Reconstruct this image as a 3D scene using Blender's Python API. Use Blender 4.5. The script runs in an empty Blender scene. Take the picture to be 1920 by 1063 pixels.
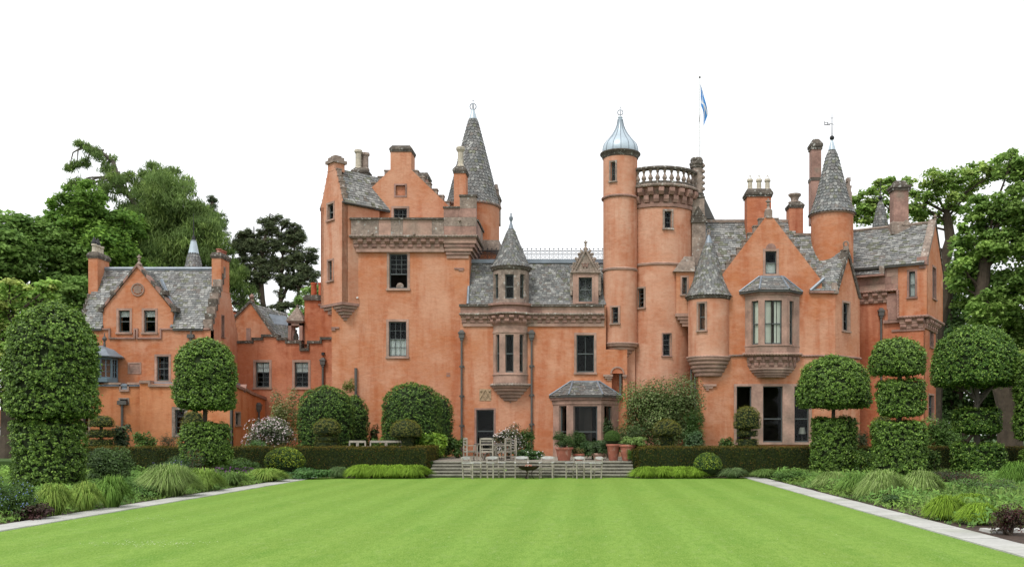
import bpy, math, random
import numpy as np
from math import sin, cos, pi, radians, sqrt, atan2, hypot
from mathutils import Vector, Matrix
from mathutils.geometry import tessellate_polygon

random.seed(7)
RNG = np.random.default_rng(7)
SC = bpy.context.scene
COL = SC.collection

# ------------------------------------------------------------------ camera, sky, sun, exposure
F, PX, HY, EYE = 1750.0, 1097.0, 810.0, 1.93      # lens in photo pixels, vanishing point, eye height
cam_d = bpy.data.cameras.new('camera'); cam = bpy.data.objects.new('camera', cam_d); COL.objects.link(cam)
cam_d.sensor_width = 36.0; cam_d.lens = F / 1920 * 36.0
cam_d.shift_x = (960 - PX) / 1920; cam_d.shift_y = (HY - 531.5) / 1920
cam_d.clip_start = 0.1; cam_d.clip_end = 2000
cam.location = (0, 0, EYE); cam.rotation_euler = (pi / 2, 0, 0)
SC.camera = cam
SUN_EL, SUN_AZ = radians(58), radians(205)         # high behind the camera, a little to the left, through cloud
wd = bpy.data.worlds.new('World'); SC.world = wd; wd.use_nodes = True
nt = wd.node_tree; nt.nodes.clear()
sky = nt.nodes.new('ShaderNodeTexSky'); sky.sky_type = 'NISHITA'; sky.sun_disc = False
sky.sun_elevation = SUN_EL; sky.sun_rotation = SUN_AZ
mx = nt.nodes.new('ShaderNodeMix'); mx.data_type = 'RGBA'; mx.inputs[0].default_value = 0.93
mx.inputs[7].default_value = (9.9, 10.0, 10.1, 1)  # bright overcast cloud layer
nt.links.new(sky.outputs[0], mx.inputs[6])
bg = nt.nodes.new('ShaderNodeBackground'); bg.inputs[1].default_value = 0.1
nt.links.new(mx.outputs[2], bg.inputs[0])
ow = nt.nodes.new('ShaderNodeOutputWorld'); nt.links.new(bg.outputs[0], ow.inputs[0])
sd = bpy.data.lights.new('sun', 'SUN'); sd.energy = 1.5; sd.angle = radians(14); sd.color = (1, .96, .9)
so = bpy.data.objects.new('sun', sd); COL.objects.link(so)
so.rotation_euler = (Vector((-.45, -.75, 1.25)).to_track_quat('Z', 'Y')).to_euler()
SC.view_settings.view_transform = 'Standard'; SC.view_settings.look = 'None'
SC.view_settings.gamma = 1; SC.view_settings.use_curve_mapping = False
SC.view_settings.exposure = 0.42
SC.render.engine = 'CYCLES'
SC.cycles.max_bounces = 5; SC.cycles.transparent_max_bounces = 8
try: SC.cycles.use_denoising = True
except Exception: pass

def X(px, D): return (px - PX) * D / F
def Z(py, D): return EYE + (HY - py) * D / F
ZT = 0.65                                          # level of the terrace the castle stands on

# ------------------------------------------------------------------ materials
def mat(name, col, rough=.85, var=.25, scale=2.0, bump=.3, bscale=30, stretch=(1, 1, 1), attr=False, metal=0.0,
        col2=None, c2lo=.55, c2hi=.7, c2scale=1.0, c2stretch=(1, 1, 1), transl=0.0, spec=.3, bdist=.02, fine=0.0):
    m = bpy.data.materials.new(name); m.use_nodes = True; t = m.node_tree; n = t.nodes; L = t.links; n.clear()
    out = n.new('ShaderNodeOutputMaterial'); p = n.new('ShaderNodeBsdfPrincipled')
    p.inputs['Roughness'].default_value = rough; p.inputs['Metallic'].default_value = metal
    p.inputs['Specular IOR Level'].default_value = spec
    geo = n.new('ShaderNodeNewGeometry')
    def mapped(st):
        mp = n.new('ShaderNodeMapping'); mp.inputs['Scale'].default_value = st
        L.new(geo.outputs['Position'], mp.inputs[0]); return mp.outputs[0]
    def noise(sc, st=(1, 1, 1), det=4):
        z = n.new('ShaderNodeTexNoise'); z.inputs['Scale'].default_value = sc; z.inputs['Detail'].default_value = det
        L.new(mapped(st), z.inputs[0]); return z.outputs[0]
    if attr:
        a = n.new('ShaderNodeAttribute'); a.attribute_name = 'Col'; c = a.outputs[0]
    else:
        r = n.new('ShaderNodeRGB'); r.outputs[0].default_value = (*col, 1); c = r.outputs[0]
    if col2:
        mr = n.new('ShaderNodeMapRange'); mr.inputs[1].default_value = c2lo; mr.inputs[2].default_value = c2hi
        L.new(noise(c2scale, c2stretch, 6), mr.inputs[0])
        x = n.new('ShaderNodeMix'); x.data_type = 'RGBA'; L.new(mr.outputs[0], x.inputs[0]); L.new(c, x.inputs[6])
        x.inputs[7].default_value = (*col2, 1); c = x.outputs[2]
    def vary(c, sc, v, st=(1, 1, 1)):
        mr = n.new('ShaderNodeMapRange'); mr.inputs[1].default_value = .3; mr.inputs[2].default_value = .7
        mr.inputs[3].default_value = 1 - v; mr.inputs[4].default_value = 1 + v
        L.new(noise(sc, st), mr.inputs[0])
        x = n.new('ShaderNodeMix'); x.data_type = 'RGBA'; x.blend_type = 'MULTIPLY'; x.inputs[0].default_value = 1
        L.new(c, x.inputs[6]); L.new(mr.outputs[0], x.inputs[7]); return x.outputs[2]
    if var: c = vary(c, scale, var)
    if fine: c = vary(c, bscale * .6, fine, stretch)
    L.new(c, p.inputs['Base Color'])
    if bump:
        b = n.new('ShaderNodeBump'); b.inputs['Strength'].default_value = bump; b.inputs['Distance'].default_value = bdist
        L.new(noise(bscale, stretch, 3), b.inputs['Height']); L.new(b.outputs[0], p.inputs['Normal'])
    if transl:
        tr = n.new('ShaderNodeBsdfTranslucent'); L.new(c, tr.inputs[0])
        ms = n.new('ShaderNodeMixShader'); ms.inputs[0].default_value = transl
        L.new(p.outputs[0], ms.inputs[1]); L.new(tr.outputs[0], ms.inputs[2]); L.new(ms.outputs[0], out.inputs[0])
    else: L.new(p.outputs[0], out.inputs[0])
    return m

def harl_mat(name, base, pale, dark):
    """lime harling: trowel strokes, damp blotches, rain streaks with a shape of their own"""
    m = mat(name, base, .92, 0, 1, .45, 3.4, (1.0, 1.0, 1.7), spec=.15, bdist=.05)
    for k in m.node_tree.nodes:
        if k.type == 'MAPPING': k.inputs['Rotation'].default_value = (.5, .45, .2)
    t = m.node_tree; n = t.nodes; L = t.links
    p = [k for k in n if k.type == 'BSDF_PRINCIPLED'][0]
    geo = [k for k in n if k.type == 'NEW_GEOMETRY'][0]
    def noise(sc, st, det=5):
        mp = n.new('ShaderNodeMapping'); mp.inputs['Scale'].default_value = st; L.new(geo.outputs['Position'], mp.inputs[0])
        z = n.new('ShaderNodeTexNoise'); z.inputs['Scale'].default_value = sc; z.inputs['Detail'].default_value = det
        z.inputs['Roughness'].default_value = .6
        L.new(mp.outputs[0], z.inputs[0]); return z.outputs[0]
    def mixc(fac, lo, hi, c, col, amt):
        mr = n.new('ShaderNodeMapRange'); mr.inputs[1].default_value = lo; mr.inputs[2].default_value = hi
        mr.inputs[4].default_value = amt; L.new(fac, mr.inputs[0])
        x = n.new('ShaderNodeMix'); x.data_type = 'RGBA'; L.new(mr.outputs[0], x.inputs[0]); L.new(c, x.inputs[6])
        x.inputs[7].default_value = (*col, 1); return x.outputs[2]
    r = n.new('ShaderNodeRGB'); r.outputs[0].default_value = (*base, 1); c = r.outputs[0]
    c = mixc(noise(.32, (1, 1, 1)), .42, .62, c, pale, .95)
    c = mixc(noise(.5, (1, 1, .55)), .5, .75, c, dark, .6)
    c = mixc(noise(1.3, (1.6, 1.6, .2)), .47, .68, c, dark, .78)
    c = mixc(noise(.7, (1, 1, .8)), .55, .72, c, tuple(v * .72 for v in dark), .35)
    c = mixc(noise(2.2, (1, 1, 1.8)), .42, .72, c, pale, .45)
    c = mixc(noise(6, (1, 1, 2.0)), .48, .74, c, dark, .38)
    c = mixc(noise(.9, (.8, .8, 1)), .55, .68, c, tuple(min(.8, v * 1.08) for v in pale), .6)
    L.new(c, p.inputs['Base Color'])
    return m

HARL = harl_mat('orange_harling', (.485, .192, .092), (.56, .30, .195), (.40, .118, .048))
HARLP = harl_mat('pink_orange_harling', (.52, .245, .150), (.58, .345, .245), (.43, .155, .078))
HARLD = harl_mat('deep_orange_harling', (.45, .155, .075), (.52, .225, .135), (.30, .072, .034))
STONE = mat('red_sandstone', (.37, .235, .185), .9, .28, 1.3, .35, 14, fine=.12, col2=(.29, .215, .17), c2scale=.8, c2lo=.45)
STONEB = mat('red_brown_sandstone', (.31, .185, .15), .9, .3, 1.5, .35, 14, fine=.15, col2=(.22, .165, .13), c2scale=1.2)
STONEG = mat('lichened_sandstone', (.26, .205, .17), .95, .3, 2.5, .5, 16, fine=.25, col2=(.36, .35, .32), c2scale=5, c2lo=.6, c2hi=.68)
STONED = mat('weathered_dark_coping', (.10, .085, .07), .95, .35, 3, .6, 16, fine=.3, col2=(.36, .36, .33), c2scale=7, c2lo=.58, c2hi=.66)
SLATE = mat('slate', (.2, .2, .2), .65, .22, 2.2, .35, 25, attr=True, fine=.22, spec=.4, col2=(.40, .40, .37), c2scale=6.5, c2lo=.58, c2hi=.69)
SLATEU = mat('slate_underside', (.07, .07, .065), .9, .2)
LEAD = mat('lead_sheet', (.20, .235, .275), .45, .18, 2.0, .1, 10, spec=.5, metal=.15, fine=.08)
LEADP = mat('pale_zinc_sheet', (.42, .50, .56), .4, .12, 2.0, .05, 10, spec=.5, metal=.2)
FRAME = mat('grey_green_paint', (.085, .098, .095), .5, .08, 2, 0, spec=.4)
FRAMEB = mat('blue_grey_paint', (.13, .19, .23), .5, .08, 2, 0, spec=.4)
IRON = mat('cast_iron_grey_paint', (.10, .095, .088), .6, .15, 3, .1, 20)
BLACK = mat('black_iron', (.025, .025, .027), .6, .1, 3, 0)
TERRA = mat('terracotta', (.34, .125, .085), .85, .2, 4, .2, 30, col2=(.42, .27, .22), c2scale=5, c2lo=.55)
REDPOT = mat('red_clay_pot', (.42, .10, .045), .8, .2, 4, .1, 30)
CREAM = mat('cream_clay_pot', (.48, .43, .34), .8, .2, 4, .1, 30, col2=(.35, .33, .28), c2scale=6)
WOOD = mat('silvered_teak', (.33, .30, .25), .85, .2, 6, .25, 40, (1, 1, .2), fine=.12)
WOODL = mat('pale_grey_teak', (.50, .50, .49), .8, .15, 6, .2, 40)  # paler tone for chair top rails and armrests
LEAFT = mat('tree_leaf', (.1, .2, .05), .7, .12, .25, 0, attr=True, transl=.42, spec=.12)
WOODD = mat('dark_weathered_wood', (.14, .125, .11), .85, .2, 6, .25, 40)
CURT = mat('cream_blind_cloth', (.80, .79, .70), .9, .05, 3, 0)
LACE = mat('white_net_cloth', (.82, .83, .82), .9, .06, 3, 0, transl=.08)
BARK = mat('bark', (.075, .058, .043), .95, .3, 3, .8, 10, (1, 1, .3))
BARKG = mat('grey_bark', (.13, .115, .095), .95, .3, 3, .8, 10, (1, 1, .3))
SHADECORE = mat('shade_core', (.022, .034, .012), .95, .3, 3, .8, 8)  # solid dark core, its colour standing for the shade inside the foliage
LEAF = mat('leaf', (.1, .2, .05), .5, .15, .9, 0, attr=True, transl=.30, spec=.35)
LEAFM = mat('matt_leaf', (.1, .2, .05), .75, .15, .9, 0, attr=True, transl=.22, spec=.12)
SOIL = mat('bed_soil', (.062, .042, .032), .97, .3, 3, .9, 14, fine=.4)
PAVE = mat('pale_paving_stone', (.43, .43, .405), .8, .12, 1.2, .2, 20, fine=.08, col2=(.33, .34, .29), c2scale=.7, c2lo=.5)
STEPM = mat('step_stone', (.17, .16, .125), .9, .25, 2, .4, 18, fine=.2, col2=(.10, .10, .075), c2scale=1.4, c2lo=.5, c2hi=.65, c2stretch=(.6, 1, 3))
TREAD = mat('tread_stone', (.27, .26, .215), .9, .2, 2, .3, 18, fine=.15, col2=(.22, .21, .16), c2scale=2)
FARG = mat('rough_grass', (.05, .10, .02), .95, .3, .4, .5, 8)
CLOTH = mat('flag_cloth', (.1, .2, .6), .8, 0, 1, 0, attr=True, transl=.35)
GRAVEL = mat('gravel', (.27, .24, .20), .95, .15, 1, .9, 40, fine=.4)
FUME = mat('glow_shade', (.7, .3, .08), .7, 0, 1, 0)
ROOM = mat('room_shade_colour', (.045, .038, .032), .95, .2, 1, 0, spec=.1)  # near-black, so the rooms' dimness sits in the colour
VC = mat('coloured_small_part', (.5, .5, .5), .8, 0, 1, 0, attr=True)

def glass_mat():
    m = bpy.data.materials.new('window_glass'); m.use_nodes = True; n = m.node_tree.nodes; L = m.node_tree.links; n.clear()
    o = n.new('ShaderNodeOutputMaterial'); g = n.new('ShaderNodeBsdfGlossy'); g.inputs['Roughness'].default_value = .03
    g.inputs[0].default_value = (.9, .95, 1, 1)
    t = n.new('ShaderNodeBsdfTransparent'); t.inputs[0].default_value = (.93, .95, .94, 1)
    fr = n.new('ShaderNodeFresnel'); fr.inputs[0].default_value = 1.17
    x = n.new('ShaderNodeMixShader'); L.new(fr.outputs[0], x.inputs[0]); L.new(t.outputs[0], x.inputs[1]); L.new(g.outputs[0], x.inputs[2])
    L.new(x.outputs[0], o.inputs[0]); return m
GLASS = glass_mat()

def lawn_mat():
    m = mat('mown_lawn', (.1, .2, .03), .9, 0, 1, .8, 22, (1, 1, 1), spec=.1, bdist=.03)
    t = m.node_tree; n = t.nodes; L = t.links
    p = [k for k in n if k.type == 'BSDF_PRINCIPLED'][0]; geo = [k for k in n if k.type == 'NEW_GEOMETRY'][0]
    def noise(sc, st=(1, 1, 1), det=5):
        mp = n.new('ShaderNodeMapping'); mp.inputs['Scale'].default_value = st; L.new(geo.outputs['Position'], mp.inputs[0])
        z = n.new('ShaderNodeTexNoise'); z.inputs['Scale'].default_value = sc; z.inputs['Detail'].default_value = det
        L.new(mp.outputs[0], z.inputs[0]); return z.outputs[0]
    def rng(f, a, b, lo=0, hi=1):
        r = n.new('ShaderNodeMapRange'); r.inputs[1].default_value = a; r.inputs[2].default_value = b
        r.inputs[3].default_value = lo; r.inputs[4].default_value = hi; L.new(f, r.inputs[0]); return r.outputs[0]
    def mixc(f, c, col):
        x = n.new('ShaderNodeMix'); x.data_type = 'RGBA'; L.new(f, x.inputs[0]); L.new(c, x.inputs[6]); x.inputs[7].default_value = (*col, 1); return x.outputs[2]
    r = n.new('ShaderNodeRGB'); r.outputs[0].default_value = (.158, .272, .042, 1); c = r.outputs[0]
    # mowing stripes: the blades lie two ways along the lawn
    w = n.new('ShaderNodeTexWave'); w.wave_type = 'BANDS'; w.bands_direction = 'X'; w.inputs['Scale'].default_value = .235
    w.inputs['Distortion'].default_value = .35; w.inputs['Detail'].default_value = 1; w.inputs['Detail Scale'].default_value = .3
    L.new(geo.outputs['Position'], w.inputs[0])
    c = mixc(rng(w.outputs['Fac'], .25, .75, 0, .65), c, (.21, .34, .062))
    c = mixc(rng(noise(.35, (1, .6, 1)), .42, .7, 0, .5), c, (.20, .29, .05))
    c = mixc(rng(noise(1.3, (1, .35, 1)), .55, .72, 0, .5), c, (.085, .215, .022))
    c = mixc(rng(noise(9, (1, .35, 1)), .42, .66, 0, .55), c, (.10, .21, .022))
    c = mixc(rng(noise(5, (1, .35, 1)), .56, .7, 0, .45), c, (.24, .33, .10))
    c = mixc(rng(noise(38, (1, .45, 1), 2), .48, .66, 0, .65), c, (.26, .38, .09))
    c = mixc(rng(noise(45, (1, .4, 1.3), 2), .5, .66, 0, .6), c, (.085, .19, .02))
    L.new(c, p.inputs['Base Color']); return m
LAWN = lawn_mat()

# ------------------------------------------------------------------ objects
WLOC = {}
def wl(p):
    return WLOC.get(p.name, Vector((0, 0, 0))) if p else Vector((0, 0, 0))
def link(o, parent, loc=Vector((0, 0, 0)), rz=0):
    COL.objects.link(o)
    if parent: o.parent = parent
    o.location = Vector(loc) - wl(parent) if parent else Vector(loc)
    o.rotation_euler = (0, 0, rz); WLOC[o.name] = Vector(loc); return o
def tag(o, label=None, cat=None, group=None, kind=None):
    if label: o['label'] = label
    if cat: o['category'] = cat
    if group: o['group'] = group
    if kind: o['kind'] = kind
    return o
def thing(name, label, cat, loc=(0, 0, 0), group=None, rz=0):
    o = bpy.data.objects.new(name, None); o.empty_display_size = .3
    link(o, None, loc, rz); return tag(o, label, cat, group)

class Mb:
    def __init__(s): s.v = []; s.f = []; s.c = []; s.col = (.2, .2, .2)
    def add(s, vs, fs):
        b = len(s.v); s.v += [tuple(p) for p in vs]; s.f += [tuple(i + b for i in q) for q in fs]; s.c += [s.col] * len(vs); return s
    def box(s, x0, x1, y0, y1, z0, z1):
        return s.add([(x0, y0, z0), (x1, y0, z0), (x1, y1, z0), (x0, y1, z0), (x0, y0, z1), (x1, y0, z1), (x1, y1, z1), (x0, y1, z1)],
                     [(0, 3, 2, 1), (4, 5, 6, 7), (0, 1, 5, 4), (1, 2, 6, 5), (2, 3, 7, 6), (3, 0, 4, 7)])
    def taper(s, x0, x1, y0, y1, z0, z1, i):        # box whose top is inset by i
        return s.add([(x0, y0, z0), (x1, y0, z0), (x1, y1, z0), (x0, y1, z0), (x0 + i, y0 + i, z1), (x1 - i, y0 + i, z1), (x1 - i, y1 - i, z1), (x0 + i, y1 - i, z1)],
                     [(0, 3, 2, 1), (4, 5, 6, 7), (0, 1, 5, 4), (1, 2, 6, 5), (2, 3, 7, 6), (3, 0, 4, 7)])
    def fbox(s, fr, a0, a1, d0, d1, z0, z1):        # box in a wall frame
        P = [fr(a0, d0, z0), fr(a1, d0, z0), fr(a1, d1, z0), fr(a0, d1, z0), fr(a0, d0, z1), fr(a1, d0, z1), fr(a1, d1, z1), fr(a0, d1, z1)]
        return s.add(P, [(0, 3, 2, 1), (4, 5, 6, 7), (0, 1, 5, 4), (1, 2, 6, 5), (2, 3, 7, 6), (3, 0, 4, 7)])
    def poly(s, pts): return s.add(pts, [tuple(range(len(pts)))])
    def prism(s, pts, vec):                          # polygon swept along vec
        n = len(pts); v = Vector(vec); q = [Vector(p) for p in pts]
        s.add([*q, *[p + v for p in q]], [tuple(range(n)), tuple(reversed(range(n, 2 * n)))] + [(i, i + n, (i + 1) % n + n, (i + 1) % n) for i in range(n)])
        return s
    def lathe(s, prof, cx, cy, seg=24, a0=-pi, a1=pi, cap=True):
        full = abs(a1 - a0 - 2 * pi) < 1e-4; n = seg if full else seg + 1; P = []
        for r, z in prof:
            for k in range(n):
                a = a0 + (a1 - a0) * k / seg; P.append((cx + r * sin(a), cy - r * cos(a), z))
        Fc = []
        for i in range(len(prof) - 1):
            for k in range(seg):
                k2 = (k + 1) % n if full else k + 1
                Fc.append((i * n + k, i * n + k2, (i + 1) * n + k2, (i + 1) * n + k))
        if cap and full:
            Fc.append(tuple(range(n))[::-1]); Fc.append(tuple(range((len(prof) - 1) * n, len(prof) * n)))
        return s.add(P, Fc)
    def tube(s, pts, rad, seg=6, caps=True):
        pts = [Vector(p) for p in pts]; n = len(pts); R = rad if isinstance(rad, (list, tuple)) else [rad] * n; P = []; up = None
        for i in range(n):
            t = (pts[min(i + 1, n - 1)] - pts[max(i - 1, 0)]).normalized()
            if up is None: up = Vector((0, 0, 1)) if abs(t.z) < .9 else Vector((1, 0, 0))
            a = t.cross(up).normalized(); b = t.cross(a).normalized(); up = -b if False else up
            if a.length < .1: a = Vector((1, 0, 0)); b = t.cross(a)
            for k in range(seg):
                w = 2 * pi * k / seg; P.append(pts[i] + (a * cos(w) + b * sin(w)) * R[i])
        Fc = [(i * seg + k, i * seg + (k + 1) % seg, (i + 1) * seg + (k + 1) % seg, (i + 1) * seg + k) for i in range(n - 1) for k in range(seg)]
        if caps: Fc += [tuple(range(seg))[::-1], tuple(range((n - 1) * seg, n * seg))]
        return s.add(P, Fc)
    def rope(s, pts, r=.055, pitch=.16, seg=8):     # twisted rope moulding
        pts = [Vector(p) for p in pts]; D = []; acc = 0
        for i in range(len(pts) - 1):
            a, b = pts[i], pts[i + 1]; L_ = (b - a).length; k = max(1, int(L_ / .05))
            for j in range(k + (1 if i == len(pts) - 2 else 0)): D.append((a.lerp(b, j / k), acc + L_ * j / k, (b - a).normalized()))
            acc += L_
        P = []
        for p, l, t in D:
            up = Vector((0, 0, 1)) if abs(t.z) < .9 else Vector((0, 1, 0))
            a = t.cross(up).normalized(); b = t.cross(a).normalized()
            for k in range(seg):
                w = 2 * pi * k / seg; rr = r * (1 + .22 * cos(2 * (w - 2 * pi * l / pitch / 2)))
                P.append(p + (a * cos(w) + b * sin(w)) * rr)
        n = len(D)
        return s.add(P, [(i * seg + k, i * seg + (k + 1) % seg, (i + 1) * seg + (k + 1) % seg, (i + 1) * seg + k) for i in range(n - 1) for k in range(seg)])
    def sphere(s, c, r, seg=12, rings=8, sz=1):
        return s.lathe([(max(1e-4, r * sin(pi * i / rings)), c[2] - r * sz * cos(pi * i / rings)) for i in range(rings + 1)], c[0], c[1], seg, cap=False)

def mesh_of(name, mb, m, off=Vector((0, 0, 0)), smooth=False):
    me = bpy.data.meshes.new(name); o = Vector(off)
    me.from_pydata([(p[0] - o[0], p[1] - o[1], p[2] - o[2]) for p in mb.v], [], mb.f)
    a = me.color_attributes.new('Col', 'FLOAT_COLOR', 'POINT')
    a.data.foreach_set('color', np.array([(*c, 1) for c in mb.c], dtype=np.float32).ravel())
    me.materials.append(m)
    if smooth:
        me.polygons.foreach_set('use_smooth', [True] * len(me.polygons))
        try: me.set_sharp_from_angle(angle=radians(32))
        except Exception: pass
    me.validate(); me.update(); return me
def obj(name, mb, m, parent=None, loc=None, rz=0, local=False, smooth=False, kind=None, label=None):
    """mb in world coordinates (loc None), or in the parent's own coordinates (local)"""
    if local:
        me = mb if isinstance(mb, bpy.types.Mesh) else mesh_of(name, mb, m, smooth=smooth)
        o = bpy.data.objects.new(name, me); COL.objects.link(o); o.parent = parent
        if loc is not None: o.location = loc
        o.rotation_euler = (0, 0, rz)
    elif loc is not None:                            # mesh has its own origin placed at world loc
        me = mb if isinstance(mb, bpy.types.Mesh) else mesh_of(name, mb, m, smooth=smooth)
        o = bpy.data.objects.new(name, me); link(o, parent, loc, rz)
    else:
        base = wl(parent)
        me = mesh_of(name, mb, m, base, smooth)
        o = bpy.data.objects.new(name, me); link(o, parent, base)
    if kind: o['kind'] = kind
    if label: o['label'] = label
    return o
def struct(name, mb, m, **k): return obj(name, mb, m, kind='structure', **k)
def single(name, mb, m, label, cat, loc, group=None, smooth=False, kind=None):
    """a top-level thing that is one mesh, its origin at its base"""
    me = mesh_of(name, mb, m, Vector(loc), smooth); o = bpy.data.objects.new(name, me); link(o, None, loc)
    return tag(o, label, cat, group, kind)

class Fr:
    """a wall's own frame: a along the wall (to the right seen from outside), d into the wall, z up"""
    def __init__(s, x, y, ang=0): s.x, s.y, s.ang = x, y, ang; s.u = (cos(ang), sin(ang)); s.n = (-sin(ang), cos(ang))
    def __call__(s, a, d, z): return Vector((s.x + a * s.u[0] + d * s.n[0], s.y + a * s.u[1] + d * s.n[1], z))
    def px(s, px):                                   # a of the point of this wall's plane seen at column px
        k = (px - PX) / F; return (k * s.y - s.x) / (s.u[0] - k * s.u[1])
    def D(s, a): return s.y + a * s.u[1]
    def z(s, px, py): a = s.px(px); return Z(py, s.D(a))

def slab(mb, fr, outer, holes=(), th=.45, d0=0):
    loops = [outer] + [[(h[0], h[2]), (h[1], h[2]), (h[1], h[3]), (h[0], h[3])] for h in holes]
    flat = [p for lp in loops for p in lp]
    tris = tessellate_polygon([[Vector((a, z, 0)) for a, z in lp] for lp in loops])
    n = len(flat); vs = [fr(a, d0, z) for a, z in flat] + [fr(a, d0 + th, z) for a, z in flat]; fs = []
    for t in tris:
        a, b, c = [flat[i] for i in t]
        ccw = (b[0] - a[0]) * (c[1] - a[1]) - (b[1] - a[1]) * (c[0] - a[0]) > 0
        t = tuple(t) if ccw else tuple(reversed(t))
        fs.append(t); fs.append(tuple(i + n for i in reversed(t)))
    k = 0
    for lp in loops:
        m = len(lp)
        for i in range(m): j = (i + 1) % m; fs.append((k + i, k + i + n, k + j + n, k + j))
        k += m
    mb.add(vs, fs)

def wavy(a0, a1, z0, z1, d, folds, amp=.02):
    m = Mb(); n = max(8, folds * 4); P = []
    for z in (z0, z1):
        for i in range(n + 1): P.append((a0 + (a1 - a0) * i / n, d + amp * sin(2 * pi * folds * i / n), z))
    m.add(P, [(i, i + 1, n + 2 + i, n + 1 + i) for i in range(n)]); return m

PANES = {}
def pane_mesh(w, h):
    k = (round(w, 3), round(h, 3))
    if k not in PANES: PANES[k] = mesh_of('pane', Mb().box(-w / 2, w / 2, -.003, .003, -h / 2, h / 2), GLASS)
    return PANES[k]
def window(parent, fr, a0, a1, z0, z1, cols=1, up=1, low=1, room=1.6, sw=.12, smat=None, curtain=None, sash=True, fm=None, sill=True, split=.5, name='window', openlow=False, lab=None):
    """a sash window: stone surround, painted frame with glazing bars, every pane, blind or net behind; returns the hole for the wall"""
    ac, w, h = (a0 + a1) / 2, a1 - a0, z1 - z0; base = fr(ac, 0, z0); fm = fm or FRAME
    mb = Mb(); W = w / 2; P = -.025
    if sw:
        mb.box(-W - sw, -W, P, .2, -.0, h); mb.box(W, W + sw, P, .2, 0, h); mb.box(-W - sw, W + sw, P - .003, .2, h, h + sw)
        mb.box(-W - sw - (.03 if sill else 0), W + sw + (.03 if sill else 0), P - (.06 if sill else .003), .22, -sw * .85, 0)
    else: mb.box(-W, W, .02, .2, -.03, .004)
    o = obj(name, mb, smat or STONE, parent, loc=base, rz=fr.ang)
    if lab: o['label'] = lab
    b = .05; f = Mb(); d = .12
    f.box(-W, -W + b, d, d + .07, 0, h); f.box(W - b, W, d, d + .07, 0, h); f.box(-W + b, W - b, d, d + .07, h - b, h); f.box(-W + b, W - b, d - .01, d + .07, 0, b * 1.5)
    zm = h * split
    rows = []
    if sash: f.box(-W + b, W - b, d - .012, d + .058, zm - .028, zm + .028); rows = [(b * 1.5, zm - .028, low), (zm + .028, h - b, up)]
    else: rows = [(b * 1.5, h - b, up)]
    for ri, (r0, r1, nr) in enumerate(rows):
        if openlow and ri == 0: continue
        dd = d + .035 + (.012 if ri == 0 and sash else 0); cw = (w - 2 * b) / cols; rh = (r1 - r0) / nr; g = .011
        for i in range(1, cols): f.box(-W + b + i * cw - g, -W + b + i * cw + g, dd - .02, dd + .02, r0, r1)
        for j in range(1, nr): f.box(-W + b, W - b, dd - .018, dd + .018, r0 + j * rh - g, r0 + j * rh + g)
        for i in range(cols):
            for j in range(nr):
                pm = pane_mesh(cw - .002, rh - .002); q = obj('pane', pm, None, o, local=True, loc=(-W + b + (i + .5) * cw, dd + .001, r0 + (j + .5) * rh))
                q.rotation_euler = (random.uniform(-.006, .006), 0, random.uniform(-.01, .01))
    obj('sash_frame' if sash else 'frame', f, fm, o, local=True)
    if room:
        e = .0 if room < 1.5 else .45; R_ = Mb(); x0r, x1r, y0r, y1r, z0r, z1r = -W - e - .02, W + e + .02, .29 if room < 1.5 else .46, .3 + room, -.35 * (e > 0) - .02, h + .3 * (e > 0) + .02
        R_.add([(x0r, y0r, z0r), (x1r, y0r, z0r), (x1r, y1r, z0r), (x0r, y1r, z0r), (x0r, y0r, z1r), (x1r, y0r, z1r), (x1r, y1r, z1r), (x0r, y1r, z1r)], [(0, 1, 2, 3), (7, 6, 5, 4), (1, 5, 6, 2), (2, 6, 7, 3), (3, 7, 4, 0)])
        obj('dark_room_box', R_, ROOM, o, local=True)  # added box, painted dark in place of the room's shade
    if curtain:
        kind, c0, c1 = curtain[:3]; m = LACE if kind == 'net' else CURT
        obj('curtain' if kind == 'net' else 'blind', wavy(-W + .03, W - .03, h * c0, h * c1, .225, 7 if kind == 'net' else 2, .025 if kind == 'net' else .006), m, o, local=True, smooth=True)
    return (a0 - .004, a1 + .004, z0 - .004, z1 + .004)

def wpx(fr, p0, p1, y0, y1):                         # window rectangle from photo columns and rows on that wall (y0 top)
    a0, a1 = fr.px(p0), fr.px(p1); D = fr.D((a0 + a1) / 2); return a0, a1, Z(y1, D), Z(y0, D)

def box_rest(mb, fr, a0, a1, dep, z0, z1, th=.4):    # the side, back and inner ceiling walls behind a front wall slab
    mb.fbox(fr, a0, a0 + th, .45, dep, z0, z1); mb.fbox(fr, a1 - th, a1, .45, dep, z0, z1); mb.fbox(fr, a0 + th, a1 - th, dep - th, dep, z0, z1)
    mb.fbox(fr, a0 + th, a1 - th, .45, dep - th, z1 - .2, z1)

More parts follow.
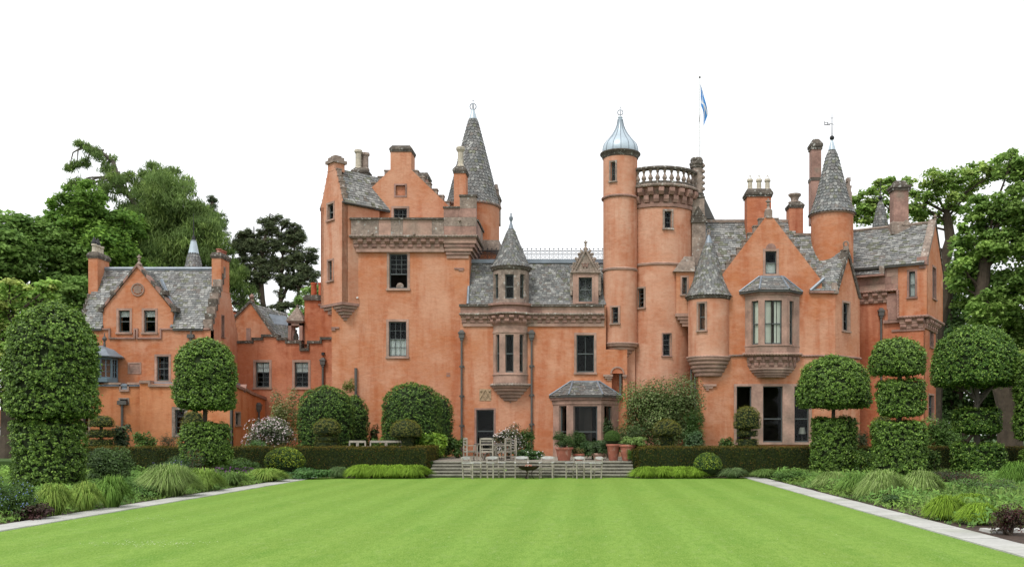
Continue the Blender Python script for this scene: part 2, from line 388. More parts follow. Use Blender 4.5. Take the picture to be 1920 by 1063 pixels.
def round_wall(mb, cx, cy, r, z0, z1, wins=(), seg=56, th=.3):
    A = set(round(-pi + 2 * pi * i / seg, 5) for i in range(seg + 1)); ZZ = {z0, z1}
    for w in wins:
        A = {a for a in A if abs(a - w[0]) > .02 and abs(a - w[1]) > .02}; A |= {w[0], w[1]}; ZZ |= {w[2], w[3]}
    A = sorted(A); ZZ = sorted(ZZ); P = lambda a, z, q=r: (cx + q * sin(a), cy - q * cos(a), z)
    na = len(A); vs = [P(a, z) for z in ZZ for a in A]; fs = []
    for j in range(len(ZZ) - 1):
        for i in range(na - 1):
            am, zm = (A[i] + A[i + 1]) / 2, (ZZ[j] + ZZ[j + 1]) / 2
            if any(w[0] < am < w[1] and w[2] < zm < w[3] for w in wins): continue
            fs.append((j * na + i, j * na + i + 1, (j + 1) * na + i + 1, (j + 1) * na + i))
    mb.add(vs, fs)
    for w in wins:
        q = r - th
        for (p, t) in (((w[0], w[2]), (w[0], w[3])), ((w[0], w[3]), (w[1], w[3])), ((w[1], w[3]), (w[1], w[2])), ((w[1], w[2]), (w[0], w[2]))):
            mb.add([P(p[0], p[1]), P(t[0], t[1]), P(t[0], t[1], q), P(p[0], p[1], q)], [(0, 1, 2, 3)])
    # dark inner lining so that the room behind is closed
    mb.lathe([(r - th - .02, z0), (r - th - .02, z1)], cx, cy, 24, radians(100), radians(260), cap=False)

def rwin(parent, cx, cy, r, cpx, p0, p1, y0, y1, **k):   # window in a round wall; returns its opening in angles
    D = cy - r; s = D / F; ph = atan2(PX - cpx, F); t0 = ph + math.asin(max(-1, min(1, (p0 - cpx) * s / r))); t1 = ph + math.asin(max(-1, min(1, (p1 - cpx) * s / r)))
    tm = (t0 + t1) / 2; Dm = cy - r * cos(tm); fr = Fr(cx + r * sin(tm), cy - r * cos(tm), tm)
    w = 2 * r * sin((t1 - t0) / 2); z0, z1 = Z(y1, Dm), Z(y0, Dm)
    k.setdefault('room', .7); window(parent, fr, -w / 2, w / 2, z0, z1, **k)
    return (t0, t1, z0, z1)

CORB = {}
def corbel_mesh(w, h, p, m):
    k = (round(w, 2), round(h, 2), round(p, 2), m.name)
    if k not in CORB:
        b = Mb(); b.box(-w / 2, w / 2, -p, .05, h * .45, h); b.add([(-w / 2, -p * .55, 0), (w / 2, -p * .55, 0), (w / 2, .05, 0), (-w / 2, .05, 0), (-w / 2, -p, h * .45), (w / 2, -p, h * .45), (w / 2, .05, h * .45), (-w / 2, .05, h * .45)],
            [(0, 3, 2, 1), (0, 1, 5, 4), (1, 2, 6, 5), (3, 0, 4, 7)])
        CORB[k] = mesh_of('corbel', b, m)
    return CORB[k]
def corbels(parent, fr, a0, a1, z0, z1, step=.48, p=.26, m=None):
    """chequered corbel table: two rows of blocks, staggered"""
    m = m or STONEB; n = max(2, round((a1 - a0) / step)); st = (a1 - a0) / n; h = (z1 - z0) / 2
    obj('corbel_backing', Mb().fbox(fr, a0, a1, -p * .3, .03, z0 + .01, z1 + .02).fbox(fr, a0, a1, -p * .62, .03, z0 + h * 1.05, z1 + .019), STONE, parent)
    for row in (0, 1):
        me = corbel_mesh(st * .55, h * .96, p * (.55 + .45 * row), m)
        for i in range(n):
            a = a0 + (i + .3 + .5 * row) * st
            if a > a1 - st * .2: a = a1 - st * .28
            o = obj('corbel', me, None, parent, loc=fr(a, 0, z0 + row * h), rz=fr.ang)
def rcorbels(parent, cx, cy, r, t0, t1, z0, z1, step=.48, p=.26, m=None, grow=0):
    m = m or STONEB; n = max(2, round((t1 - t0) * r / step)); st = (t1 - t0) / n; h = (z1 - z0) / 2
    for row in (0, 1):
        me = corbel_mesh(st * r * .55, h * .96, p * (.55 + .45 * row), m)
        for i in range(n):
            t = t0 + (i + .25 + .5 * row) * st; rr = r + grow * row
            obj('corbel', me, None, parent, loc=(cx + rr * sin(t), cy - rr * cos(t), z0 + row * h), rz=t)

# ------------------------------------------------------------------ slates
def slate_col(lich=.15):
    g = random.uniform(.12, .19) * (.88 + .7 * lich); w = random.uniform(-.006, .01); c = [g + w, g + .003, g - w * .3]
    k = random.random()
    if k < lich * .8: g = random.uniform(.215, .32); c = [g, g, g * .95]
    elif k < lich + .08: c = [.14, .145, .105]
    elif k < lich + .13: c = [.16, .14, .125]
    return tuple(c)
def slate_quad(mb, A, B, C, E, ch=.2, sw=.27, lich=.15, th=.03):
    A, B, C, E = Vector(A), Vector(B), Vector(C), Vector(E); e = (B - A).normalized()
    up = (E - A) if (E - A).length > (C - B).length * .2 else (C - B)
    n = e.cross(((C + E) / 2 - (A + B) / 2)).normalized()
    if n.z < 0: n = -n
    rows = max(2, int((((C + E) / 2 - (A + B) / 2).length) / ch))
    for i in range(rows):
        v0, v1 = i / rows, min(1, (i + 1.15) / rows)
        L0, R0, L1, R1 = A.lerp(E, v0), B.lerp(C, v0), A.lerp(E, v1), B.lerp(C, v1)
        s0, s1 = (L0 - A).dot(e), (R0 - A).dot(e); q0, q1 = (L1 - A).dot(e), (R1 - A).dot(e)
        s1 = s0 + (R0 - L0).length; q1 = q0 + (R1 - L1).length; d0 = (R0 - L0).normalized() if (R0 - L0).length > 1e-5 else e; d1 = (R1 - L1).normalized() if (R1 - L1).length > 1e-5 else e
        s = s0 - random.uniform(0, sw)
        while s < s1:
            w = sw * random.uniform(.7, 1.3); a, b = max(s, s0), min(s + w - .012, s1); s += w
            if b - a < .03: continue
            ta, tb = min(max(a, q0), q1), min(max(b, q0), q1)
            lift = th * random.uniform(.8, 1.5); j = e.cross(n) * random.uniform(-.012, .012)
            p0 = L0 + d0 * (a - s0) + n * lift + j; p1 = L0 + d0 * (b - s0) + n * lift * random.uniform(.85, 1.15) + j
            p2 = L1 + d1 * (tb - q0) + n * .012; p3 = L1 + d1 * (ta - q0) + n * .012
            mb.col = slate_col(lich)
            mb.add([p0, p1, p2, p3, p0 - n * (lift * .95), p1 - n * (lift * .95)], [(0, 1, 2, 3), (4, 5, 1, 0)])
def slate_roof(parent, quads, name='roof', lich=.15, ch=.165, sw=.23, under=.08):
    u = Mb(); s = Mb()
    for q in quads:
        A, B, C, E = map(Vector, q)
        nn = 6; G_ = lambda i, j: A.lerp(E, i / nn).lerp(B.lerp(C, i / nn), j / nn) - Vector((0, 0, .02)); tw = ((A - B + C - E).length > .3)
        for i in range(nn):
            for j in range(nn if tw else 1): jj = j + 1 if tw else nn; u.prism([G_(i, j), G_(i, jj), G_(i + 1, jj), G_(i + 1, j)], (0, 0, -under))
        slate_quad(s, *q, ch=ch, sw=sw, lich=lich)
    r = obj(name, u, SLATEU, parent)
    obj('slates', s, SLATE, r, kind='stuff'); return r
def cone_roof(parent, cx, cy, prof, sw=.2, ch=.19, lich=.12, name='cone_roof', seg=32):
    """prof: (radius, z) from eave to tip; fish-scale slates in rings"""
    r0 = obj(name, Mb().lathe([(prof[0][0] - .06, prof[0][1] - .02)] + [(r, z) for r, z in prof], cx, cy, seg), SLATEU, parent, smooth=True)
    L_ = [0]
    for i in range(1, len(prof)): L_.append(L_[-1] + hypot(prof[i][0] - prof[i - 1][0], prof[i][1] - prof[i - 1][1]))
    def at(l):
        l = max(0, min(L_[-1], l))
        for i in range(1, len(prof)):
            if l <= L_[i] + 1e-6:
                t = (l - L_[i - 1]) / (L_[i] - L_[i - 1]); return prof[i - 1][0] + (prof[i][0] - prof[i - 1][0]) * t, prof[i - 1][1] + (prof[i][1] - prof[i - 1][1]) * t
        return prof[-1]
    s = Mb(); rows = int(L_[-1] / ch)
    for k in range(rows):
        l = k * ch; ra, za = at(l); rm, zm = at(l + ch * .35); rb, zb = at(l + ch * 1.2); n = max(8, int(2 * pi * ra / sw)); off = random.random()
        for i in range(n):
            a0, a1 = 2 * pi * (i + off) / n, 2 * pi * (i + off + .93) / n; am = (a0 + a1) / 2; t = random.uniform(.03, .05)
            P = lambda r, a, z, q: (cx + (r + q) * sin(a), cy - (r + q) * cos(a), z)
            s.col = slate_col(lich)
            s.add([P(rm, a0, zm, t * .8), P(ra, a0 * .75 + a1 * .25, za, t), P(ra, a0 * .25 + a1 * .75, za, t), P(rm, a1, zm, t * .8), P(rb, a1, zb, .012), P(rb, a0, zb, .012),
                   P(ra, a0 * .75 + a1 * .25, za, 0), P(ra, a0 * .25 + a1 * .75, za, 0)], [(0, 1, 2, 3, 4, 5), (1, 6, 7, 2)])
    obj('slates', s, SLATE, r0, kind='stuff'); return r0

def finial_ring(parent, x, y, z, s=.25, m=None, name='finial'):
    b = Mb(); n = 16
    b.tube([(x, y, z - s * .2), (x, y, z + s * 2.6)], [s * .12, s * .06], 6)
    b.tube([(x + s * .75 * cos(2 * pi * i / n), y, z + s * 1.1 + s * .75 * sin(2 * pi * i / n)) for i in range(n + 1)], s * .12, 6, caps=False)
    b.tube([(x, y + s * .75 * cos(2 * pi * i / n), z + s * 1.1 + s * .75 * sin(2 * pi * i / n)) for i in range(n + 1)], s * .1, 6, caps=False)
    b.sphere((x, y, z + s * 2.6), s * .16, 8, 6)
    return obj(name, b, m or LEAD, parent, smooth=True)
def stone_finial(parent, x, y, z, s=.2, m=None, style='ball'):
    b = Mb()
    if style == 'ball':
        b.lathe([(s * .9, z), (s * .95, z + s * .3), (s * .4, z + s * .7), (s * .45, z + s)], x, y, 10); b.sphere((x, y, z + s * 1.7), s * .8, 10, 8); b.sphere((x, y, z + s * 2.6), s * .25, 8, 6)
    elif style == 'ring':
        b.box(x - s * .8, x + s * .8, y - s * .6, y + s * .6, z, z + s * 1.2); n = 14
        b.tube([(x + s * .8 * cos(2 * pi * i / n), y, z + s * 2.1 + s * .9 * sin(2 * pi * i / n)) for i in range(n + 1)], s * .28, 6, caps=False)
    else:   # leaf-topped
        b.lathe([(s, z), (s * 1.1, z + s * .4), (s * .5, z + s), (s * .35, z + s * 1.6), (s * .6, z + s * 2), (s * .3, z + s * 2.4), (s * .7, z + s * 3), (s * .25, z + s * 3.6)], x, y, 10)
        b.sphere((x - s * .55, y, z + s * 3.1), s * .32, 8, 6); b.sphere((x + s * .55, y, z + s * 3.1), s * .32, 8, 6); b.sphere((x, y, z + s * 3.7), s * .34, 8, 6)
    return obj('finial', b, m or STONEG, parent, smooth=True)

POTM = {}
def pot(parent, x, y, z, r, h, m, hood=True):
    b = Mb(); b.lathe([(r * .8, z), (r, z + h * .1), (r * .85, z + h * .2), (r * .78, z + h * .75), (r * 1.1, z + h * .82), (r * 1.0, z + h), (r * .65, z + h), (r * .6, z + h * .8)], x, y, 12, cap=False)
    o = obj('chimney_pot', b, m, parent, smooth=True)
    if hood:
        c = Mb(); c.tube([(x - r * .7, y, z + h), (x, y, z + h + r * 1.6)], .012, 4); c.tube([(x + r * .7, y, z + h), (x, y, z + h + r * 1.6)], .012, 4)
        c.tube([(x, y - r * .7, z + h), (x, y, z + h + r * 1.6)], .012, 4)
        c.v = list(c.v)
        b2 = c; POTM[o.name] = b2
        # wire hood is joined to the pot's mesh through a second mesh of the same part
        me = o.data; off = wl(parent)
        bm_v = [(p[0] - off[0], p[1] - off[1], p[2] - off[2]) for p in c.v]
        nv = [tuple(v.co) for v in me.vertices] + bm_v; nf = [tuple(p.vertices) for p in me.polygons] + [tuple(i + len(me.vertices) for i in q) for q in c.f]
        me2 = bpy.data.meshes.new('chimney_pot'); me2.from_pydata(nv, [], nf); me2.materials.append(m); me2.update(); o.data = me2
    return o
def chimney(parent, x0, x1, y0, y1, z0, z1, m=None, capm=None, caph=.4, over=.1, pots=(), potm=None, potr=.15, poth=.6, hood=True, capstyle='flat', string=False):
    b = Mb().box(x0, x1, y0, y1, z0, z1)
    c = obj('chimney', b, m or HARL, parent)
    k = Mb(); k.box(x0 - over * .6, x1 + over * .6, y0 - over * .6, y1 + over * .6, z1, z1 + caph * .25); k.box(x0 - over, x1 + over, y0 - over, y1 + over, z1 + caph * .25, z1 + caph * .5)
    k.taper(x0 - over * .9, x1 + over * .9, y0 - over * .9, y1 + over * .9, z1 + caph * .5, z1 + caph, over * (1.1 if capstyle == 'flat' else 2.2))
    if string: k.box(x0 - .05, x1 + .05, y0 - .05, y1 + .05, z0 + (z1 - z0) * .45, z0 + (z1 - z0) * .45 + .1)
    obj('cap', k, capm or STONED, c)
    for (px_, py_) in pots: pot(c, px_, py_, z1 + caph * .98, potr, poth, potm or CREAM, hood)
    return c
def crow_steps(parent, fr, pts, th=.5, m=None, w=.3, proud=-.10):
    """pts: (a, z) tops of steps from low to high, each with its own stone"""
    for (a0, a1, zb, zt) in pts:
        b = Mb(); b.fbox(fr, a0, a1, -proud, th, zb, zt - .06); b.fbox(fr, a0 - .03, a1 + .03, -proud - .04, th + .03, zt - .06, zt)
        obj('crow_step', b, m or STONEG, parent)
def steps_along(fr, aA, zA, aB, zB, n):
    """n steps climbing from (aA,zA) to (aB,zB)"""
    out = []; da = (aB - aA) / n; dz = (zB - zA) / n
    for i in range(n):
        a, b = aA + da * i, aA + da * (i + 1); out.append((min(a, b), max(a, b), zA + dz * i - .35, zA + dz * (i + 1)))
    return out
def downpipe(parent, x, y, z0, z1, r=.05, hopper=True, name='downpipe'):
    b = Mb(); b.tube([(x, y, z0), (x, y, z1)], r, 10); n = int((z1 - z0) / 1.8)
    for i in range(1, n + 1): z = z0 + (z1 - z0) * i / (n + 1); b.lathe([(r * 1.6, z), (r * 1.6, z + .12)], x, y, 10); b.box(x - r * 2.4, x + r * 2.4, y + r * .5, y + r * 1.6, z + .02, z + .1)
    o = obj(name, b, IRON, parent)
    if hopper:
        h = Mb(); h.box(x - .14, x + .14, y - .12, y + .1, z1, z1 + .22); h.box(x - .18, x + .18, y - .15, y + .1, z1 + .22, z1 + .3); h.taper(x - .13, x + .13, y - .11, y + .1, z1 + .3, z1 + .42, .05); h.box(x - .09, x + .09, y - .08, y + .08, z1 - .12, z1)
        obj('hopper', h, IRON, o)
    return o
def stepped_corbel(parent, cx, cy, rt, zt, zb, n=5, t0=-pi, t1=pi, m=None, tip=.12, name='corbelling'):
    b = Mb(); prof = []; 
    for i in range(n):
        r = tip + (rt - tip) * ((i + 1) / n) ** .8; z = zb + (zt - zb) * i / n; h = (zt - zb) / n
        prof += [(r * .93, z), (r * .97, z + h * .15), (r, z + h * .45), (r, z + h * .85), (r * .97, z + h * .98)]
    b.lathe(prof, cx, cy, 28); return obj(name, b, m or STONE, parent, smooth=True)
# ================================================================== ground
struct('ground', Mb().box(-400, 400, -60, 41.0, -.6, -.012), FARG)
struct('lawn', Mb().box(X(580, 38.4) - .02, X(1404, 38.4) + .02, -10, 39.75, -.2, 0), LAWN)
struct('flower_bed_soil', Mb().box(-60, X(545, 38.4), -10, 41.0, -.2, -.004).box(X(1439, 38.4), 60, -10, 41.0, -.2, -.004).box(X(545, 38.4), X(805, 39.7), 39.75, 41.0, -.2, -.004).box(X(1185, 39.7), X(1439, 38.4), 39.75, 41.0, -.2, -.004), SOIL)
struct('terrace_ground', Mb().box(-400, 400, 41.35, 400, -.6, ZT), FARG)
struct('terrace_gravel', Mb().box(X(800, 41.4), X(1195, 41.4), 41.36, 49.0, ZT - .3, ZT + .006), GRAVEL)
def path(name, xa, xb, label):
    p = bpy.data.objects.new(name, None); link(p, None, ((xa + xb) / 2, 12, 0)); p['kind'] = 'structure'
    y = 8.0; i = 0
    while y < 39.7:
        L_ = random.choice([.78, .9, 1.0, .86]); e = min(y + L_, 39.74)
        m = Mb().taper(xa + random.uniform(0, .012), xb - random.uniform(0, .02), y + .006, e - .006, -.05, .022 + random.uniform(-.003, .004), .006)
        obj('paving_slab', m, PAVE, p); y = e
    b = Mb().box(xa + .02, xb - .03, 8, 39.72, -.18, .008); obj('joint_bed', b, SOIL, p)
path('left_garden_path', X(545, 38.4), X(580, 38.4), '')
path('right_garden_path', X(1404, 38.4), X(1439, 38.4), '')
# steps
st = thing('stone_steps', 'wide weathered stone steps between the two clipped hedges up to the terrace', 'steps', (X(997, 40), 40, 0))
NS = 5
for i in range(NS):
    z1 = ZT * (i + 1) / NS; y0 = 39.75 + .33 * i; x0, x1 = X(803, 39.75), X(1189, 39.75); x = x0
    while x < x1 - .2:
        w = min(random.uniform(.9, 1.5), x1 - x)
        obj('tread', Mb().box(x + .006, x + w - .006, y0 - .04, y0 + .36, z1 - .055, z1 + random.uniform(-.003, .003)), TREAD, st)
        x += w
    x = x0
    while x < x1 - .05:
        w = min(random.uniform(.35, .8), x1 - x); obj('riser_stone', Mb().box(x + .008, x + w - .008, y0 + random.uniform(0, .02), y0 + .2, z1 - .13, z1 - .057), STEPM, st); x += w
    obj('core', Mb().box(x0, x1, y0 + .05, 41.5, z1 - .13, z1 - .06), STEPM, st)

# ================================================================== building pieces used by several wings
def ashlar(parent, fr, a0, a1, z0, z1, d0, d1, nx, nz, m=STONEB, ms=(STONEB, STONE, STONEG)):
    for j in range(nz):
        za, zb = z0 + (z1 - z0) * j / nz, z0 + (z1 - z0) * (j + 1) / nz; x = a0; st_ = (a1 - a0) / nx; k = 0
        cuts = [a0] + [a0 + st_ * (i + (.5 if j % 2 and nx > 1 else 0) + random.uniform(-.12, .12)) for i in range(1, nx)] + [a1]
        for i in range(len(cuts) - 1):
            obj('ashlar_block', Mb().fbox(fr, cuts[i] + .006, cuts[i + 1] - .006, d0 + random.uniform(-.006, .006), d1, za + .005, zb - .005), random.choice(ms), parent)
    obj('mortar', Mb().fbox(fr, a0 + .015, a1 - .015, d0 + .015, d1 - .015, z0, z1 - .006), STONEG, parent)
def rope(parent, pts, r=.055, m=None): return obj('rope_moulding', Mb().rope(pts, r), m or STONEG, parent, smooth=True)
def band(parent, fr, a0, a1, z0, z1, d0, d1, m=None, name='moulding'): return obj(name, Mb().fbox(fr, a0, a1, d0, d1, z0, z1), m or STONE, parent)
def arcpts(cx, cy, r, z, t0, t1, n=24): return [(cx + r * sin(t0 + (t1 - t0) * i / n), cy - r * cos(t0 + (t1 - t0) * i / n), z) for i in range(n + 1)]

# ================================================================== 1 the keep, tall left block
D = 50.0; fk = Fr(0, D); keep = thing('castle_keep', 'tallest square block of the castle, with corbelled parapet and big crow-stepped gable', 'castle wing', (X(751, D), D, ZT), 'wings of the orange castle')
H = []
H.append(window(keep, fk, *wpx(fk, 730, 764, 476, 541), cols=3, up=4, low=1, split=.42, openlow=True, sw=.13, lab='stone-framed window with its lower sash raised'))
H.append(window(keep, fk, *wpx(fk, 729, 762, 603, 668), cols=3, up=2, low=2, sw=.13, curtain=('net', .04, .5)))
zt_ = Z(440, D); w = Mb(); aL, aR = X(622, D), X(880, D)
slab(w, fk, [(aL, ZT - .3), (aR, ZT - .3), (aR, zt_), (aL, zt_)], H); box_rest(w, fk, aL, aR, 7.5, ZT - .3, zt_, .45)
obj('wall', w, HARL, keep)
# plate leaning inside the raised window
pl = Mb(); pl.lathe([(.01, 0), (.16, .01), (.2, .03), (.2, .04), (.01, .03)], 0, 0, 20); pl.v = [(p[0], p[2] * 1.0, p[1]) for p in pl.v]
pl.v = [(p[0] + X(748, D), p[1] + D + .26, p[2] + Z(539, D) + .1) for p in pl.v]
single('dish', pl, STONEG, 'round grey dish standing inside the raised tower window', 'dish', (X(748, D), D + .26, Z(541, D)), smooth=True)
# parapet
fp = Fr(0, 49.62); a0, a1, a2, a3 = fp.px(658), fp.px(832), fp.px(862), fp.px(893)
z = lambda y: Z(y, 49.62)
ashlar(keep, fp, a0, a1, z(441), z(412), 0, .3, 7, 1)
ashlar(keep, fp, a1, a3, z(441), z(391), -.04, .3, 2, 3, ms=(STONEG, STONEB))
ashlar(keep, fp, a2, a3, z(391), z(369), -.04, .3, 1, 2, ms=(STONEG,))
for (p, q, y) in ((a0 - .05, a1, 412), (a1 - .03, a2, 391), (a2 - .03, a3 + .05, 369)):
    obj('coping', Mb().fbox(fp, p, q, -.1, .36, z(y), z(y) + .09), STONED, keep)
rope(keep, [fp(a0 - .08, -.03, z(443)), fp(a3 + .06, -.03, z(443))], .07)
band(keep, fp, a0 - .02, a3, z(447), z(441), -.02, .5, STONEB)
fq = Fr(0, 49.93)
corbels(keep, fq, fq.px(664), fq.px(832), z(465), z(447), .48, .3)
band(keep, fq, fq.px(668), fq.px(834), z(471), z(465), -.10, .2, STONE)
for i, (yA, yB, rr) in enumerate(((447, 456, 892), (456, 463, 889), (463, 470, 885), (470, 476, 881), (476, 483, 877))):
    obj('corner_corbel', Mb().box(fp.px(831 + i * 1.2), fp.px(rr), 49.66 + .07 * i, 54.5, z(yB) + .02, z(yA)), STONEB if i % 2 else STONE, keep)
frs = Fr(X(893, 49.62), 49.62, pi / 2)              # parapet on the right-hand side of the keep
ashlar(keep, frs, .34, 6.9, z(441), z(412), 0, .3, 7, 1)
obj('coping', Mb().fbox(frs, .34, 6.95, -.08, .36, z(412), z(412) + .09), STONED, keep)
rope(keep, [frs(0, -.03, z(443)), frs(6.9, -.03, z(443))], .07)
obj('parapet_floor', Mb().box(a0 + .3, a3 - .3, 50.2, 57.4, z(445) - .3, z(445)), LEAD, keep)
obj('spout', Mb().tube([fp(fp.px(862), -.25, z(414)), fp(fp.px(862), .02, z(414))], .07, 8), STONEG, keep)
for px_ in (699, 777): obj('spout', Mb().tube([fp(fp.px(px_), -.28, z(440)), fp(fp.px(px_), .02, z(440))], .065, 8), STONEG, keep)
# great gable
DG = 51.3; fg = Fr(0, DG); zg = lambda y: Z(y, DG); g = lambda p: X(p, DG)
hg = [window(keep, fg, *wpx(fg, 738, 763, 391, 413), cols=3, up=2, sash=False, sw=.12)]
hg.append((g(742), g(760), zg(367), zg(348)))
w = Mb(); out = [(g(668), zg(446)), (g(846), zg(446)), (g(843), zg(388)), (g(771), zg(318)), (g(732), zg(318)), (g(668), zg(380))]
slab(w, fg, out, hg); obj('gable_wall', w, HARL, keep)
b = Mb(); b.fbox(fg, g(739), g(742), -.03, .1, zg(370), zg(345)).fbox(fg, g(760), g(763), -.03, .1, zg(370), zg(345)).fbox(fg, g(742), g(760), -.03, .1, zg(348), zg(345)).fbox(fg, g(742), g(760), -.03, .1, zg(370), zg(367))
pn = obj('stone_panel', b, STONEB, keep); obj('panel_field', Mb().fbox(fg, g(742), g(760), .12, .3, zg(367), zg(348)), HARLD, pn)
crow_steps(keep, fg, steps_along(fg, g(843), zg(388), g(771), zg(318), 6)); crow_steps(keep, fg, steps_along(fg, g(684), zg(364), g(732), zg(318), 4))
chimney(keep, g(732), g(771), DG + .004, DG + 1.1, zg(318) + .002, zg(285), HARL, STONED, .38, .06, capstyle='slope')
slate_roof(keep, [((g(846), DG + .5, zg(392)), (g(846), 57.4, zg(392)), (g(751.5), 57.4, zg(300)), (g(751.5), DG + .5, zg(300))),
                  ((g(668), 57.4, zg(382)), (g(668), DG + .5, zg(382)), (g(751.5), DG + .5, zg(300)), (g(751.5), 57.4, zg(300)))])
obj('rear_gable', Mb().prism([(g(668), 57.2, zg(446)), (g(846), 57.2, zg(446)), (g(846), 57.2, zg(394)), (g(751.5), 57.2, zg(303)), (g(668), 57.2, zg(384))], (0, .35, 0)), HARL, keep)
obj('gable_side_wall', Mb().box(g(842), g(845), DG + .45, 57.2, zg(446), zg(396)).box(g(669), g(672), DG + .45, 57.2, zg(446), zg(386)), HARL, keep)
chimney(keep, X(784, 56), X(802, 56), 56, 57, Z(400, 56), Z(336, 56), STONEB, STONED, .4, .08)
# right-hand chimney with its tall stone pot
D1 = 50.9; c = chimney(keep, X(851, D1), X(873, D1), D1, D1 + .9, Z(445, D1), Z(325, D1), HARL, STONED, .42, .07, capstyle='slope')
zz = Z(312, D1); sp = Mb().lathe([(.22, zz), (.2, zz + .12), (.155, zz + .2), (.15, zz + .85), (.24, zz + .98), (.25, zz + 1.1), (.2, zz + 1.15)], X(862, D1), D1 + .35, 8)
obj('chimney_pot', sp, CREAM, c)
# cluster of three pots behind the corner turret
D2 = 54; c = chimney(keep, X(664, D2), X(690, D2), D2 - .3, D2 + .5, Z(420, D2), Z(330, D2), STONEB, STONED, .45, .1, capstyle='slope')
for dx, dy, hh in ((672, 0, 1.05), (678, .3, .95), (684, .2, .95)):
    x_, y_, z_ = X(dx, D2), D2 + dy, Z(320, D2)
    obj('chimney_pot', Mb().lathe([(.24, z_ - .1), (.22, z_ + .15), (.17, z_ + .2), (.165, z_ + hh - .1), (.24, z_ + hh), (.22, z_ + hh + .12), (.12, z_ + hh + .12)], x_, y_, 10), CREAM if dx == 672 else STONEG, c)
# corner turret set diagonally
C0 = (X(641, 49.3), 49.3); fl = Fr(C0[0] - 2.2 * cos(pi / 4), C0[1] + 2.2 * sin(pi / 4), -pi / 4); frr = Fr(C0[0], C0[1], pi / 4); TW = 2.2
zb, ze = Z(566, 49.3), Z(377, 49.3); zap = Z(318, 50.1)
HT = [window(keep, fl, *[fl.px(614.5), fl.px(625.5), fl.z(620, 412), fl.z(620, 383)], cols=1, up=1, low=1, sw=.11),
      window(keep, fl, *[fl.px(615), fl.px(624.5), fl.z(620, 526), fl.z(620, 489)], cols=1, up=2, low=2, sw=.10)]
w = Mb(); slab(w, fl, [(0, zb), (TW, zb), (TW, ze), (TW / 2 + .33, zap), (TW / 2 - .33, zap), (0, ze)], HT, .35)
obj('turret_wall', w, HARLP, keep)
w = Mb(); slab(w, frr, [(0.002, zb), (2.3, zb), (2.3, ze), (0.002, ze)], [], .35); w.fbox(Fr(fl.x, fl.y, pi / 4), 0.0, 2.5, 0, -.35, zb, ze); obj('turret_side_wall', w, HARLP, keep)
crow_steps(keep, fl, steps_along(fl, 0, ze + .1, TW / 2 - .33, zap, 5), th=.35); crow_steps(keep, fl, steps_along(fl, TW, ze + .1, TW / 2 + .33, zap, 5), th=.35)
b = Mb(); b.fbox(fl, TW / 2 - .33, TW / 2 + .33, -.01, .62, zap - .1, Z(306, 50)); ch = obj('chimney', b, HARLP, keep)
b = Mb(); z0 = Z(306, 50); b.fbox(fl, TW / 2 - .43, TW / 2 + .43, -.11, .72, z0, z0 + .16); b.fbox(fl, TW / 2 - .33, TW / 2 + .33, -.01, .6, z0 + .16, z0 + .34); b.fbox(fl, TW / 2 - .22, TW / 2 + .22, .1, .5, z0 + .34, z0 + .44); obj('cap', b, STONEG, ch)
rl = 3.0; e0 = frr(-.06, -.1, ze - .05); e1 = frr(rl, -.1, ze - .05); m0 = fl(TW / 2, .1, zap + .12); m1 = fl(TW / 2, rl, zap + .12); l0 = fl(-.1, .0, ze - .05); l1 = fl(-.1, rl, ze - .05)
slate_roof(keep, [(e0 + Vector((.1, .1, 0)), e1, m1, m0), (l1, l0, m0, m1)], lich=.4)
obj('gutter', Mb().tube([frr(-.05, -.14, ze - .07), frr(1.9, -.14, ze - .07)], .05, 8), IRON, keep)
downpipe(keep, X(694, 51.1), 51.15, Z(440, 51.2), Z(384, 51.2), .045, hopper=False)
for i in range(6):                                   # inverted-pyramid corbelling under the turret
    k = i / 6; zA, zB = Z(566 + 5.4 * i, 49.3), Z(566 + 5.4 * (i + 1), 49.3); s_ = TW * (1 - k * .92); off = .06 - .02 * i
    b = Mb(); q = [(C0[0], C0[1] - off), (C0[0] + s_ * .72, C0[1] + s_ * .72 - off), (C0[0], C0[1] + 2 * s_ * .72), (C0[0] - s_ * .72, C0[1] + s_ * .72 - off)]
    sh = i * .11; q = [(x, y + sh) for x, y in q]
    b.prism([(x, y, zB + .01) for x, y in q], (0, 0, zA - zB - .01)); obj('corbel_course', b, STONE if i % 2 else STONEB, keep)
# cone-roofed stair tower behind
D3 = 54.2; cx = X(887, D3); r = X(936, D3) - cx; w = Mb().lathe([(r, Z(520, D3)), (r, Z(392, D3))], cx, D3, 40); stw = obj('stair_tower', w, HARL, keep, smooth=True)
obj('eaves_ring', Mb().lathe([(r - .1, Z(393, D3)), (r + .1, Z(391, D3)), (r + .12, Z(388, D3)), (r - .1, Z(388, D3))], cx, D3, 40), STONE, stw, smooth=True)
obj('parapet_base', Mb().box(cx - 1.2, X(941, D3), D3 - 1.8, D3 + 1.5, Z(480, D3), Z(462, D3)), STONEG, stw)
k3 = D3 / F; cone_roof(keep, cx, D3, [(52 * k3, Z(390, D3)), (46 * k3, Z(375, D3)), (33 * k3, Z(322, D3)), (20 * k3, Z(270, D3)), (8 * k3, Z(224, D3))], lich=.06)
obj('lead_tip', Mb().lathe([(8.5 * k3, Z(226, D3)), (2.5 * k3, Z(206, D3))], cx, D3, 16), LEADP, keep, smooth=True)
finial_ring(keep, cx, D3, Z(209, D3), .24)
D4 = 56; c = chimney(keep, X(925, D4), X(937, D4), D4, D4 + .7, Z(420, D4), Z(375, D4), STONEG, STONED, .3, .06)
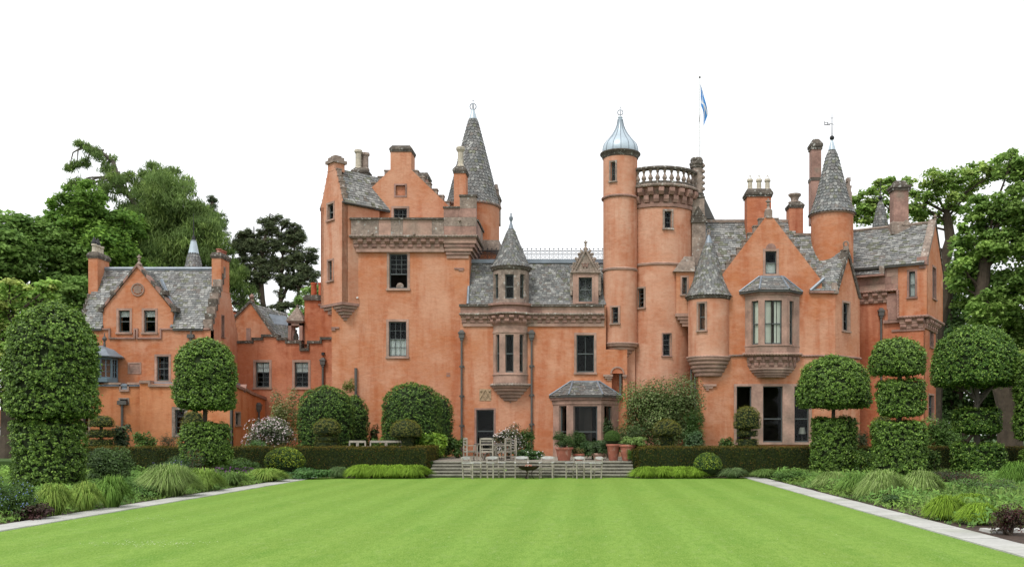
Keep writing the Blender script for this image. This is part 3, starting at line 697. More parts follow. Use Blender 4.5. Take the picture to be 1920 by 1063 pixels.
obj('carved_top', Mb().taper(X(926, D4), X(936, D4), D4, D4 + .4, Z(368, D4), Z(356, D4), .05).taper(X(925, D4), X(935, D4), D4, D4 + .4, Z(356, D4), Z(345, D4), .08), STONEG, c)
# small things on the wall
obj('stone_bracket', Mb().fbox(fk, X(852, D), X(870, D), -.06, .1, Z(505, D), Z(502.5, D)).fbox(fk, X(860, D), X(869, D), -.05, .1, Z(508, D), Z(505, D)), STONEB, keep)
obj('stone_bracket', Mb().fbox(fk, X(622, D), X(636, D), -.08, .1, Z(616, D), Z(613, D)).fbox(fk, X(622, D), X(629, D), -.07, .1, Z(620, D), Z(616, D)), STONEB, keep)
obj('air_brick', Mb().fbox(fk, X(837, D), X(844, D), -.015, .1, Z(706, D), Z(702, D)).fbox(fk, X(837, D), X(844, D), -.015, .1, Z(700.5, D), Z(699, D)), STONEB, keep)
downpipe(keep, X(668, D), D - .1, ZT, Z(690, D), .075, hopper=False)
obj('floodlight', Mb().tube([fk(X(671, D), -.18, Z(559, D)), fk(X(671, D), .02, Z(558, D))], .045, 8), LACE, keep, label='small white lamp on the wall')

# ================================================================== 2 middle range
D = 49.2; fm_ = Fr(0, D); mid = thing('castle_middle_range', 'low middle range with slated mansard, hanging oriel and ground-floor bay window', 'castle wing', (X(997, D), D, ZT), 'wings of the orange castle')
x_ = lambda p: X(p, D); z_ = lambda y: Z(y, D)
H = [window(mid, fm_, *wpx(fm_, 1081, 1114, 628, 698), cols=2, up=1, low=1, sw=.12),
     window(mid, fm_, *wpx(fm_, 893, 926, 768, 848), cols=1, up=1, low=1, sw=.09, smat=STONEB, lab='tall dark garden door sash')]
H.append((x_(1048), x_(1148), ZT + .1, z_(765)))     # opening behind the bay
H.append((x_(934), x_(980), z_(695), z_(630)))
w = Mb(); aL, aR = x_(863), x_(1176)
nich = (x_(1147), x_(1168), z_(752), z_(700))
slab(w, fm_, [(aL, ZT - .3), (aR, ZT - .3), (aR, z_(655)), (x_(1136), z_(655)), (x_(1136), z_(572)), (aL, z_(572))], H + [nich]); box_rest(w, fm_, aL, x_(1136), 7, ZT - .3, z_(574), .45)
obj('wall', w, HARL, mid)
obj('niche_back', Mb().fbox(fm_, nich[0] - .1, nich[1] + .1, .42, .5, nich[2] - .1, z_(683)), HARLD, mid)
# arch ring over the niche
b = Mb(); cxn, rn = (nich[0] + nich[1]) / 2, (nich[1] - nich[0]) / 2; zc = nich[3]; n = 14; P = []
for i in range(n + 1):
    t = pi * i / n; P += [(cxn - rn * 1.0 * cos(t), D - .06, zc + rn * 1.0 * sin(t)), (cxn - rn * 1.28 * cos(t), D - .06, zc + rn * 1.28 * sin(t)), (cxn - rn * 1.28 * cos(t), D + .1, zc + rn * 1.28 * sin(t)), (cxn - rn * cos(t), D + .3, zc + rn * sin(t))]
b.add(P, [(i * 4 + k, i * 4 + 4 + k, i * 4 + 4 + (k + 1) % 4, i * 4 + (k + 1) % 4) for i in range(n) for k in range(4)])
ar = obj('arch_moulding', b, STONE, mid, smooth=True)
obj('arch_corbel', Mb().fbox(fm_, x_(1131), x_(1149), -.14, .05, z_(706), z_(702)).fbox(fm_, x_(1134), x_(1148), -.11, .05, z_(709.5), z_(706)).fbox(fm_, x_(1138), x_(1146), -.07, .05, z_(713), z_(709.5)), STONE, mid)
obj('arch_corbel', Mb().fbox(fm_, x_(1167), x_(1175), -.14, .05, z_(706), z_(702)).fbox(fm_, x_(1169), x_(1174), -.1, .05, z_(709), z_(706)), STONE, mid)
# open arch head above the niche, its shade painted as a deep-orange sheet
b = Mb(); b.add([(cxn, D - .012, zc)] + [(cxn - rn * cos(pi * i / n), D - .012, zc + rn * sin(pi * i / n)) for i in range(n + 1)], [(0, i + 2, i + 1) for i in range(n)]); obj('arch_shade', b, HARLD, ar)
downpipe(mid, x_(1163.5), D + .12, z_(745), z_(692), .07, hopper=False)
# cornice: ledge, ashlar band, rope, chequered corbels
ashlar(mid, fm_, x_(864), x_(1133), z_(589), z_(576), -.22, .1, 9, 1, ms=(STONE, STONEB))
obj('ledge', Mb().fbox(fm_, x_(862), x_(1133), -.34, .6, z_(576), z_(571.5)), STONED, mid)
rope(mid, [fm_(x_(862), -.28, z_(590)), fm_(x_(1133), -.28, z_(590))], .06, STONEG)
band(mid, fm_, x_(864), x_(1133), z_(594), z_(590), -.24, .1, STONEB)
corbels(mid, fm_, x_(866), x_(1133), z_(607), z_(594), .45, .24)
band(mid, fm_, x_(868), x_(1133), z_(612), z_(607), -.08, .1, STONE)
# mansard
De, Dr = 49.5, 51.0; A = lambda p, y, d: (X(p, d), d, Z(y, d))
slate_roof(mid, [(A(876, 571, De), A(1136, 571, De), A(1136, 492, Dr), A(880, 492, Dr))], lich=.2, ch=.135, sw=.2)
obj('lead_ridge', Mb().box(X(878, Dr), X(1136, Dr), Dr - .14, Dr + .25, Z(494, Dr), Z(487, Dr)), LEAD, mid)
obj('flat_roof', Mb().box(X(878, Dr), X(1136, Dr), Dr + .25, 56, Z(494, Dr), Z(490, Dr)), LEAD, mid)
obj('lead_valley', Mb().tube([A(877, 570, De - .05), A(881, 490, Dr - .05)], .07, 6), LEAD, mid)
cr = Mb(); x0c, x1c = X(893, Dr), X(1134, Dr); zc0, zc1 = Z(487, Dr), Z(464, Dr); hh = zc1 - zc0; yy = Dr + .05
cr.box(x0c, x1c, yy - .02, yy + .02, zc0, zc0 + .04); cr.box(x0c, x1c, yy - .012, yy + .012, zc0 + hh * .42, zc0 + hh * .46); cr.box(x0c, x1c, yy - .012, yy + .012, zc0 + hh * .72, zc0 + hh * .76)
n = int((x1c - x0c) / .235)
for i in range(n):
    x = x0c + (i + .5) * (x1c - x0c) / n
    cr.box(x - .011, x + .011, yy - .011, yy + .011, zc0, zc1); cr.box(x - .04, x + .04, yy - .01, yy + .01, zc0 + hh * .86, zc0 + hh * .92)
    for (zo, rr) in ((.58, .085), (.22, .085)):
        cr.tube([(x + .1175 + rr * cos(2 * pi * j / 6), yy, zc0 + hh * zo + rr * sin(2 * pi * j / 6)) for j in range(7)], .011, 4, caps=False)
obj('roof_cresting', cr, BLACK, mid)
# hanging oriel with cone roof
cxo = X(957, D); cyo = D + .42; ro = 1.0
lo = Mb(); WN = [rwin(mid, cxo, cyo, ro, 957, a, b_, 627, 698, sw=0, cols=1, up=1, low=1, smat=STONE) for a, b_ in ((928, 935), (946, 962), (973, 981.5))]
round_wall(lo, cxo, cyo, ro, z_(718) - .02, z_(610), WN, 40, .25); orl = obj('oriel', lo, STONE, mid, smooth=True)
for yb, yt, rr in ((624, 619, .03), (703, 700, .04)): obj('oriel_moulding', Mb().lathe([(ro, Z(yb, 48.6)), (ro + rr, Z(yb, 48.6) + .02), (ro + rr, Z(yt, 48.6) - .02), (ro, Z(yt, 48.6))], cxo, cyo, 40, radians(-110), radians(110)), STONE, orl, smooth=True)
rope(orl, arcpts(cxo, cyo, ro + .1, Z(720, 48.2), radians(-95), radians(95)), .07)
stepped_corbel(orl, cxo, cyo, ro + .08, Z(721, 48.3), Z(757, 48.8), 6, m=STONE, tip=.22)
bulge = Mb().lathe([(ro + .0, z_(612)), (ro + .08, z_(608)), (ro + .12, z_(607)), (ro + .14, z_(592)), (ro + .3, z_(590)), (ro + .24, z_(586)), (ro + .22, z_(577)), (ro + .36, z_(575)), (ro + .36, z_(571)), (ro - .1, z_(569))], cxo, cyo, 40, radians(-105), radians(105)); obj('cornice_bulge', bulge, STONEB, orl, smooth=True)
rcorbels(orl, cxo, cyo, ro + .12, radians(-80), radians(80), z_(607), z_(594), .42, .2)
rope(orl, arcpts(cxo, cyo, ro + .3, z_(590), radians(-80), radians(80)), .06)
ru = .95; up_ = Mb(); WN = [rwin(mid, cxo, cyo, ru, 957, a, b_, 514, 560, sw=0, cols=1, up=1, low=1, curtain=('net', .15, .55) if a == 945 else None) for a, b_ in ((925, 933), (945.5, 962.5), (974, 983))]
round_wall(up_, cxo, cyo, ru, z_(571), z_(500), WN, 40, .25); obj('oriel_drum', up_, STONEG, orl, smooth=True)
for t in (-52, -29, 20, 45): pass
kz = 48.9 / F
obj('eaves_ring', Mb().lathe([(ru, Z(506, 48.9)), (ru + .06, Z(505, 48.9)), (ru + .14, Z(500, 48.9)), (ru + .14, Z(498, 48.9)), (ru - .1, Z(497, 48.9))], cxo, cyo, 40), STONED, orl, smooth=True)
cone_roof(orl, cxo, cyo, [(39 * kz, Z(499, 48.9)), (31 * kz, Z(487, 48.9)), (22 * kz, Z(466, 48.9)), (12.5 * kz, Z(442, 48.9)), (5.5 * kz, Z(424, 48.9))], sw=.16, ch=.14, lich=.1) if False else cone_roof(mid, cxo, cyo, [(39 * kz, Z(499, 48.9)), (31 * kz, Z(487, 48.9)), (22 * kz, Z(466, 48.9)), (12.5 * kz, Z(442, 48.9)), (5.5 * kz, Z(424, 48.9))], sw=.16, ch=.14, lich=.1)
obj('lead_tip', Mb().lathe([(6 * kz, Z(426, 48.9)), (2.4 * kz, Z(414, 48.9)), (1.8 * kz, Z(410, 48.9)), (3.6 * kz, Z(406, 48.9)), (3.8 * kz, Z(402, 48.9)), (1.2 * kz, Z(398, 48.9)), (1.6 * kz, Z(395, 48.9)), (.5 * kz, Z(393, 48.9))], cxo, cyo, 14), LEAD, mid, smooth=True)
# dormer with the carved letter
Dd = 49.45; fd = Fr(0, Dd); H = [window(mid, fd, *wpx(fd, 1085, 1110, 520, 566), cols=2, up=1, low=1, sw=.11)]
dm = Mb(); xd = lambda p: X(p, Dd); zd = lambda y: Z(y, Dd)
slab(dm, fd, [(xd(1074), zd(572)), (xd(1122), zd(572)), (xd(1122), zd(511)), (xd(1074), zd(511))], H, .3)
dm.fbox(fd, xd(1076), xd(1080), .3, 1.5, zd(572), zd(511)).fbox(fd, xd(1116), xd(1120), .3, 1.5, zd(572), zd(511)); dr = obj('dormer', dm, STONE, mid)
obj('dormer_cornice', Mb().fbox(fd, xd(1070), xd(1126), -.1, .3, zd(512), zd(508.5)), STONEG, dr)
b = Mb(); b.prism([fd(xd(1076), -.0, zd(508)), fd(xd(1120), 0, zd(508)), fd(xd(1098), 0, zd(469))], (0, .3, 0))
for s in (-1, 1): b.prism([fd(xd(1098 + s * 23), -.07, zd(508.5)), fd(xd(1098 + s * 19), -.07, zd(508.5)), fd(xd(1098), -.07, zd(472)), fd(xd(1098), -.07, zd(465))], (0, .38, 0))
obj('pediment', b, STONEG, dr)
for s in (-1, 1):
    b = Mb()
    for (p, y, r_) in ((21, 494, 3.4), (17, 485, 3.2), (23, 500, 3.8), (12, 476, 2.8), (8, 470, 2.2)):
        b.tube([fd(xd(1098 + s * (p + r_ * .6 * cos(q * pi / 5))), .1, zd(y + r_ * .6 * sin(q * pi / 5))) for q in range(11)], .05, 5, caps=False)
    for j in range(9): b.sphere(fd(xd(1098 + s * (24.5 - j * 2.2)), .12, zd(506 - j * 4.2)), .075, 8, 6)
    obj('scroll_ornament', b, STONEG, dr, smooth=True)
for q_ in ((1068.5, 1074), (1122, 1127)): obj('console', Mb().fbox(fd, xd(q_[0]), xd(q_[1]), .02, 1.2, zd(545), zd(512)).fbox(fd, xd(q_[0] + 1), xd(q_[1] - 1), .03, .8, zd(553), zd(545)), STONEG, dr)
b = Mb(); zW0, zW1 = zd(502), zd(494)
for (p, q) in ((1091.5, 1094), (1097, 1094), (1097, 1100), (1102.5, 1100)):
    x0, x1 = xd(p), xd(q); t = .028; b.prism([fd(x0 - t, -.03, zW1), fd(x0 + t, -.03, zW1), fd(x1 + t, -.03, zW0), fd(x1 - t, -.03, zW0)], (0, .04, 0))
for p in (1091.5, 1097, 1102.5): b.fbox(fd, xd(p) - .06, xd(p) + .06, -.028, .01, zW1 - .012, zW1 + .012)
obj('carved_letter', b, STONEB, dr)
stone_finial(dr, xd(1098), Dd + .1, zd(468), .13, STONEG, 'leaf')
slate_roof(mid, [((xd(1074), Dd + 1.9, zd(509)), (xd(1074), Dd + .3, zd(509)), (xd(1098), Dd + .3, zd(472)), (xd(1098), Dd + 1.9, zd(472))), ((xd(1122), Dd + .3, zd(509)), (xd(1122), Dd + 1.9, zd(509)), (xd(1098), Dd + 1.9, zd(472)), (xd(1098), Dd + .3, zd(472)))], name='dormer_roof')
downpipe(mid, x_(866), D - .1, ZT, z_(634), .055); downpipe(mid, x_(997), D - .1, ZT + .1, z_(634), .055)
# carved stone panel
b = Mb(); b.fbox(fm_, x_(899), x_(921), -.02, .05, z_(751), z_(729)); pn = obj('carved_panel', b, mat('pale_carved_stone', (.38, .27, .17), .9, .25, 5, .4, 25), mid)
b = Mb(); P = lambda p, y: fm_(x_(p), -.035, z_(y))
for (p, q) in (((900, 748), (910, 731)), ((910, 731), (920, 748))): b.tube([P(*p), P(*q)], .025, 4)
for (p, y, r_) in ((902, 733, .06), (918, 733, .06)): b.sphere(P(p, y), r_, 8, 5)
b.prism([P(904, 737), P(916, 737), P(916, 744), P(910, 750), P(904, 744)], (0, .03, 0)); b.tube([P(907 + 3 + 4 * cos(t / 2), 741 + 4 * sin(t / 2)) for t in range(14)], .02, 4)
obj('carving', b, mat('pale_carved_relief', (.33, .235, .15), .9, .25, 5, .4, 25), pn)
# canted bay on the ground floor
Db = 48.0; p0, p1, p2, p3 = (X(1037, D), D), (X(1070, Db), Db), (X(1127, Db), Db), (X(1160, 49.0), 49.2)
bay = Mb(); bo = thing('bay_tmp', 'x', 'x'); bpy.data.objects.remove(bo)
segs = [(p0, p1, (1048, 1062)), (p1, p2, (1075, 1120)), (p2, p3, (1133, 1148))]
for (u, v, (wa, wb)) in segs:
    f_ = Fr(u[0], u[1], atan2(v[1] - u[1], v[0] - u[0])); L_ = hypot(v[0] - u[0], v[1] - u[1]); a, b_ = f_.px(wa), f_.px(wb)
    h = window(mid, f_, a, b_, ZT + .35, Z(761, f_.D(a)), cols=1, up=1, low=1, sw=0, split=.42, fm=FRAME, smat=STONE)
    slab(bay, f_, [(0, ZT - .1), (L_, ZT - .1), (L_, Z(757, Db)), (0, Z(757, Db))], [h], .28)
bw = obj('bay_wall', bay, STONE, mid)
def ring3(name, off, za, zb, m, par):
    q0, q1, q2, q3 = (p0[0] - off * 1.2, D + .02), (p1[0] - off * .4, Db - off), (p2[0] + off * .4, Db - off), (p3[0] + off * 1.2, D + .02)
    return obj(name, Mb().prism([(x, y, za) for x, y in (q0, q1, q2, q3)], (0, 0, zb - za)), m, par)
ring3('bay_frieze', .05, Z(757, Db), Z(746, Db), STONE, bw); ring3('bay_cornice', .14, Z(749, Db), Z(744.5, Db), STONEB, bw); ring3('bay_eaves', .2, Z(744.5, Db), Z(741.5, Db), STONED, bw)
zE = Z(741, Db); zR = Z(716, D); q = [(X(1030, D), D, zE), (X(1070, Db) - .1, Db - .22, zE), (X(1127, Db) + .1, Db - .22, zE), (X(1164, D), D, zE)]; tq = [(X(1071, D), D - .02, zR), (X(1074, D), D - .12, zR), (X(1119, D), D - .12, zR), (X(1123, D), D - .02, zR)]
rf = slate_roof(mid, [(q[0], q[1], tq[1], tq[0]), (q[1], q[2], tq[2], tq[1]), (q[2], q[3], tq[3], tq[2])], name='bay_roof', ch=.14, sw=.26, lich=.05)
for i in range(4): obj('lead_hip', Mb().tube([Vector(q[i]) + Vector((0, 0, .05)), Vector(tq[i]) + Vector((0, 0, .05))], .045, 6), LEAD, rf)
obj('lead_flashing', Mb().box(X(1070, D), X(1124, D), D - .16, D + .02, zR - .03, zR + .06), LEAD, rf)

# ================================================================== 3 round tower with balustrade, stair turret and onion dome
rt = thing('castle_round_tower', 'round tower ringed by a stone balustrade, with a slim onion-domed stair turret', 'castle wing', (X(1236, 51.3), 51.3, ZT), 'wings of the orange castle')
cx, cy, r = X(1236, 51.3), 51.3, 66 * 51.3 / F; Df = cy - r; zf = lambda y: Z(y, Df)
W = [rwin(rt, cx, cy, r, 1236, 1246, 1259, 396, 428, sw=.1, cols=1, up=3, sash=False, smat=STONEG), rwin(rt, cx, cy, r, 1236, 1195.5, 1207.5, 541, 577, sw=.09, cols=1, up=4, sash=False),
     rwin(rt, cx, cy, r, 1236, 1243, 1257, 626, 667, sw=.06, cols=1, up=4, sash=False, smat=STONEB)]
w = Mb(); round_wall(w, cx, cy, r, ZT - .3, zf(380), W, 64); obj('wall', w, HARLP, rt, smooth=True)
obj('string_course', Mb().lathe([(r, zf(497)), (r + .06, zf(496)), (r + .08, zf(493)), (r, zf(491))], cx, cy, 64, radians(-75), radians(75)), STONE, rt, smooth=True)
rp = 75 * 51.3 / F; Dp = cy - rp; zp = lambda y: Z(y, Dp)
b = Mb().lathe([(r, zp(386)), (r + .07, zp(385)), (r + .09, zp(379)), (r + .02, zp(378)), (r + .04, zp(350)), (rp - .02, zp(349)), (rp, zp(344)), (r - .3, zp(344)), (r - .4, zp(370))], cx, cy, 64, cap=False); obj('parapet_ring', b, STONEB, rt, smooth=True)
rcorbels(rt, cx, cy, r + .05, radians(-100), radians(75), zp(377), zp(351), .50, .27, grow=.06)
rope(rt, arcpts(cx, cy, rp, zp(346), radians(-90), radians(90), 40), .08)
ba = obj('balustrade_base', Mb().lathe([(rp - .32, zp(344)), (rp - .02, zp(344)), (rp - .04, zp(338)), (rp - .3, zp(338)), (rp - .32, zp(344))], cx, cy, 64, cap=False), STONED, rt, smooth=True)
tr = obj('top_rail', Mb().lathe([(rp - .32, zp(316)), (rp - .02, zp(316)), (rp + .02, zp(313.5)), (rp, zp(310.5)), (rp - .32, zp(310.5)), (rp - .32, zp(316))], cx, cy, 64, cap=False), STONED, rt, smooth=True)
hb = zp(316) - zp(338); bm_ = None; nb = 34
for i in range(nb):
    t = 2 * pi * (i + .35) / nb
    if bm_ is None:
        bb = Mb(); bb.lathe([(.11, 0), (.11, .05 * hb), (.07, .09 * hb), (.115, .2 * hb), (.135, .32 * hb), (.10, .45 * hb), (.055, .6 * hb), (.05, .72 * hb), (.085, .8 * hb), (.06, .85 * hb), (.11, .93 * hb), (.11, hb)], 0, 0, 10); bm_ = mesh_of('baluster', bb, STONEG, smooth=True)
    if -2.1 < ((t + pi) % (2 * pi)) - pi < 2.1 or True: obj('baluster', bm_, None, rt, loc=(cx + (rp - .17) * sin(t), cy - (rp - .17) * cos(t), zp(338)), rz=t)
obj('tower_roof', Mb().lathe([(r - .1, zp(360)), (r - .1, zp(352)), (.05, zp(346))], cx, cy, 32), LEAD, rt)
# stair turret
cs, ys, rs = X(1163, 50.0), 50.0, 32 * 50.0 / F; zs = lambda y: Z(y, 49.1)
W = [rwin(rt, cs, ys, rs, 1163, 1147, 1159.5, 576, 606, sw=.09, cols=1, up=3, sash=False), rwin(rt, cs, ys, rs, 1163, 1145, 1154, 304, 340, sw=.08, cols=2, up=3, sash=False, smat=STONEG)]
w = Mb(); round_wall(w, cs, ys, rs, zs(641), zs(288), W, 48, .25); obj('turret_wall', w, HARLP, rt, smooth=True)
obj('string_course', Mb().lathe([(rs, zs(506)), (rs + .05, zs(505)), (rs + .07, zs(502)), (rs, zs(500))], cs, ys, 48, radians(-120), radians(70)), STONE, rt, smooth=True)
rope(rt, arcpts(cs, ys, rs + .03, zs(366), radians(-120), radians(60)), .07, STONEB); rope(rt, arcpts(cs, ys, rs + .04, zs(643), radians(-100), radians(95)), .06, STONE)
stepped_corbel(rt, cs, ys - .05, rs + .02, zs(644), zs(673), 5, m=STONE, tip=.12)
obj('eaves_ring', Mb().lathe([(rs, zs(291)), (rs + .05, zs(289)), (rs + .08, zs(285)), (rs + .17, zs(282)), (rs + .17, zs(280)), (rs - .1, zs(279))], cs, ys, 40), STONED, rt, smooth=True)
ks = 49.1 / F; prof = [(33.5, 280), (34.5, 276), (33.8, 270), (31.5, 263), (27, 257), (20.5, 250), (14, 241), (9.5, 233), (6.5, 225), (5.2, 218), (4.8, 214)]
dome = obj('onion_dome', Mb().lathe([(a * ks, zs(y)) for a, y in prof], cs, ys, 40), LEADP, rt, smooth=True)
for i in range(14):
    t = 2 * pi * i / 14; obj('standing_seam', Mb().tube([(cs + (a * ks + .004) * sin(t), ys - (a * ks + .004) * cos(t), zs(y)) for a, y in prof], .018, 4), LEAD, dome)
obj('dome_neck', Mb().lathe([(5 * ks, zs(214)), (6.2 * ks, zs(213)), (6.2 * ks, zs(211)), (4 * ks, zs(210)), (3.8 * ks, zs(203)), (4.8 * ks, zs(202)), (4.8 * ks, zs(200)), (3.6 * ks, zs(199)), (3.4 * ks, zs(192)), (1 * ks, zs(190))], cs, ys, 14), LEADP, dome, smooth=True) if False else obj('dome_neck', Mb().lathe([(5 * ks, zs(228)), (6.4 * ks, zs(227.5)), (6.4 * ks, zs(226)), (4.4 * ks, zs(225)), (4.2 * ks, zs(219)), (5 * ks, zs(218.5)), (5 * ks, zs(217)), (4 * ks, zs(216)), (3.8 * ks, zs(212)), (4.6 * ks, zs(211)), (4.4 * ks, zs(209)), (1.5 * ks, zs(208))], cs, ys, 14), LEADP, dome, smooth=True)
finial_ring(dome, cs, ys, zs(208), .19, LEAD)
obj('connecting_wall', Mb().box(X(1158, 50), X(1190, 50), 49.75, 51.6, ZT, zs(362)), HARLP, rt)
# box oriel squeezed to the right of the tower
fo = Fr(0, 49.35); xo = lambda p: X(p, 49.35); zo = lambda y: Z(y, 49.35); H = [window(rt, fo, *wpx(fo, 1279, 1288, 520, 552), cols=1, up=3, sash=False, sw=.09)]
w = Mb(); slab(w, fo, [(xo(1268), zo(587)), (xo(1302), zo(587)), (xo(1302), zo(508)), (xo(1268), zo(508))], H, .3); w.fbox(fo, xo(1268), xo(1271), .3, 1.6, zo(587), zo(508)); bx_ = obj('box_oriel', w, HARL, rt)
for i, (ya, yb, q) in enumerate(((510, 500, 1261), (500, 490, 1268), (490, 479, 1276))):
    obj('roof_slab', Mb().add([(xo(q), 49.2 + .15 * i, zo(ya)), (xo(1303), 49.2 + .15 * i, zo(ya)), (xo(1303), 51, zo(ya)), (xo(q) + .0, 51, zo(ya)), (xo(q + 8), 49.3 + .15 * i, zo(yb)), (xo(1303), 49.3 + .15 * i, zo(yb)), (xo(1303), 51, zo(yb)), (xo(q + 8), 51, zo(yb))],
        [(0, 3, 2, 1), (4, 5, 6, 7), (0, 1, 5, 4), (1, 2, 6, 5), (2, 3, 7, 6), (3, 0, 4, 7)]), STONEG, bx_)
for i in range(4): obj('corbel_course', Mb().fbox(fo, xo(1266 + i * 4.5), xo(1302), -.08 + .05 * i, .8, zo(593.5 + 6 * i), zo(587.5 + 6 * i)), STONE, bx_)
# carved stone chimney shaft with the flagpole
Ds = 50.2; fs = Fr(0, Ds); xs, zz = (lambda p: X(p, Ds)), (lambda y: Z(y, Ds))
b = Mb().box(xs(1297.5), xs(1323), Ds, Ds + .9, zz(560), zz(412)); sh = obj('chimney_shaft', b, STONEG, rt)
obj('shaft_ledge', Mb().box(xs(1295.5), xs(1326), Ds - .08, Ds + .98, zz(418), zz(412)).box(xs(1296.5), xs(1324.5), Ds - .04, Ds + .94, zz(412), zz(406)), STONED, sh)
obj('shaft_base', Mb().taper(xs(1297), xs(1322), Ds + .0, Ds + .9, zz(406), zz(384), .04).box(xs(1297.5), xs(1321), Ds + .05, Ds + .85, zz(384), zz(372)), STONEG, sh)
obj('shaft_gablet', Mb().prism([(xs(1297.5), Ds - .03, zz(405)), (xs(1321), Ds - .03, zz(405)), (xs(1309), Ds - .03, zz(386))], (0, .1, 0)), STONED, sh)
obj('shaft_ring', Mb().lathe([(.36, zz(372)), (.42, zz(370)), (.42, zz(366)), (.34, zz(364)), (.38, zz(361)), (.3, zz(359))], xs(1309.5), Ds + .42, 10), STONED, sh)
up2 = Mb().lathe([(.33, zz(360)), (.31, zz(354)), (.31, zz(312))], xs(1309), Ds + .42, 8)
for i in range(5): z1 = zz(352 - i * 11); up2.sphere((xs(1309) + .31, Ds + .3, z1), .11, 8, 6)
obj('shaft_column', up2, STONEG, sh)
obj('cap', Mb().lathe([(.31, zz(313)), (.38, zz(311)), (.36, zz(308)), (.40, zz(306)), (.40, zz(303)), (.33, zz(301)), (.35, zz(297)), (.3, zz(293)), (.2, zz(293))], xs(1308), Ds + .42, 8), STONED, sh)
obj('rear_spirelet', Mb().lathe([(.75, Z(415, 54)), (.12, Z(372, 54))], X(1318, 54), 54, 8), SLATEU, rt)
# flagpole and flag
fpx = X(1312, 51.2); pole = thing('flagpole', 'thin white flagpole above the carved chimney beside the round tower', 'flagpole', (fpx, 51.2, Z(300, 51.2)))
obj('pole', Mb().tube([(fpx, 51.2, Z(330, 51.2)), (fpx, 51.2, Z(147, 51.2))], [.045, .03], 8), mat('white_paint', (.75, .76, .78), .4, 0, 1, 0), pole)
obj('truck', Mb().sphere((fpx, 51.2, Z(145.5, 51.2)), .06, 10, 6), IRON, pole); obj('cleat', Mb().tube([(fpx + .02, 51.14, Z(216, 51.2)), (fpx - .06, 51.14, Z(230, 51.2))], .012, 4), IRON, pole)
nu, nv = 44, 34; fl_ = Mb(); zt_f = Z(158, 51.2); zb_f = Z(241, 51.2)
for j in range(nv + 1):
    for i in range(nu + 1):
        u, v = i / nu, j / nv                         # u along the fly, v down the hoist
        du, dv = u * 1.8, v * 1.15; d1 = abs(du / 1.8 * 1.15 - dv) * .84; d2 = abs((1 - du / 1.8) * 1.15 - dv) * .84
        fl_.col = (.78, .79, .82) if min(d1, d2) < .085 else (.07, .28, .66)
        s = u ** .8; x = fpx + .03 + .42 * s * (1 - .5 * v) + .035 * sin(u * 9 + v * 2); y = 51.2 + .14 * sin(u * 8 + v * 1.3) * s ** .5; z = zt_f - v * .72 - u * 1.62 - .05 * sin(u * 9)
        fl_.v.append((x, y, z)); fl_.c.append(fl_.col)
fl_.f = [(j * (nu + 1) + i, j * (nu + 1) + i + 1, (j + 1) * (nu + 1) + i + 1, (j + 1) * (nu + 1) + i) for j in range(nv) for i in range(nu)]
single('flag', fl_, CLOTH, 'blue flag with a white diagonal cross hanging limp from the pole', 'flag', (fpx, 51.2, zb_f), smooth=True)
# ================================================================== 4 right wing with tall gable, oriel and bell-roofed turret
D = 48.5; f4 = Fr(0, D); rw = thing('castle_right_wing', 'right wing with sharp crow-stepped gable, canted oriel and bell-roofed corner turret', 'castle wing', (X(1438, D), D, ZT), 'wings of the orange castle')
x_ = lambda p: X(p, D); z_ = lambda y: Z(y, D)
H = [window(rw, f4, *wpx(f4, 1435, 1456, 471, 514), cols=1, up=1, low=1, sw=.12, curtain=('net', .05, .5))]
for a, b_ in ((1381, 1409), (1430.5, 1467.5), (1489.5, 1517)): H.append(window(rw, f4, x_(a), x_(b_), z_(829), z_(724), cols=1, up=1, low=1, sw=0, split=.42))
H.append((x_(1404), x_(1490), z_(640), z_(566)))
w = Mb(); base = [(x_(1310), ZT - .3), (x_(1566), ZT - .3), (x_(1566), z_(547)), (x_(1541), z_(547)), (x_(1541), z_(527)), (x_(1444.5), z_(402)), (x_(1439.5), z_(402)), (x_(1352), z_(518)), (x_(1310), z_(518))]
slab(w, f4, base, H); w.fbox(f4, x_(1310), x_(1313), .45, 6, ZT - .3, z_(518)); w.fbox(f4, x_(1313), x_(1600), 5.6, 6, ZT - .3, z_(548)); obj('wall', w, HARL, rw)
# stone dressings of the three tall ground-floor windows
dz0, dz1 = z_(832), z_(719)
for a, b_ in ((1376, 1381), (1409, 1430.5), (1467.5, 1489.5), (1517, 1522)): obj('mullion', Mb().fbox(f4, x_(a), x_(b_), -.03, .2, z_(829), z_(724)), STONE, rw)
obj('lintel', Mb().fbox(f4, x_(1376), x_(1522), -.032, .2, z_(724), z_(719.5)), STONE, rw); obj('window_sill', Mb().fbox(f4, x_(1375), x_(1523), -.07, .2, z_(833), z_(829)), STONE, rw)
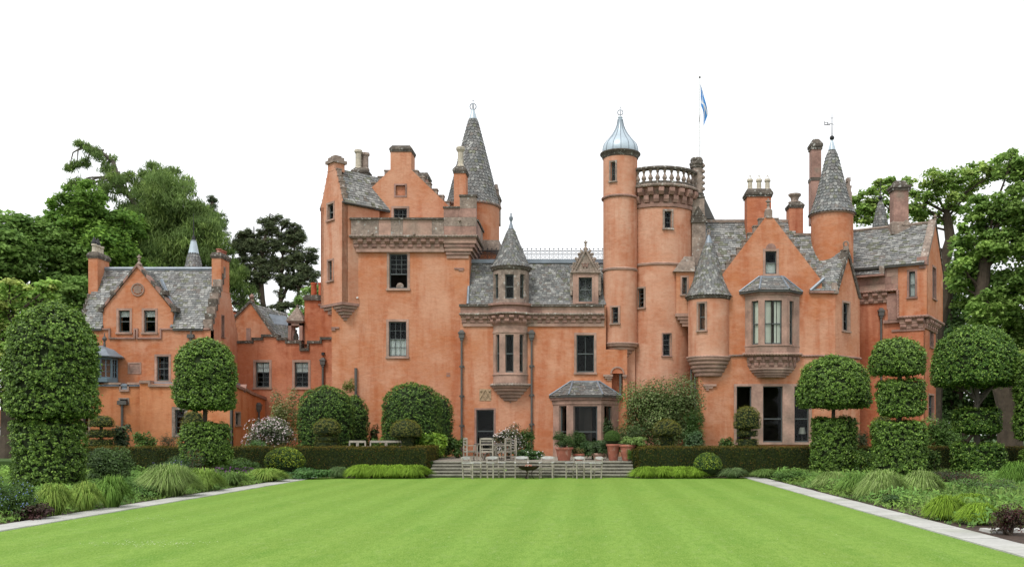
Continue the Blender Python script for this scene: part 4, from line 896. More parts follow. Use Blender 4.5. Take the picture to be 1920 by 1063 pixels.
# arched stone above the gable window
b = Mb(); cxa = x_(1445.5); P = [(cxa + 9.5 * D / F * cos(pi * i / 12), D - .02, z_(466) + 9.5 * D / F * sin(pi * i / 12)) for i in range(13)]; b.prism(P, (0, .1, 0)); obj('window_arch', b, STONEB, rw)
crow_steps(rw, f4, steps_along(f4, x_(1541), z_(527), x_(1450), z_(408), 9), th=.45); crow_steps(rw, f4, steps_along(f4, x_(1352), z_(518), x_(1434), z_(408), 8), th=.45)
obj('apex_stone', Mb().fbox(f4, x_(1436), x_(1448), -.05, .45, z_(409), z_(394)), STONEG, rw)
stone_finial(rw, x_(1442), D + .2, z_(395), .17, STONEG, 'leaf')
DR = 52.0; zr = Z(416, DR)
main = slate_roof(rw, [((X(1293, 49.6), 49.6, Z(530, 49.6)), (X(1492, 49.6), 49.6, Z(530, 49.6)), (X(1492, DR), DR, zr), (X(1322, DR), DR, zr)),
    ((X(1488, 49.2), 49.2, Z(540, 49.2)), (X(1535, 49.2), 49.2, Z(540, 49.2)), (X(1535, 51.2), 51.2, Z(441, 51.2)), (X(1488, 51.2), 51.2, Z(441, 51.2)))], lich=.42, sw=.27)
obj('ridge', Mb().box(X(1320, DR), X(1494, DR), DR - .12, DR + .12, zr - .06, zr + .1), STONEG, main); obj('ridge', Mb().box(X(1488, 51.2), X(1530, 51.2), 51.1, 51.3, Z(442, 51.2), Z(438, 51.2)), STONEG, main)
slate_roof(rw, [((x_(1541), D + .45, z_(530)), (x_(1541), D + 3, z_(530)), (x_(1442), D + 3, z_(404)), (x_(1442), D + .45, z_(404))), ((x_(1352), D + 3, z_(520)), (x_(1352), D + .45, z_(520)), (x_(1442), D + .45, z_(404)), (x_(1442), D + 3, z_(404)))], name='gable_roof')
# canted oriel
Do = 47.75; q0, q1, q2, q3 = (X(1397, D), D), (X(1426, Do), Do), (X(1475, Do), Do), (X(1499, D), D)
ob = Mb(); zo0, zo1 = Z(660, Do), Z(549, Do)
segs = [(q0, q1, (1409, 1421.5)), (q1, q2, (1434, 1466)), (q2, q3, (1480.5, 1488.5))]
for (u, v, (wa, wb)) in segs:
    f_ = Fr(u[0], u[1], atan2(v[1] - u[1], v[0] - u[0])); L_ = hypot(v[0] - u[0], v[1] - u[1]); a, b_ = f_.px(wa), f_.px(wb); b_ = min(b_, L_ - .12); a = max(a, .1)
    h = window(rw, f_, a, b_, Z(645, Do), Z(563, Do), cols=1, up=1, low=1, sw=0, split=.47, curtain=('blind', .02, .98))
    slab(ob, f_, [(0, zo0), (L_, zo0), (L_, zo1), (0, zo1)], [h], .26)
orw = obj('oriel', ob, STONE, rw)
def ring_o(name, off, za, zb, m, par, k=1.0):
    A_ = [(q0[0] - off * 1.1, D + .03), (q1[0] - off * .45, Do - off), (q2[0] + off * .45, Do - off), (q3[0] + off * 1.1, D + .03)]
    if k != 1: c_ = (q1[0] + q2[0]) / 2; A_ = [(c_ + (x - c_) * k, D - (D - y) * k if y < D else y) for x, y in A_]
    return obj(name, Mb().prism([(x, y, za) for x, y in A_], (0, 0, zb - za)), m, par)
ring_o('oriel_cornice', .08, Z(552, Do), Z(547.5, Do), STONEB, orw); ring_o('oriel_eaves', .17, Z(547.5, Do), Z(545, Do), STONE, orw); ring_o('oriel_sill', .05, Z(648, Do), Z(645.5, Do), STONE, orw)
ring_o('oriel_base', .03, Z(667, Do), Z(660, Do), STONEB, orw)
rope(orw, [(q0[0] - .1, D - .03, Z(664, D)), (q1[0] - .03, Do - .1, Z(664, Do)), (q2[0] + .03, Do - .1, Z(664, Do)), (q3[0] + .1, D - .03, Z(664, D))], .07, STONE)
for (u, v, _) in segs:
    f_ = Fr(u[0], u[1] + .0, atan2(v[1] - u[1], v[0] - u[0])); L_ = hypot(v[0] - u[0], v[1] - u[1]); f2 = Fr(f_(0, .22, 0)[0], f_(0, .22, 0)[1], f_.ang)
    corbels(orw, f2, .0, L_, Z(688, Do), Z(668, Do), .42, .24)
ring_o('corbel_core', .0, Z(688, Do), Z(667, Do), STONEB, orw, .74)
for i, (ya, yb, k) in enumerate(((688, 692, .84), (692, 697, .76), (697, 702, .66), (702, 706, .56))): ring_o('corbel_course', .02, Z(yb, Do), Z(ya, Do) - .008, STONE, orw, k)
zE, zR = Z(544.5, Do), Z(520, D); q = [(X(1386, D), D, zE), (q1[0] - .1, Do - .2, zE), (q2[0] + .1, Do - .2, zE), (X(1505, D), D, zE)]; tq = [(X(1424, D), D - .02, zR), (X(1427, D), D - .1, zR), (X(1464, D), D - .1, zR), (X(1468, D), D - .02, zR)]
rf = slate_roof(rw, [(q[0], q[1], tq[1], tq[0]), (q[1], q[2], tq[2], tq[1]), (q[2], q[3], tq[3], tq[2])], name='oriel_roof', ch=.18, sw=.3, lich=.1)
for i in range(4): obj('lead_hip', Mb().tube([Vector(q[i]) + Vector((0, 0, .05)), Vector(tq[i]) + Vector((0, 0, .05))], .05, 6), LEAD, rf)
obj('lead_flashing', Mb().box(X(1423, D), X(1469, D), D - .14, D + .02, zR - .03, zR + .05), LEAD, rf)
rope(rw, [(x_(1366), D - .04, z_(667)), (q0[0] - .08, D - .04, z_(666))], .06, STONEB); rope(rw, [(q3[0] + .08, D - .04, z_(667)), (x_(1566), D - .05, z_(667))], .06, STONEB)
# bell-roofed turret
ct, yt, rtu = X(1329, 48.9), 48.9, 38.5 * 48.9 / F; Dt = yt - rtu; zt = lambda y: Z(y, Dt)
W = [rwin(rw, ct, yt, rtu, 1329, 1310, 1322, 569, 619, sw=.1, cols=1, up=1, low=1)]
w = Mb(); round_wall(w, ct, yt, rtu, zt(668), zt(552), W, 48, .25); tu = obj('turret_wall', w, HARLP, rw, smooth=True)
obj('eaves_ring', Mb().lathe([(rtu, zt(559)), (rtu + .06, zt(558)), (rtu + .12, zt(551)), (rtu + .12, zt(549)), (rtu - .1, zt(548))], ct, yt, 40), STONED, tu, smooth=True)
rope(tu, arcpts(ct, yt, rtu + .05, zt(668), radians(-115), radians(80)), .06, STONE)
stepped_corbel(tu, ct, yt - .02, rtu + .06, zt(669), zt(704), 5, m=STONE, tip=.62)
kt = 48.3 / F; cone_roof(rw, ct, yt, [(a * kt, Z(y, 48.0)) for a, y in ((44, 553), (38, 543), (30.5, 525), (24.5, 505), (18, 482), (11, 460), (7, 449))], sw=.15, ch=.135, lich=.3)
obj('lead_tip', Mb().lathe([(7.8 * kt, Z(450, 48)), (2.2 * kt, Z(434, 48)), (1.5 * kt, Z(433, 48))], ct, yt, 14), LEAD, rw, smooth=True); stone_finial(rw, ct, yt, Z(434, 48), .09, STONEG, 'ring')
for i in range(3): obj('small_corbel', Mb().fbox(f4, x_(1318 + 3 * i), x_(1343 - 7 * i), -.12 + .03 * i, .05, z_(724 + 4 * i), z_(720 + 4 * i)), STONE, rw)
downpipe(rw, x_(1298.5), 49.1, ZT, z_(690), .06, hopper=False); downpipe(rw, x_(1305), 48.9, ZT, z_(698), .06, hopper=False)
# angled facet with gablet
ff = Fr(x_(1566), D, radians(45)); LF = 2.55; ze, za = z_(545), Z(470, 49.4)
H = [window(rw, ff, ff.px(1580.5), ff.px(1592), ff.z(1586, 620), ff.z(1586, 568), cols=2, up=3, sash=False, sw=.11)]
w = Mb(); slab(w, ff, [(0.0, ZT - .3), (LF, ZT - .3), (LF, ze + .1), (LF / 2 + .05, za), (LF / 2 - .05, za), (0.0, ze)], H, .4); w.fbox(Fr(ff(LF, 0, 0)[0], ff(LF, 0, 0)[1], radians(90)), 0, 3, 0, .4, ZT - .3, ze); obj('facet_wall', w, HARL, rw)
for s in (0, 1):
    a_, b_ = (-.08, LF / 2) if s == 0 else (LF + .08, LF / 2); b = Mb(); b.prism([ff(a_, -.08, ze - .15), ff(a_ + (.22 if s == 0 else -.22), -.08, ze - .15), ff(LF / 2, -.08, za - .28), ff(LF / 2, -.08, za + .1)], Vector(ff(0, .5, 0)) - Vector(ff(0, 0, 0))); obj('gablet_coping', b, STONED, rw)
p = ff(LF / 2, .1, za); stone_finial(rw, p[0], p[1], za + .02, .16, STONEG, 'ring')
p = ff(-.02, -.05, ze); obj('skew_stone', Mb().taper(p[0] - .25, p[0] + .12, p[1] - .05, p[1] + .4, z_(546), z_(530), .06).box(p[0] - .28, p[0] + .14, p[1] - .07, p[1] + .4, z_(551), z_(546)), STONEG, rw)
r1 = ff(LF / 2, .05, za - .05); r2 = ff(LF / 2, 1.85, za - .05)
fr_ = slate_roof(rw, [((x_(1517), D - .1, z_(546)), (x_(1566), D - .1, z_(546)), tuple(r1), tuple(r2))], name='facet_roof', lich=.35, sw=.25)
obj('lead_valley', Mb().tube([(x_(1519), D - .06, z_(545)), (X(1545, D), D - .02, z_(522))], .09, 6), LEAD, fr_)
obj('eaves_course', Mb().fbox(f4, x_(1517), x_(1562), -.16, .05, z_(550), z_(546)), STONEB, rw)
rope(rw, [ff(0, -.05, z_(667)), ff(LF + .05, -.05, z_(667))], .06, STONEB)
# chimneys
D5 = 51.0; chimney(rw, X(1401, D5), X(1446, D5), D5, D5 + .9, Z(450, D5), Z(369, D5), HARLD, STONED, .45, .1, pots=[(X(p, D5), D5 + .45) for p in (1409, 1426, 1442)], potm=CREAM, potr=.16, poth=.62)
D6 = 51.6; c = chimney(rw, X(1480, D6), X(1506, D6), D6, D6 + .8, Z(445, D6), Z(390, D6), HARLD, STONED, .36, .07, capstyle='slope')
zz = Z(378, D6); obj('chimney_pot', Mb().lathe([(.36, zz), (.36, zz + .06), (.2, zz + .12), (.24, zz + .3), (.36, zz + .42), (.36, zz + .5), (.28, zz + .52)], X(1493, D6), D6 + .4, 8), STONEG, c)
D7 = 53.0; c = chimney(rw, X(1522, D7), X(1540, D7), D7, D7 + .6, Z(420, D7), Z(280, D7), STONEB, STONED, .62, .09, capstyle='slope')
obj('shaft_string', Mb().box(X(1520, D7), X(1542, D7), D7 - .06, D7 + .66, Z(339, D7), Z(333, D7)), STONED, c)
obj('shaft_foot', Mb().box(X(1521, D7), X(1541, D7), D7 - .03, D7 + .63, Z(420, D7), Z(339, D7)), STONEB, c)
# cone-roofed tower behind
D8 = 50.9; ck = X(1560, D8); rk = 38.5 * D8 / F; tw_ = obj('round_stair_tower', Mb().lathe([(rk, Z(560, D8)), (rk, Z(402, D8))], ck, D8, 44), HARL, rw, smooth=True)
obj('eaves_ring', Mb().lathe([(rk - .05, Z(408, D8)), (rk + .08, Z(406, D8)), (rk + .1, Z(402, D8)), (rk - .1, Z(401, D8))], ck, D8, 40), STONE, tw_, smooth=True)
k8 = D8 / F; cone_roof(rw, ck, D8, [(a * k8, Z(y, D8)) for a, y in ((43, 404), (38, 394), (30, 371), (22, 340), (12.5, 300), (6.5, 281))], lich=.14)
obj('lead_tip', Mb().lathe([(7 * k8, Z(282, D8)), (2.2 * k8, Z(264, D8)), (1.5 * k8, Z(263, D8))], ck, D8, 14), LEADP, rw, smooth=True)
v = Mb(); v.sphere((ck, D8, Z(259, D8)), .13, 12, 8); v.tube([(ck, D8, Z(262, D8)), (ck, D8, Z(212, D8))], [.03, .012], 6)
v.tube([(ck - .42, D8, Z(230, D8)), (ck + .12, D8, Z(234, D8))], .015, 5); v.box(ck - .42, ck - .1, D8 - .008, D8 + .008, Z(235, D8), Z(233.5, D8)); v.box(ck - .42, ck - .39, D8 - .008, D8 + .008, Z(235, D8), Z(228, D8)); v.box(ck - .25, ck - .22, D8 - .008, D8 + .008, Z(234, D8), Z(229, D8)); v.tube([(ck - .12, D8, Z(222, D8)), (ck + .12, D8, Z(222, D8))], .012, 4)
obj('weathervane', v, BLACK, rw, smooth=True)
D9 = 53; b = Mb(); xx = X(1592, D9)
for (y0, y1, hw) in ((415, 392, 7), (392, 385, 8.5), (385, 360, 5.5), (360, 352, 4), (352, 348, 5), (348, 340, 2), (340, 333, 3.2)): b.box(xx - hw * D9 / F, xx + hw * D9 / F, D9, D9 + .4, Z(y0, D9), Z(y1, D9))
obj('carved_stack', b, STONEG, rw)

# ================================================================== 5 far right wing, turned towards the right
fw = thing('castle_corner_wing', 'angled corner wing at the far right, its lichened slate roof ending in a narrow gable', 'castle wing', (18.2, 50.2, ZT), 'wings of the orange castle')
A5 = atan2(-2, 3.36); fA = Fr(14.95, 52.0, A5); LA = 3.91; pc = fA(LA, 0, 0); fB = Fr(pc[0], pc[1], A5 + pi / 2); LB = 4.7
zE = Z(489, 50); zB = Z(592, 50); zAp = Z(418, 52); a83 = fA.px(1684)
H = [window(fw, fA, fA.px(1704.5), fA.px(1716), fA.z(1710, 557), fA.z(1710, 509), cols=1, up=1, low=1, sw=.1, smat=STONEB, curtain=('net', .05, .95))]
w = Mb(); slab(w, fA, [(a83, zB), (LA, zB), (LA, zE), (a83, zE)], H, .35); obj('wall', w, HARL, fw)
HB = [window(fw, fB, fB.px(1748.5), fB.px(1754.5), fB.z(1751, 560), fB.z(1751, 502), cols=1, up=2, sash=False, sw=.1, smat=STONEB)]
w = Mb(); slab(w, fB, [(0.003, zB), (LB, zB), (LB, zE), (LB / 2, zAp), (0.003, zE)], HB, .35); obj('gable_wall', w, HARL, fw)
w = Mb(); slab(w, fA, [(-1.2, fA.z(1640, 546)), (a83 - .003, fA.z(1640, 546)), (a83 - .003, zE), (-1.2, zE)], [], .35); obj('ashlar_wall', w, STONEB, fw)
ashlar(fw, fA, fA.px(1612), a83 - .01, fA.z(1650, 546), fA.z(1650, 508), -.03, .02, 3, 3, ms=(STONEB, STONE))
fAl = Fr(fA(0, .25, 0)[0], fA(0, .25, 0)[1], A5); LAl = LA - .22; pl_ = fAl(LAl, 0, 0); fBl = Fr(pl_[0], pl_[1], A5 + pi / 2)
H = []; w = Mb(); slab(w, fAl, [(-2.2, ZT - .3), (LAl, ZT - .3), (LAl, zB + .1), (a83, zB + .1), (a83, fA.z(1650, 538)), (-2.2, fA.z(1650, 538))], [], .4); obj('lower_wall', w, HARLD, fw)
HB = [window(fw, fBl, fBl.px(1743.5), fBl.px(1749.5), fBl.z(1747, 651), fBl.z(1747, 618), cols=1, up=2, sash=False, sw=.09, smat=STONEB), window(fw, fBl, fBl.px(1741), fBl.px(1750.5), fBl.z(1746, 785), fBl.z(1746, 741), cols=1, up=1, low=1, sw=.1, smat=STONEB)]
w = Mb(); slab(w, fBl, [(0.003, ZT - .3), (LB - 1.2, ZT - .3), (LB - 1.2, zB + .1), (0.003, zB + .1)], HB, .4); w.fbox(fBl, LB - 1.6, LB - 1.2, .4, 6, ZT - .3, zB); obj('lower_gable_wall', w, HARLD, fw)
rope(fw, [fA(a83 - .02, -.05, zB), fA(LA + .05, -.05, zB), fB(LB, -.05, zB)], .07, STONEB)
band(fw, fA, a83, LA + .03, zB - .1, zB - .02, -.03, .4, STONEB); band(fw, fB, 0.0, LB, zB - .1, zB - .02, -.03, .4, STONEB)
corbels(fw, fAl, fAl.px(1688), LAl, zB - .62, zB - .1, .5, .3); corbels(fw, fBl, .1, LB - 1.2, zB - .62, zB - .1, .55, .3)
band(fw, fAl, fAl.px(1672), LAl + .03, zB - .74, zB - .62, -.06, .2, STONEB)
zC = fA.z(1650, 546); rope(fw, [fA(fA.px(1611), -.06, zC), fA(a83 - .02, -.06, zC)], .065, STONEB); rope(fw, [fA(a83 - .02, -.06, zC), fA(a83 - .02, -.06, zB)], .065, STONEB)
corbels(fw, fAl, fAl.px(1612), fAl.px(1664), zC - .62, zC - .06, .5, .3)
for (p0_, p1_, ya, yb) in ((1662, 1683, 562, 551), (1664, 1683, 580, 562), (1666, 1684, 602, 580), (1657, 1688, 606, 600)): obj('quoin', Mb().fbox(fAl, fAl.px(p0_), fAl.px(p1_), -.18, .05, fAl.z(1670, yb + (ya - yb)) if False else Z(max(ya, yb), 51.2), Z(min(ya, yb), 51.2) - .006), STONEB, fw)
downpipe(fw, X(1650.5, 51.5), 51.35, ZT, Z(592, 51.4), .06)
ti = Vector((fB(LB / 2, 0, 0)[0], fB(LB / 2, 0, 0)[1], zAp)); back = Vector((-cos(A5), -sin(A5), 0)); eL = fA(-1.6, -.22, zE + .0); eR = fA(LA - .1, -.22, zE + .0)
eL.z -= .12; eR.z -= .12; back_l = 6.2
r2e = fB(LB + .2, .1, zE - .1); r2l = r2e + back * 5.0
rf = slate_roof(fw, [(eL, eR, ti + back * .12, ti + back * (LA + 1.6)), (r2e, r2l, ti + back * (LA + 1.6), ti + back * .12)], lich=.36, sw=.29)
obj('ridge', Mb().tube([ti + back * .1 + Vector((0, 0, .04)), ti + back * (LA + 1.6) + Vector((0, 0, .04))], .1, 6), STONEG, rf)
n = 7
for i in range(n):                                    # skew copes up the gable
    k0, k1 = i / n, (i + 1) / n; s0 = Vector(fB(0, 0, zE)).lerp(Vector(fB(LB / 2, 0, zAp)), k0); s1 = Vector(fB(0, 0, zE)).lerp(Vector(fB(LB / 2, 0, zAp)), k1)
    inn = back * .34; upv = Vector((0, 0, .24)); o_ = -back * .06
    b = Mb(); b.add([s0 + o_, s1 + o_, s1 + inn, s0 + inn, s0 + o_ + upv, s1 + o_ + upv, s1 + inn + upv * .9, s0 + inn + upv * .9], [(0, 1, 2, 3), (7, 6, 5, 4), (4, 5, 1, 0), (5, 6, 2, 1), (6, 7, 3, 2), (7, 4, 0, 3)]); obj('skew_cope', b, STONEG, fw)
    s0 = Vector(fB(LB, 0, zE)).lerp(Vector(fB(LB / 2, 0, zAp)), k0); s1 = Vector(fB(LB, 0, zE)).lerp(Vector(fB(LB / 2, 0, zAp)), k1)
    b = Mb(); b.add([s0 + o_, s1 + o_, s1 + inn, s0 + inn, s0 + o_ + upv * .7, s1 + o_ + upv * .7, s1 + inn + upv * .6, s0 + inn + upv * .6], [(3, 2, 1, 0), (4, 5, 6, 7), (0, 1, 5, 4), (1, 2, 6, 5), (2, 3, 7, 6), (3, 0, 4, 7)]); obj('skew_cope', b, STONED, fw)
stone_finial(fw, ti[0], ti[1], ti[2] + .15, .12, STONEG, 'ball')
b = Mb(); b.fbox(fA, LA - .5, LA + .02, -.12, .4, zE - .2, zE + .22).fbox(fA, LA - .4, LA - .05, -.06, .4, zE - .4, zE - .2); obj('skew_block', b, STONEB, fw)
c_ = ti + back * 1.95; b = Mb(); b.box(c_[0] - .42, c_[0] + .42, c_[1] - .35, c_[1] + .35, c_[2] - .8, Z(360, 53)); ch = obj('chimney', b, STONEB, fw)
zc = Z(360, 53); obj('cap', Mb().box(c_[0] - .5, c_[0] + .5, c_[1] - .43, c_[1] + .43, zc, zc + .15).box(c_[0] - .56, c_[0] + .56, c_[1] - .5, c_[1] + .5, zc + .15, zc + .28).taper(c_[0] - .42, c_[0] + .42, c_[1] - .36, c_[1] + .36, zc + .28, zc + .58, .14), STONED, ch)
obj('chimney_foot', Mb().box(c_[0] - .56, c_[0] + .56, c_[1] - .45, c_[1] + .45, c_[2] - .5, c_[2] + .12).taper(c_[0] - .5, c_[0] + .5, c_[1] - .4, c_[1] + .4, c_[2] + .12, c_[2] + .32, .1), STONEG, ch)
obj('chimney_gablet', Mb().prism([(c_[0] + .0, c_[1] - .5, c_[2] + .0), (c_[0] + .5, c_[1] - .5, c_[2] + .0), (c_[0] + .25, c_[1] - .5, c_[2] + .35)], (0, .2, 0)), STONEG, ch)
D10 = 55.5; kx = X(1651, D10); cone_roof(fw, kx, D10, [(a * D10 / F, Z(y, D10)) for a, y in ((14.5, 430), (11.5, 412), (7, 390), (2.6, 376))], sw=.18, ch=.16)
v = Mb(); v.sphere((kx, D10, Z(371, D10)), .13, 10, 8); v.tube([(kx, D10, Z(375, D10)), (kx, D10, Z(338, D10))], [.03, .01], 6)
for s in (-1, 1): v.tube([(kx, D10, Z(352, D10)), (kx + s * .14, D10, Z(356, D10))], .02, 4); v.tube([(kx, D10, Z(345, D10)), (kx + s * .1, D10, Z(348, D10))], .015, 4)
obj('roof_vane', v, BLACK, fw, smooth=True)
# small dark lean-to roof on the ashlar wall
b = Mb(); sl = slate_roof(fw, [(fA(fA.px(1598), -.35, fA.z(1625, 516)), fA(fA.px(1655), -.35, fA.z(1650, 516)), fA(fA.px(1655), .05, fA.z(1650, 503)), fA(fA.px(1598), .05, fA.z(1625, 505)))], name='leanto_roof', lich=.05)
band(fw, fA, fA.px(1600), fA.px(1660), fA.z(1640, 520), fA.z(1640, 516.5), -.4, .1, STONEB)
obj('skew_block', Mb().fbox(fA, fA.px(1651), fA.px(1660), -.32, .05, fA.z(1655, 515), fA.z(1655, 500)), STONEG, fw)

# ================================================================== 6 cottage wing at the left
D = 52.0; f6 = Fr(0, D); cw = thing('castle_cottage_wing', 'low slated wing at the left with one broad gabled dormer holding two windows', 'castle wing', (X(290, D), D, ZT), 'wings of the orange castle')
x_ = lambda p: X(p, D); z_ = lambda y: Z(y, D)
H = [window(cw, f6, *wpx(f6, 222.5, 243.5, 582, 623), cols=1, up=1, low=1, sw=.12, curtain=('net', .72, .97)), window(cw, f6, *wpx(f6, 270, 291.5, 582, 623), cols=1, up=1, low=1, sw=.12, curtain=('net', .72, .97)),
     window(cw, f6, *wpx(f6, 294, 316.5, 668, 714), cols=2, up=2, low=2, sw=.12)]
w = Mb(); slab(w, f6, [(x_(150), ZT - .3), (x_(395), ZT - .3), (x_(395), z_(616)), (x_(324), z_(616)), (x_(324), z_(583)), (x_(258), z_(500)), (x_(193), z_(581)), (x_(193), z_(616)), (x_(150), z_(616))], H)
w.fbox(f6, x_(150), x_(153), .45, 4, ZT, z_(616)); obj('wall', w, HARL, cw)
GD = 4.1; fs6 = Fr(x_(395), D, pi / 2); zrg = Z(506, D + GD / 2); w = Mb()
H = [window(cw, fs6, fs6.px(415.5), fs6.px(419.5), fs6.z(417, 632), fs6.z(417, 592), cols=1, up=1, sash=False, sw=.06, smat=STONEB)]
slab(w, fs6, [(.003, ZT - .3), (GD, ZT - .3), (GD, z_(616) + .05), (GD / 2, zrg), (.003, z_(616) + .02)], H, .4); obj('gable_wall', w, HARLP, cw)
crow_steps(cw, fs6, steps_along(fs6, GD, z_(616) + .1, GD / 2 + .5, zrg - .4, 8), th=.4, m=STONEG)
lipm = Mb()
for i in range(9):
    k0, k1 = i / 9, (i + 1) / 9; a0, a1 = .0 + GD / 2 * k0, GD / 2 * k1; zA = z_(616) + (zrg - z_(616)) * k0; zB2 = z_(616) + (zrg - z_(616)) * k1
    obj('crow_step', Mb().fbox(fs6, a0, a1, -.05, .42, zA - .1, zB2 + random.uniform(.05, .16)), STONED if i % 2 else STONEG, cw)
c = chimney(cw, x_(395), x_(395) + .52, D + GD / 2 - .75, D + GD / 2 + .5, Z(530, D + 1.6), Z(484, 53.5), HARLP, STONED, .36, .08, capstyle='flat') if False else chimney(cw, x_(395) - .5, x_(395) + .012, D + GD / 2 - .65, D + GD / 2 + .65, Z(545, D + 1.6), Z(484, 53.4), HARL, STONED, .34, .07)
for dy in (-.3, .15, .45): pot(c, x_(395) - .22, D + GD / 2 + dy, Z(474, 53.4), .16, .28, TERRA, False)
xl = x_(168); zr6 = Z(506, D + GD / 2)
rf = slate_roof(cw, [((x_(150), D - .12, z_(617)), (x_(192), D - .12, z_(617)), (X(262, D + GD / 2), D + GD / 2, zr6), (X(186, D + GD / 2), D + GD / 2, zr6)), ((x_(326), D - .12, z_(617)), (x_(396) - .42, D - .12, z_(617)), (x_(395) - .42, D + GD / 2, zr6), (X(262, D + GD / 2), D + GD / 2, zr6)), ((x_(395) - .42, D + GD, z_(617)), (x_(150), D + GD, z_(617)), (X(186, D + GD / 2), D + GD / 2, zr6), (x_(395) - .42, D + GD / 2, zr6))], lich=.3)
obj('lead_ridge', Mb().tube([(X(186, 54), D + GD / 2, zr6 + .05), (x_(395) - .45, D + GD / 2, zr6 + .05)], .12, 8), LEAD, rf)
for i in range(9):                                    # rough skews at the left end of the roof
    k0 = i / 9; px0 = 150 + (180 - 150) * k0; y0 = 600 - (600 - 515) * k0; Dx = D + GD / 2 * k0
    obj('skew_stone', Mb().box(X(px0 - 4, Dx), X(px0 + 6, Dx), Dx, Dx + .45, Z(y0 + 10, Dx), Z(y0 - 2, Dx)), STONED, cw)
obj('left_gable_wall', Mb().prism([(x_(150), D + .45, ZT), (x_(150), D + GD, ZT), (x_(150), D + GD, z_(616)), (X(180, D + GD / 2), D + GD / 2, zr6 - .2), (x_(150), D + .45, z_(616))], (.3, 0, 0)), HARL, cw)
c = chimney(cw, X(165.5, 53.2), X(183, 53.2), 53.2, 54.5, Z(560, 53.2), Z(484, 53.2), HARL, STONED, .36, .08)
for i in range(3):
    yq = 53.45 + .4 * i; pot(c, X(174, 53.3), yq, Z(473, 53.3), .14, .5, CREAM, False); zq = Z(473, 53.3) + .5
    if i < 2: obj('cowl', Mb().lathe([(.15, zq), (.15, zq + .1), (.02, zq + .42)], X(174, 53.3), yq, 10), BLACK, c)
# dormer gable copes, roof, roundel, finial
Dq = D; 
for s, (px0, px1) in ((0, (190, 258)), (1, (328, 258))):
    n = 8
    for i in range(n):
        k0, k1 = i / n, (i + 1) / n; P0 = (x_(px0 + (px1 - px0) * k0), z_(584 - 84 * k0)); P1 = (x_(px0 + (px1 - px0) * k1), z_(584 - 84 * k1)); sg = -1 if s == 0 else 1; t = .1
        obj('skew_cope', Mb().prism([(P0[0], D - .1, P0[1]), (P1[0], D - .1, P1[1]), (P1[0] + sg * 0, D - .1, P1[1] + .17), (P0[0] + sg * 0, D - .1, P0[1] + .17)], (0, .55, 0)), STONEB if i % 2 else STONED, cw)
for px_, y_ in ((190, 583), (327, 583), (213, 551), (306, 551)): obj('kneeler', Mb().taper(x_(px_) - .16, x_(px_) + .16, D - .12, D + .5, z_(y_) - .05, z_(y_) + .22, .05), STONED, cw)
stone_finial(cw, x_(258.5), D + .15, z_(500) + .1, .15, STONEG, 'leaf')
dr = slate_roof(cw, [((x_(193), D + 1.8, z_(583)), (x_(193), D + .3, z_(583)), (x_(258), D + .3, z_(501)), (x_(258), D + 2.0, z_(501))), ((x_(325), D + .3, z_(583)), (x_(325), D + 1.0, z_(583)), (x_(258), D + 2.0, z_(501)), (x_(258), D + .3, z_(501)))], name='dormer_roof')
obj('lead_valley', Mb().tube([(X(330, 52.2), 52.1, z_(585)), (X(300, 53.2), 53.4, Z(525, 53.4))], .1, 6), LEAD, dr)
obj('lead_valley', Mb().tube([(X(322, 52.1), 52.0, z_(614)), (X(329, 52.3), 52.3, z_(585))], .07, 6), LEAD, dr)
b = Mb(); n = 20; cxr, czr = x_(258.5), z_(543); R0, R1 = 12.5 * D / F, 10 * D / F; P = []
for i in range(n):
    t = 2 * pi * i / n; P += [(cxr + R1 * cos(t), D - .05, czr + R1 * sin(t)), (cxr + R0 * cos(t), D - .05, czr + R0 * sin(t)), (cxr + R0 * cos(t), D + .05, czr + R0 * sin(t)), (cxr + R1 * cos(t), D + .05, czr + R1 * sin(t))]
b.add(P, [(i * 4 + k, ((i + 1) % n) * 4 + k, ((i + 1) % n) * 4 + (k + 1) % 4, i * 4 + (k + 1) % 4) for i in range(n) for k in range(4)]); rd = obj('roundel', b, STONE, cw, smooth=True)
b = Mb(); sh_ = [(-7, -6), (-8, -2), (-6.4, 1), (-7.5, 5), (-4, 6), (-2, 8), (0, 7), (2, 8), (4, 6), (7.5, 5), (6.4, 1), (8, -2), (7, -6), (3, -7), (0, -9), (-3, -7)]
b.prism([(cxr + a * D / F, D - .04, czr - bq * D / F) for a, bq in sh_][::-1], (0, .05, 0)); obj('shield', b, STONE, rd)
# stepped string course round the two windows
zz = [(190, 617), (206, 617), (206, 634), (253, 634), (253, 617), (258, 617), (258, 634), (302, 634), (302, 617), (395, 617)]; 
for (p, q) in zip(zz[:-1], zz[1:]):
    xa, xb = sorted((x_(p[0]), x_(q[0]))); za, zb_ = sorted((z_(p[1]), z_(q[1]))); vv = xb - xa < .01; ee = .004 if vv else 0; hh = 0 if vv else .07; obj('string_course', Mb().box(xa - .035 - ee + hh, xb + .035 + ee - hh, D - .09 - ee, D + .03, za - .045 - ee, zb_ + .045 + ee), STONEB, cw)
b = Mb(); a0, a1, b0, b1 = x_(240), x_(265), z_(701), z_(679)
b.box(a0, a0 + .08, D - .03, D + .04, b0, b1).box(a1 - .08, a1, D - .03, D + .04, b0, b1).box(a0 + .08, a1 - .08, D - .03, D + .04, b1 - .08, b1).box(a0 + .08, a1 - .08, D - .03, D + .04, b0, b0 + .08); pn = obj('stone_panel', b, STONE, cw); obj('panel_field', Mb().box(a0 + .08, a1 - .08, D - .008, D + .04, b0 + .08, b1 - .08), STONEB, pn)
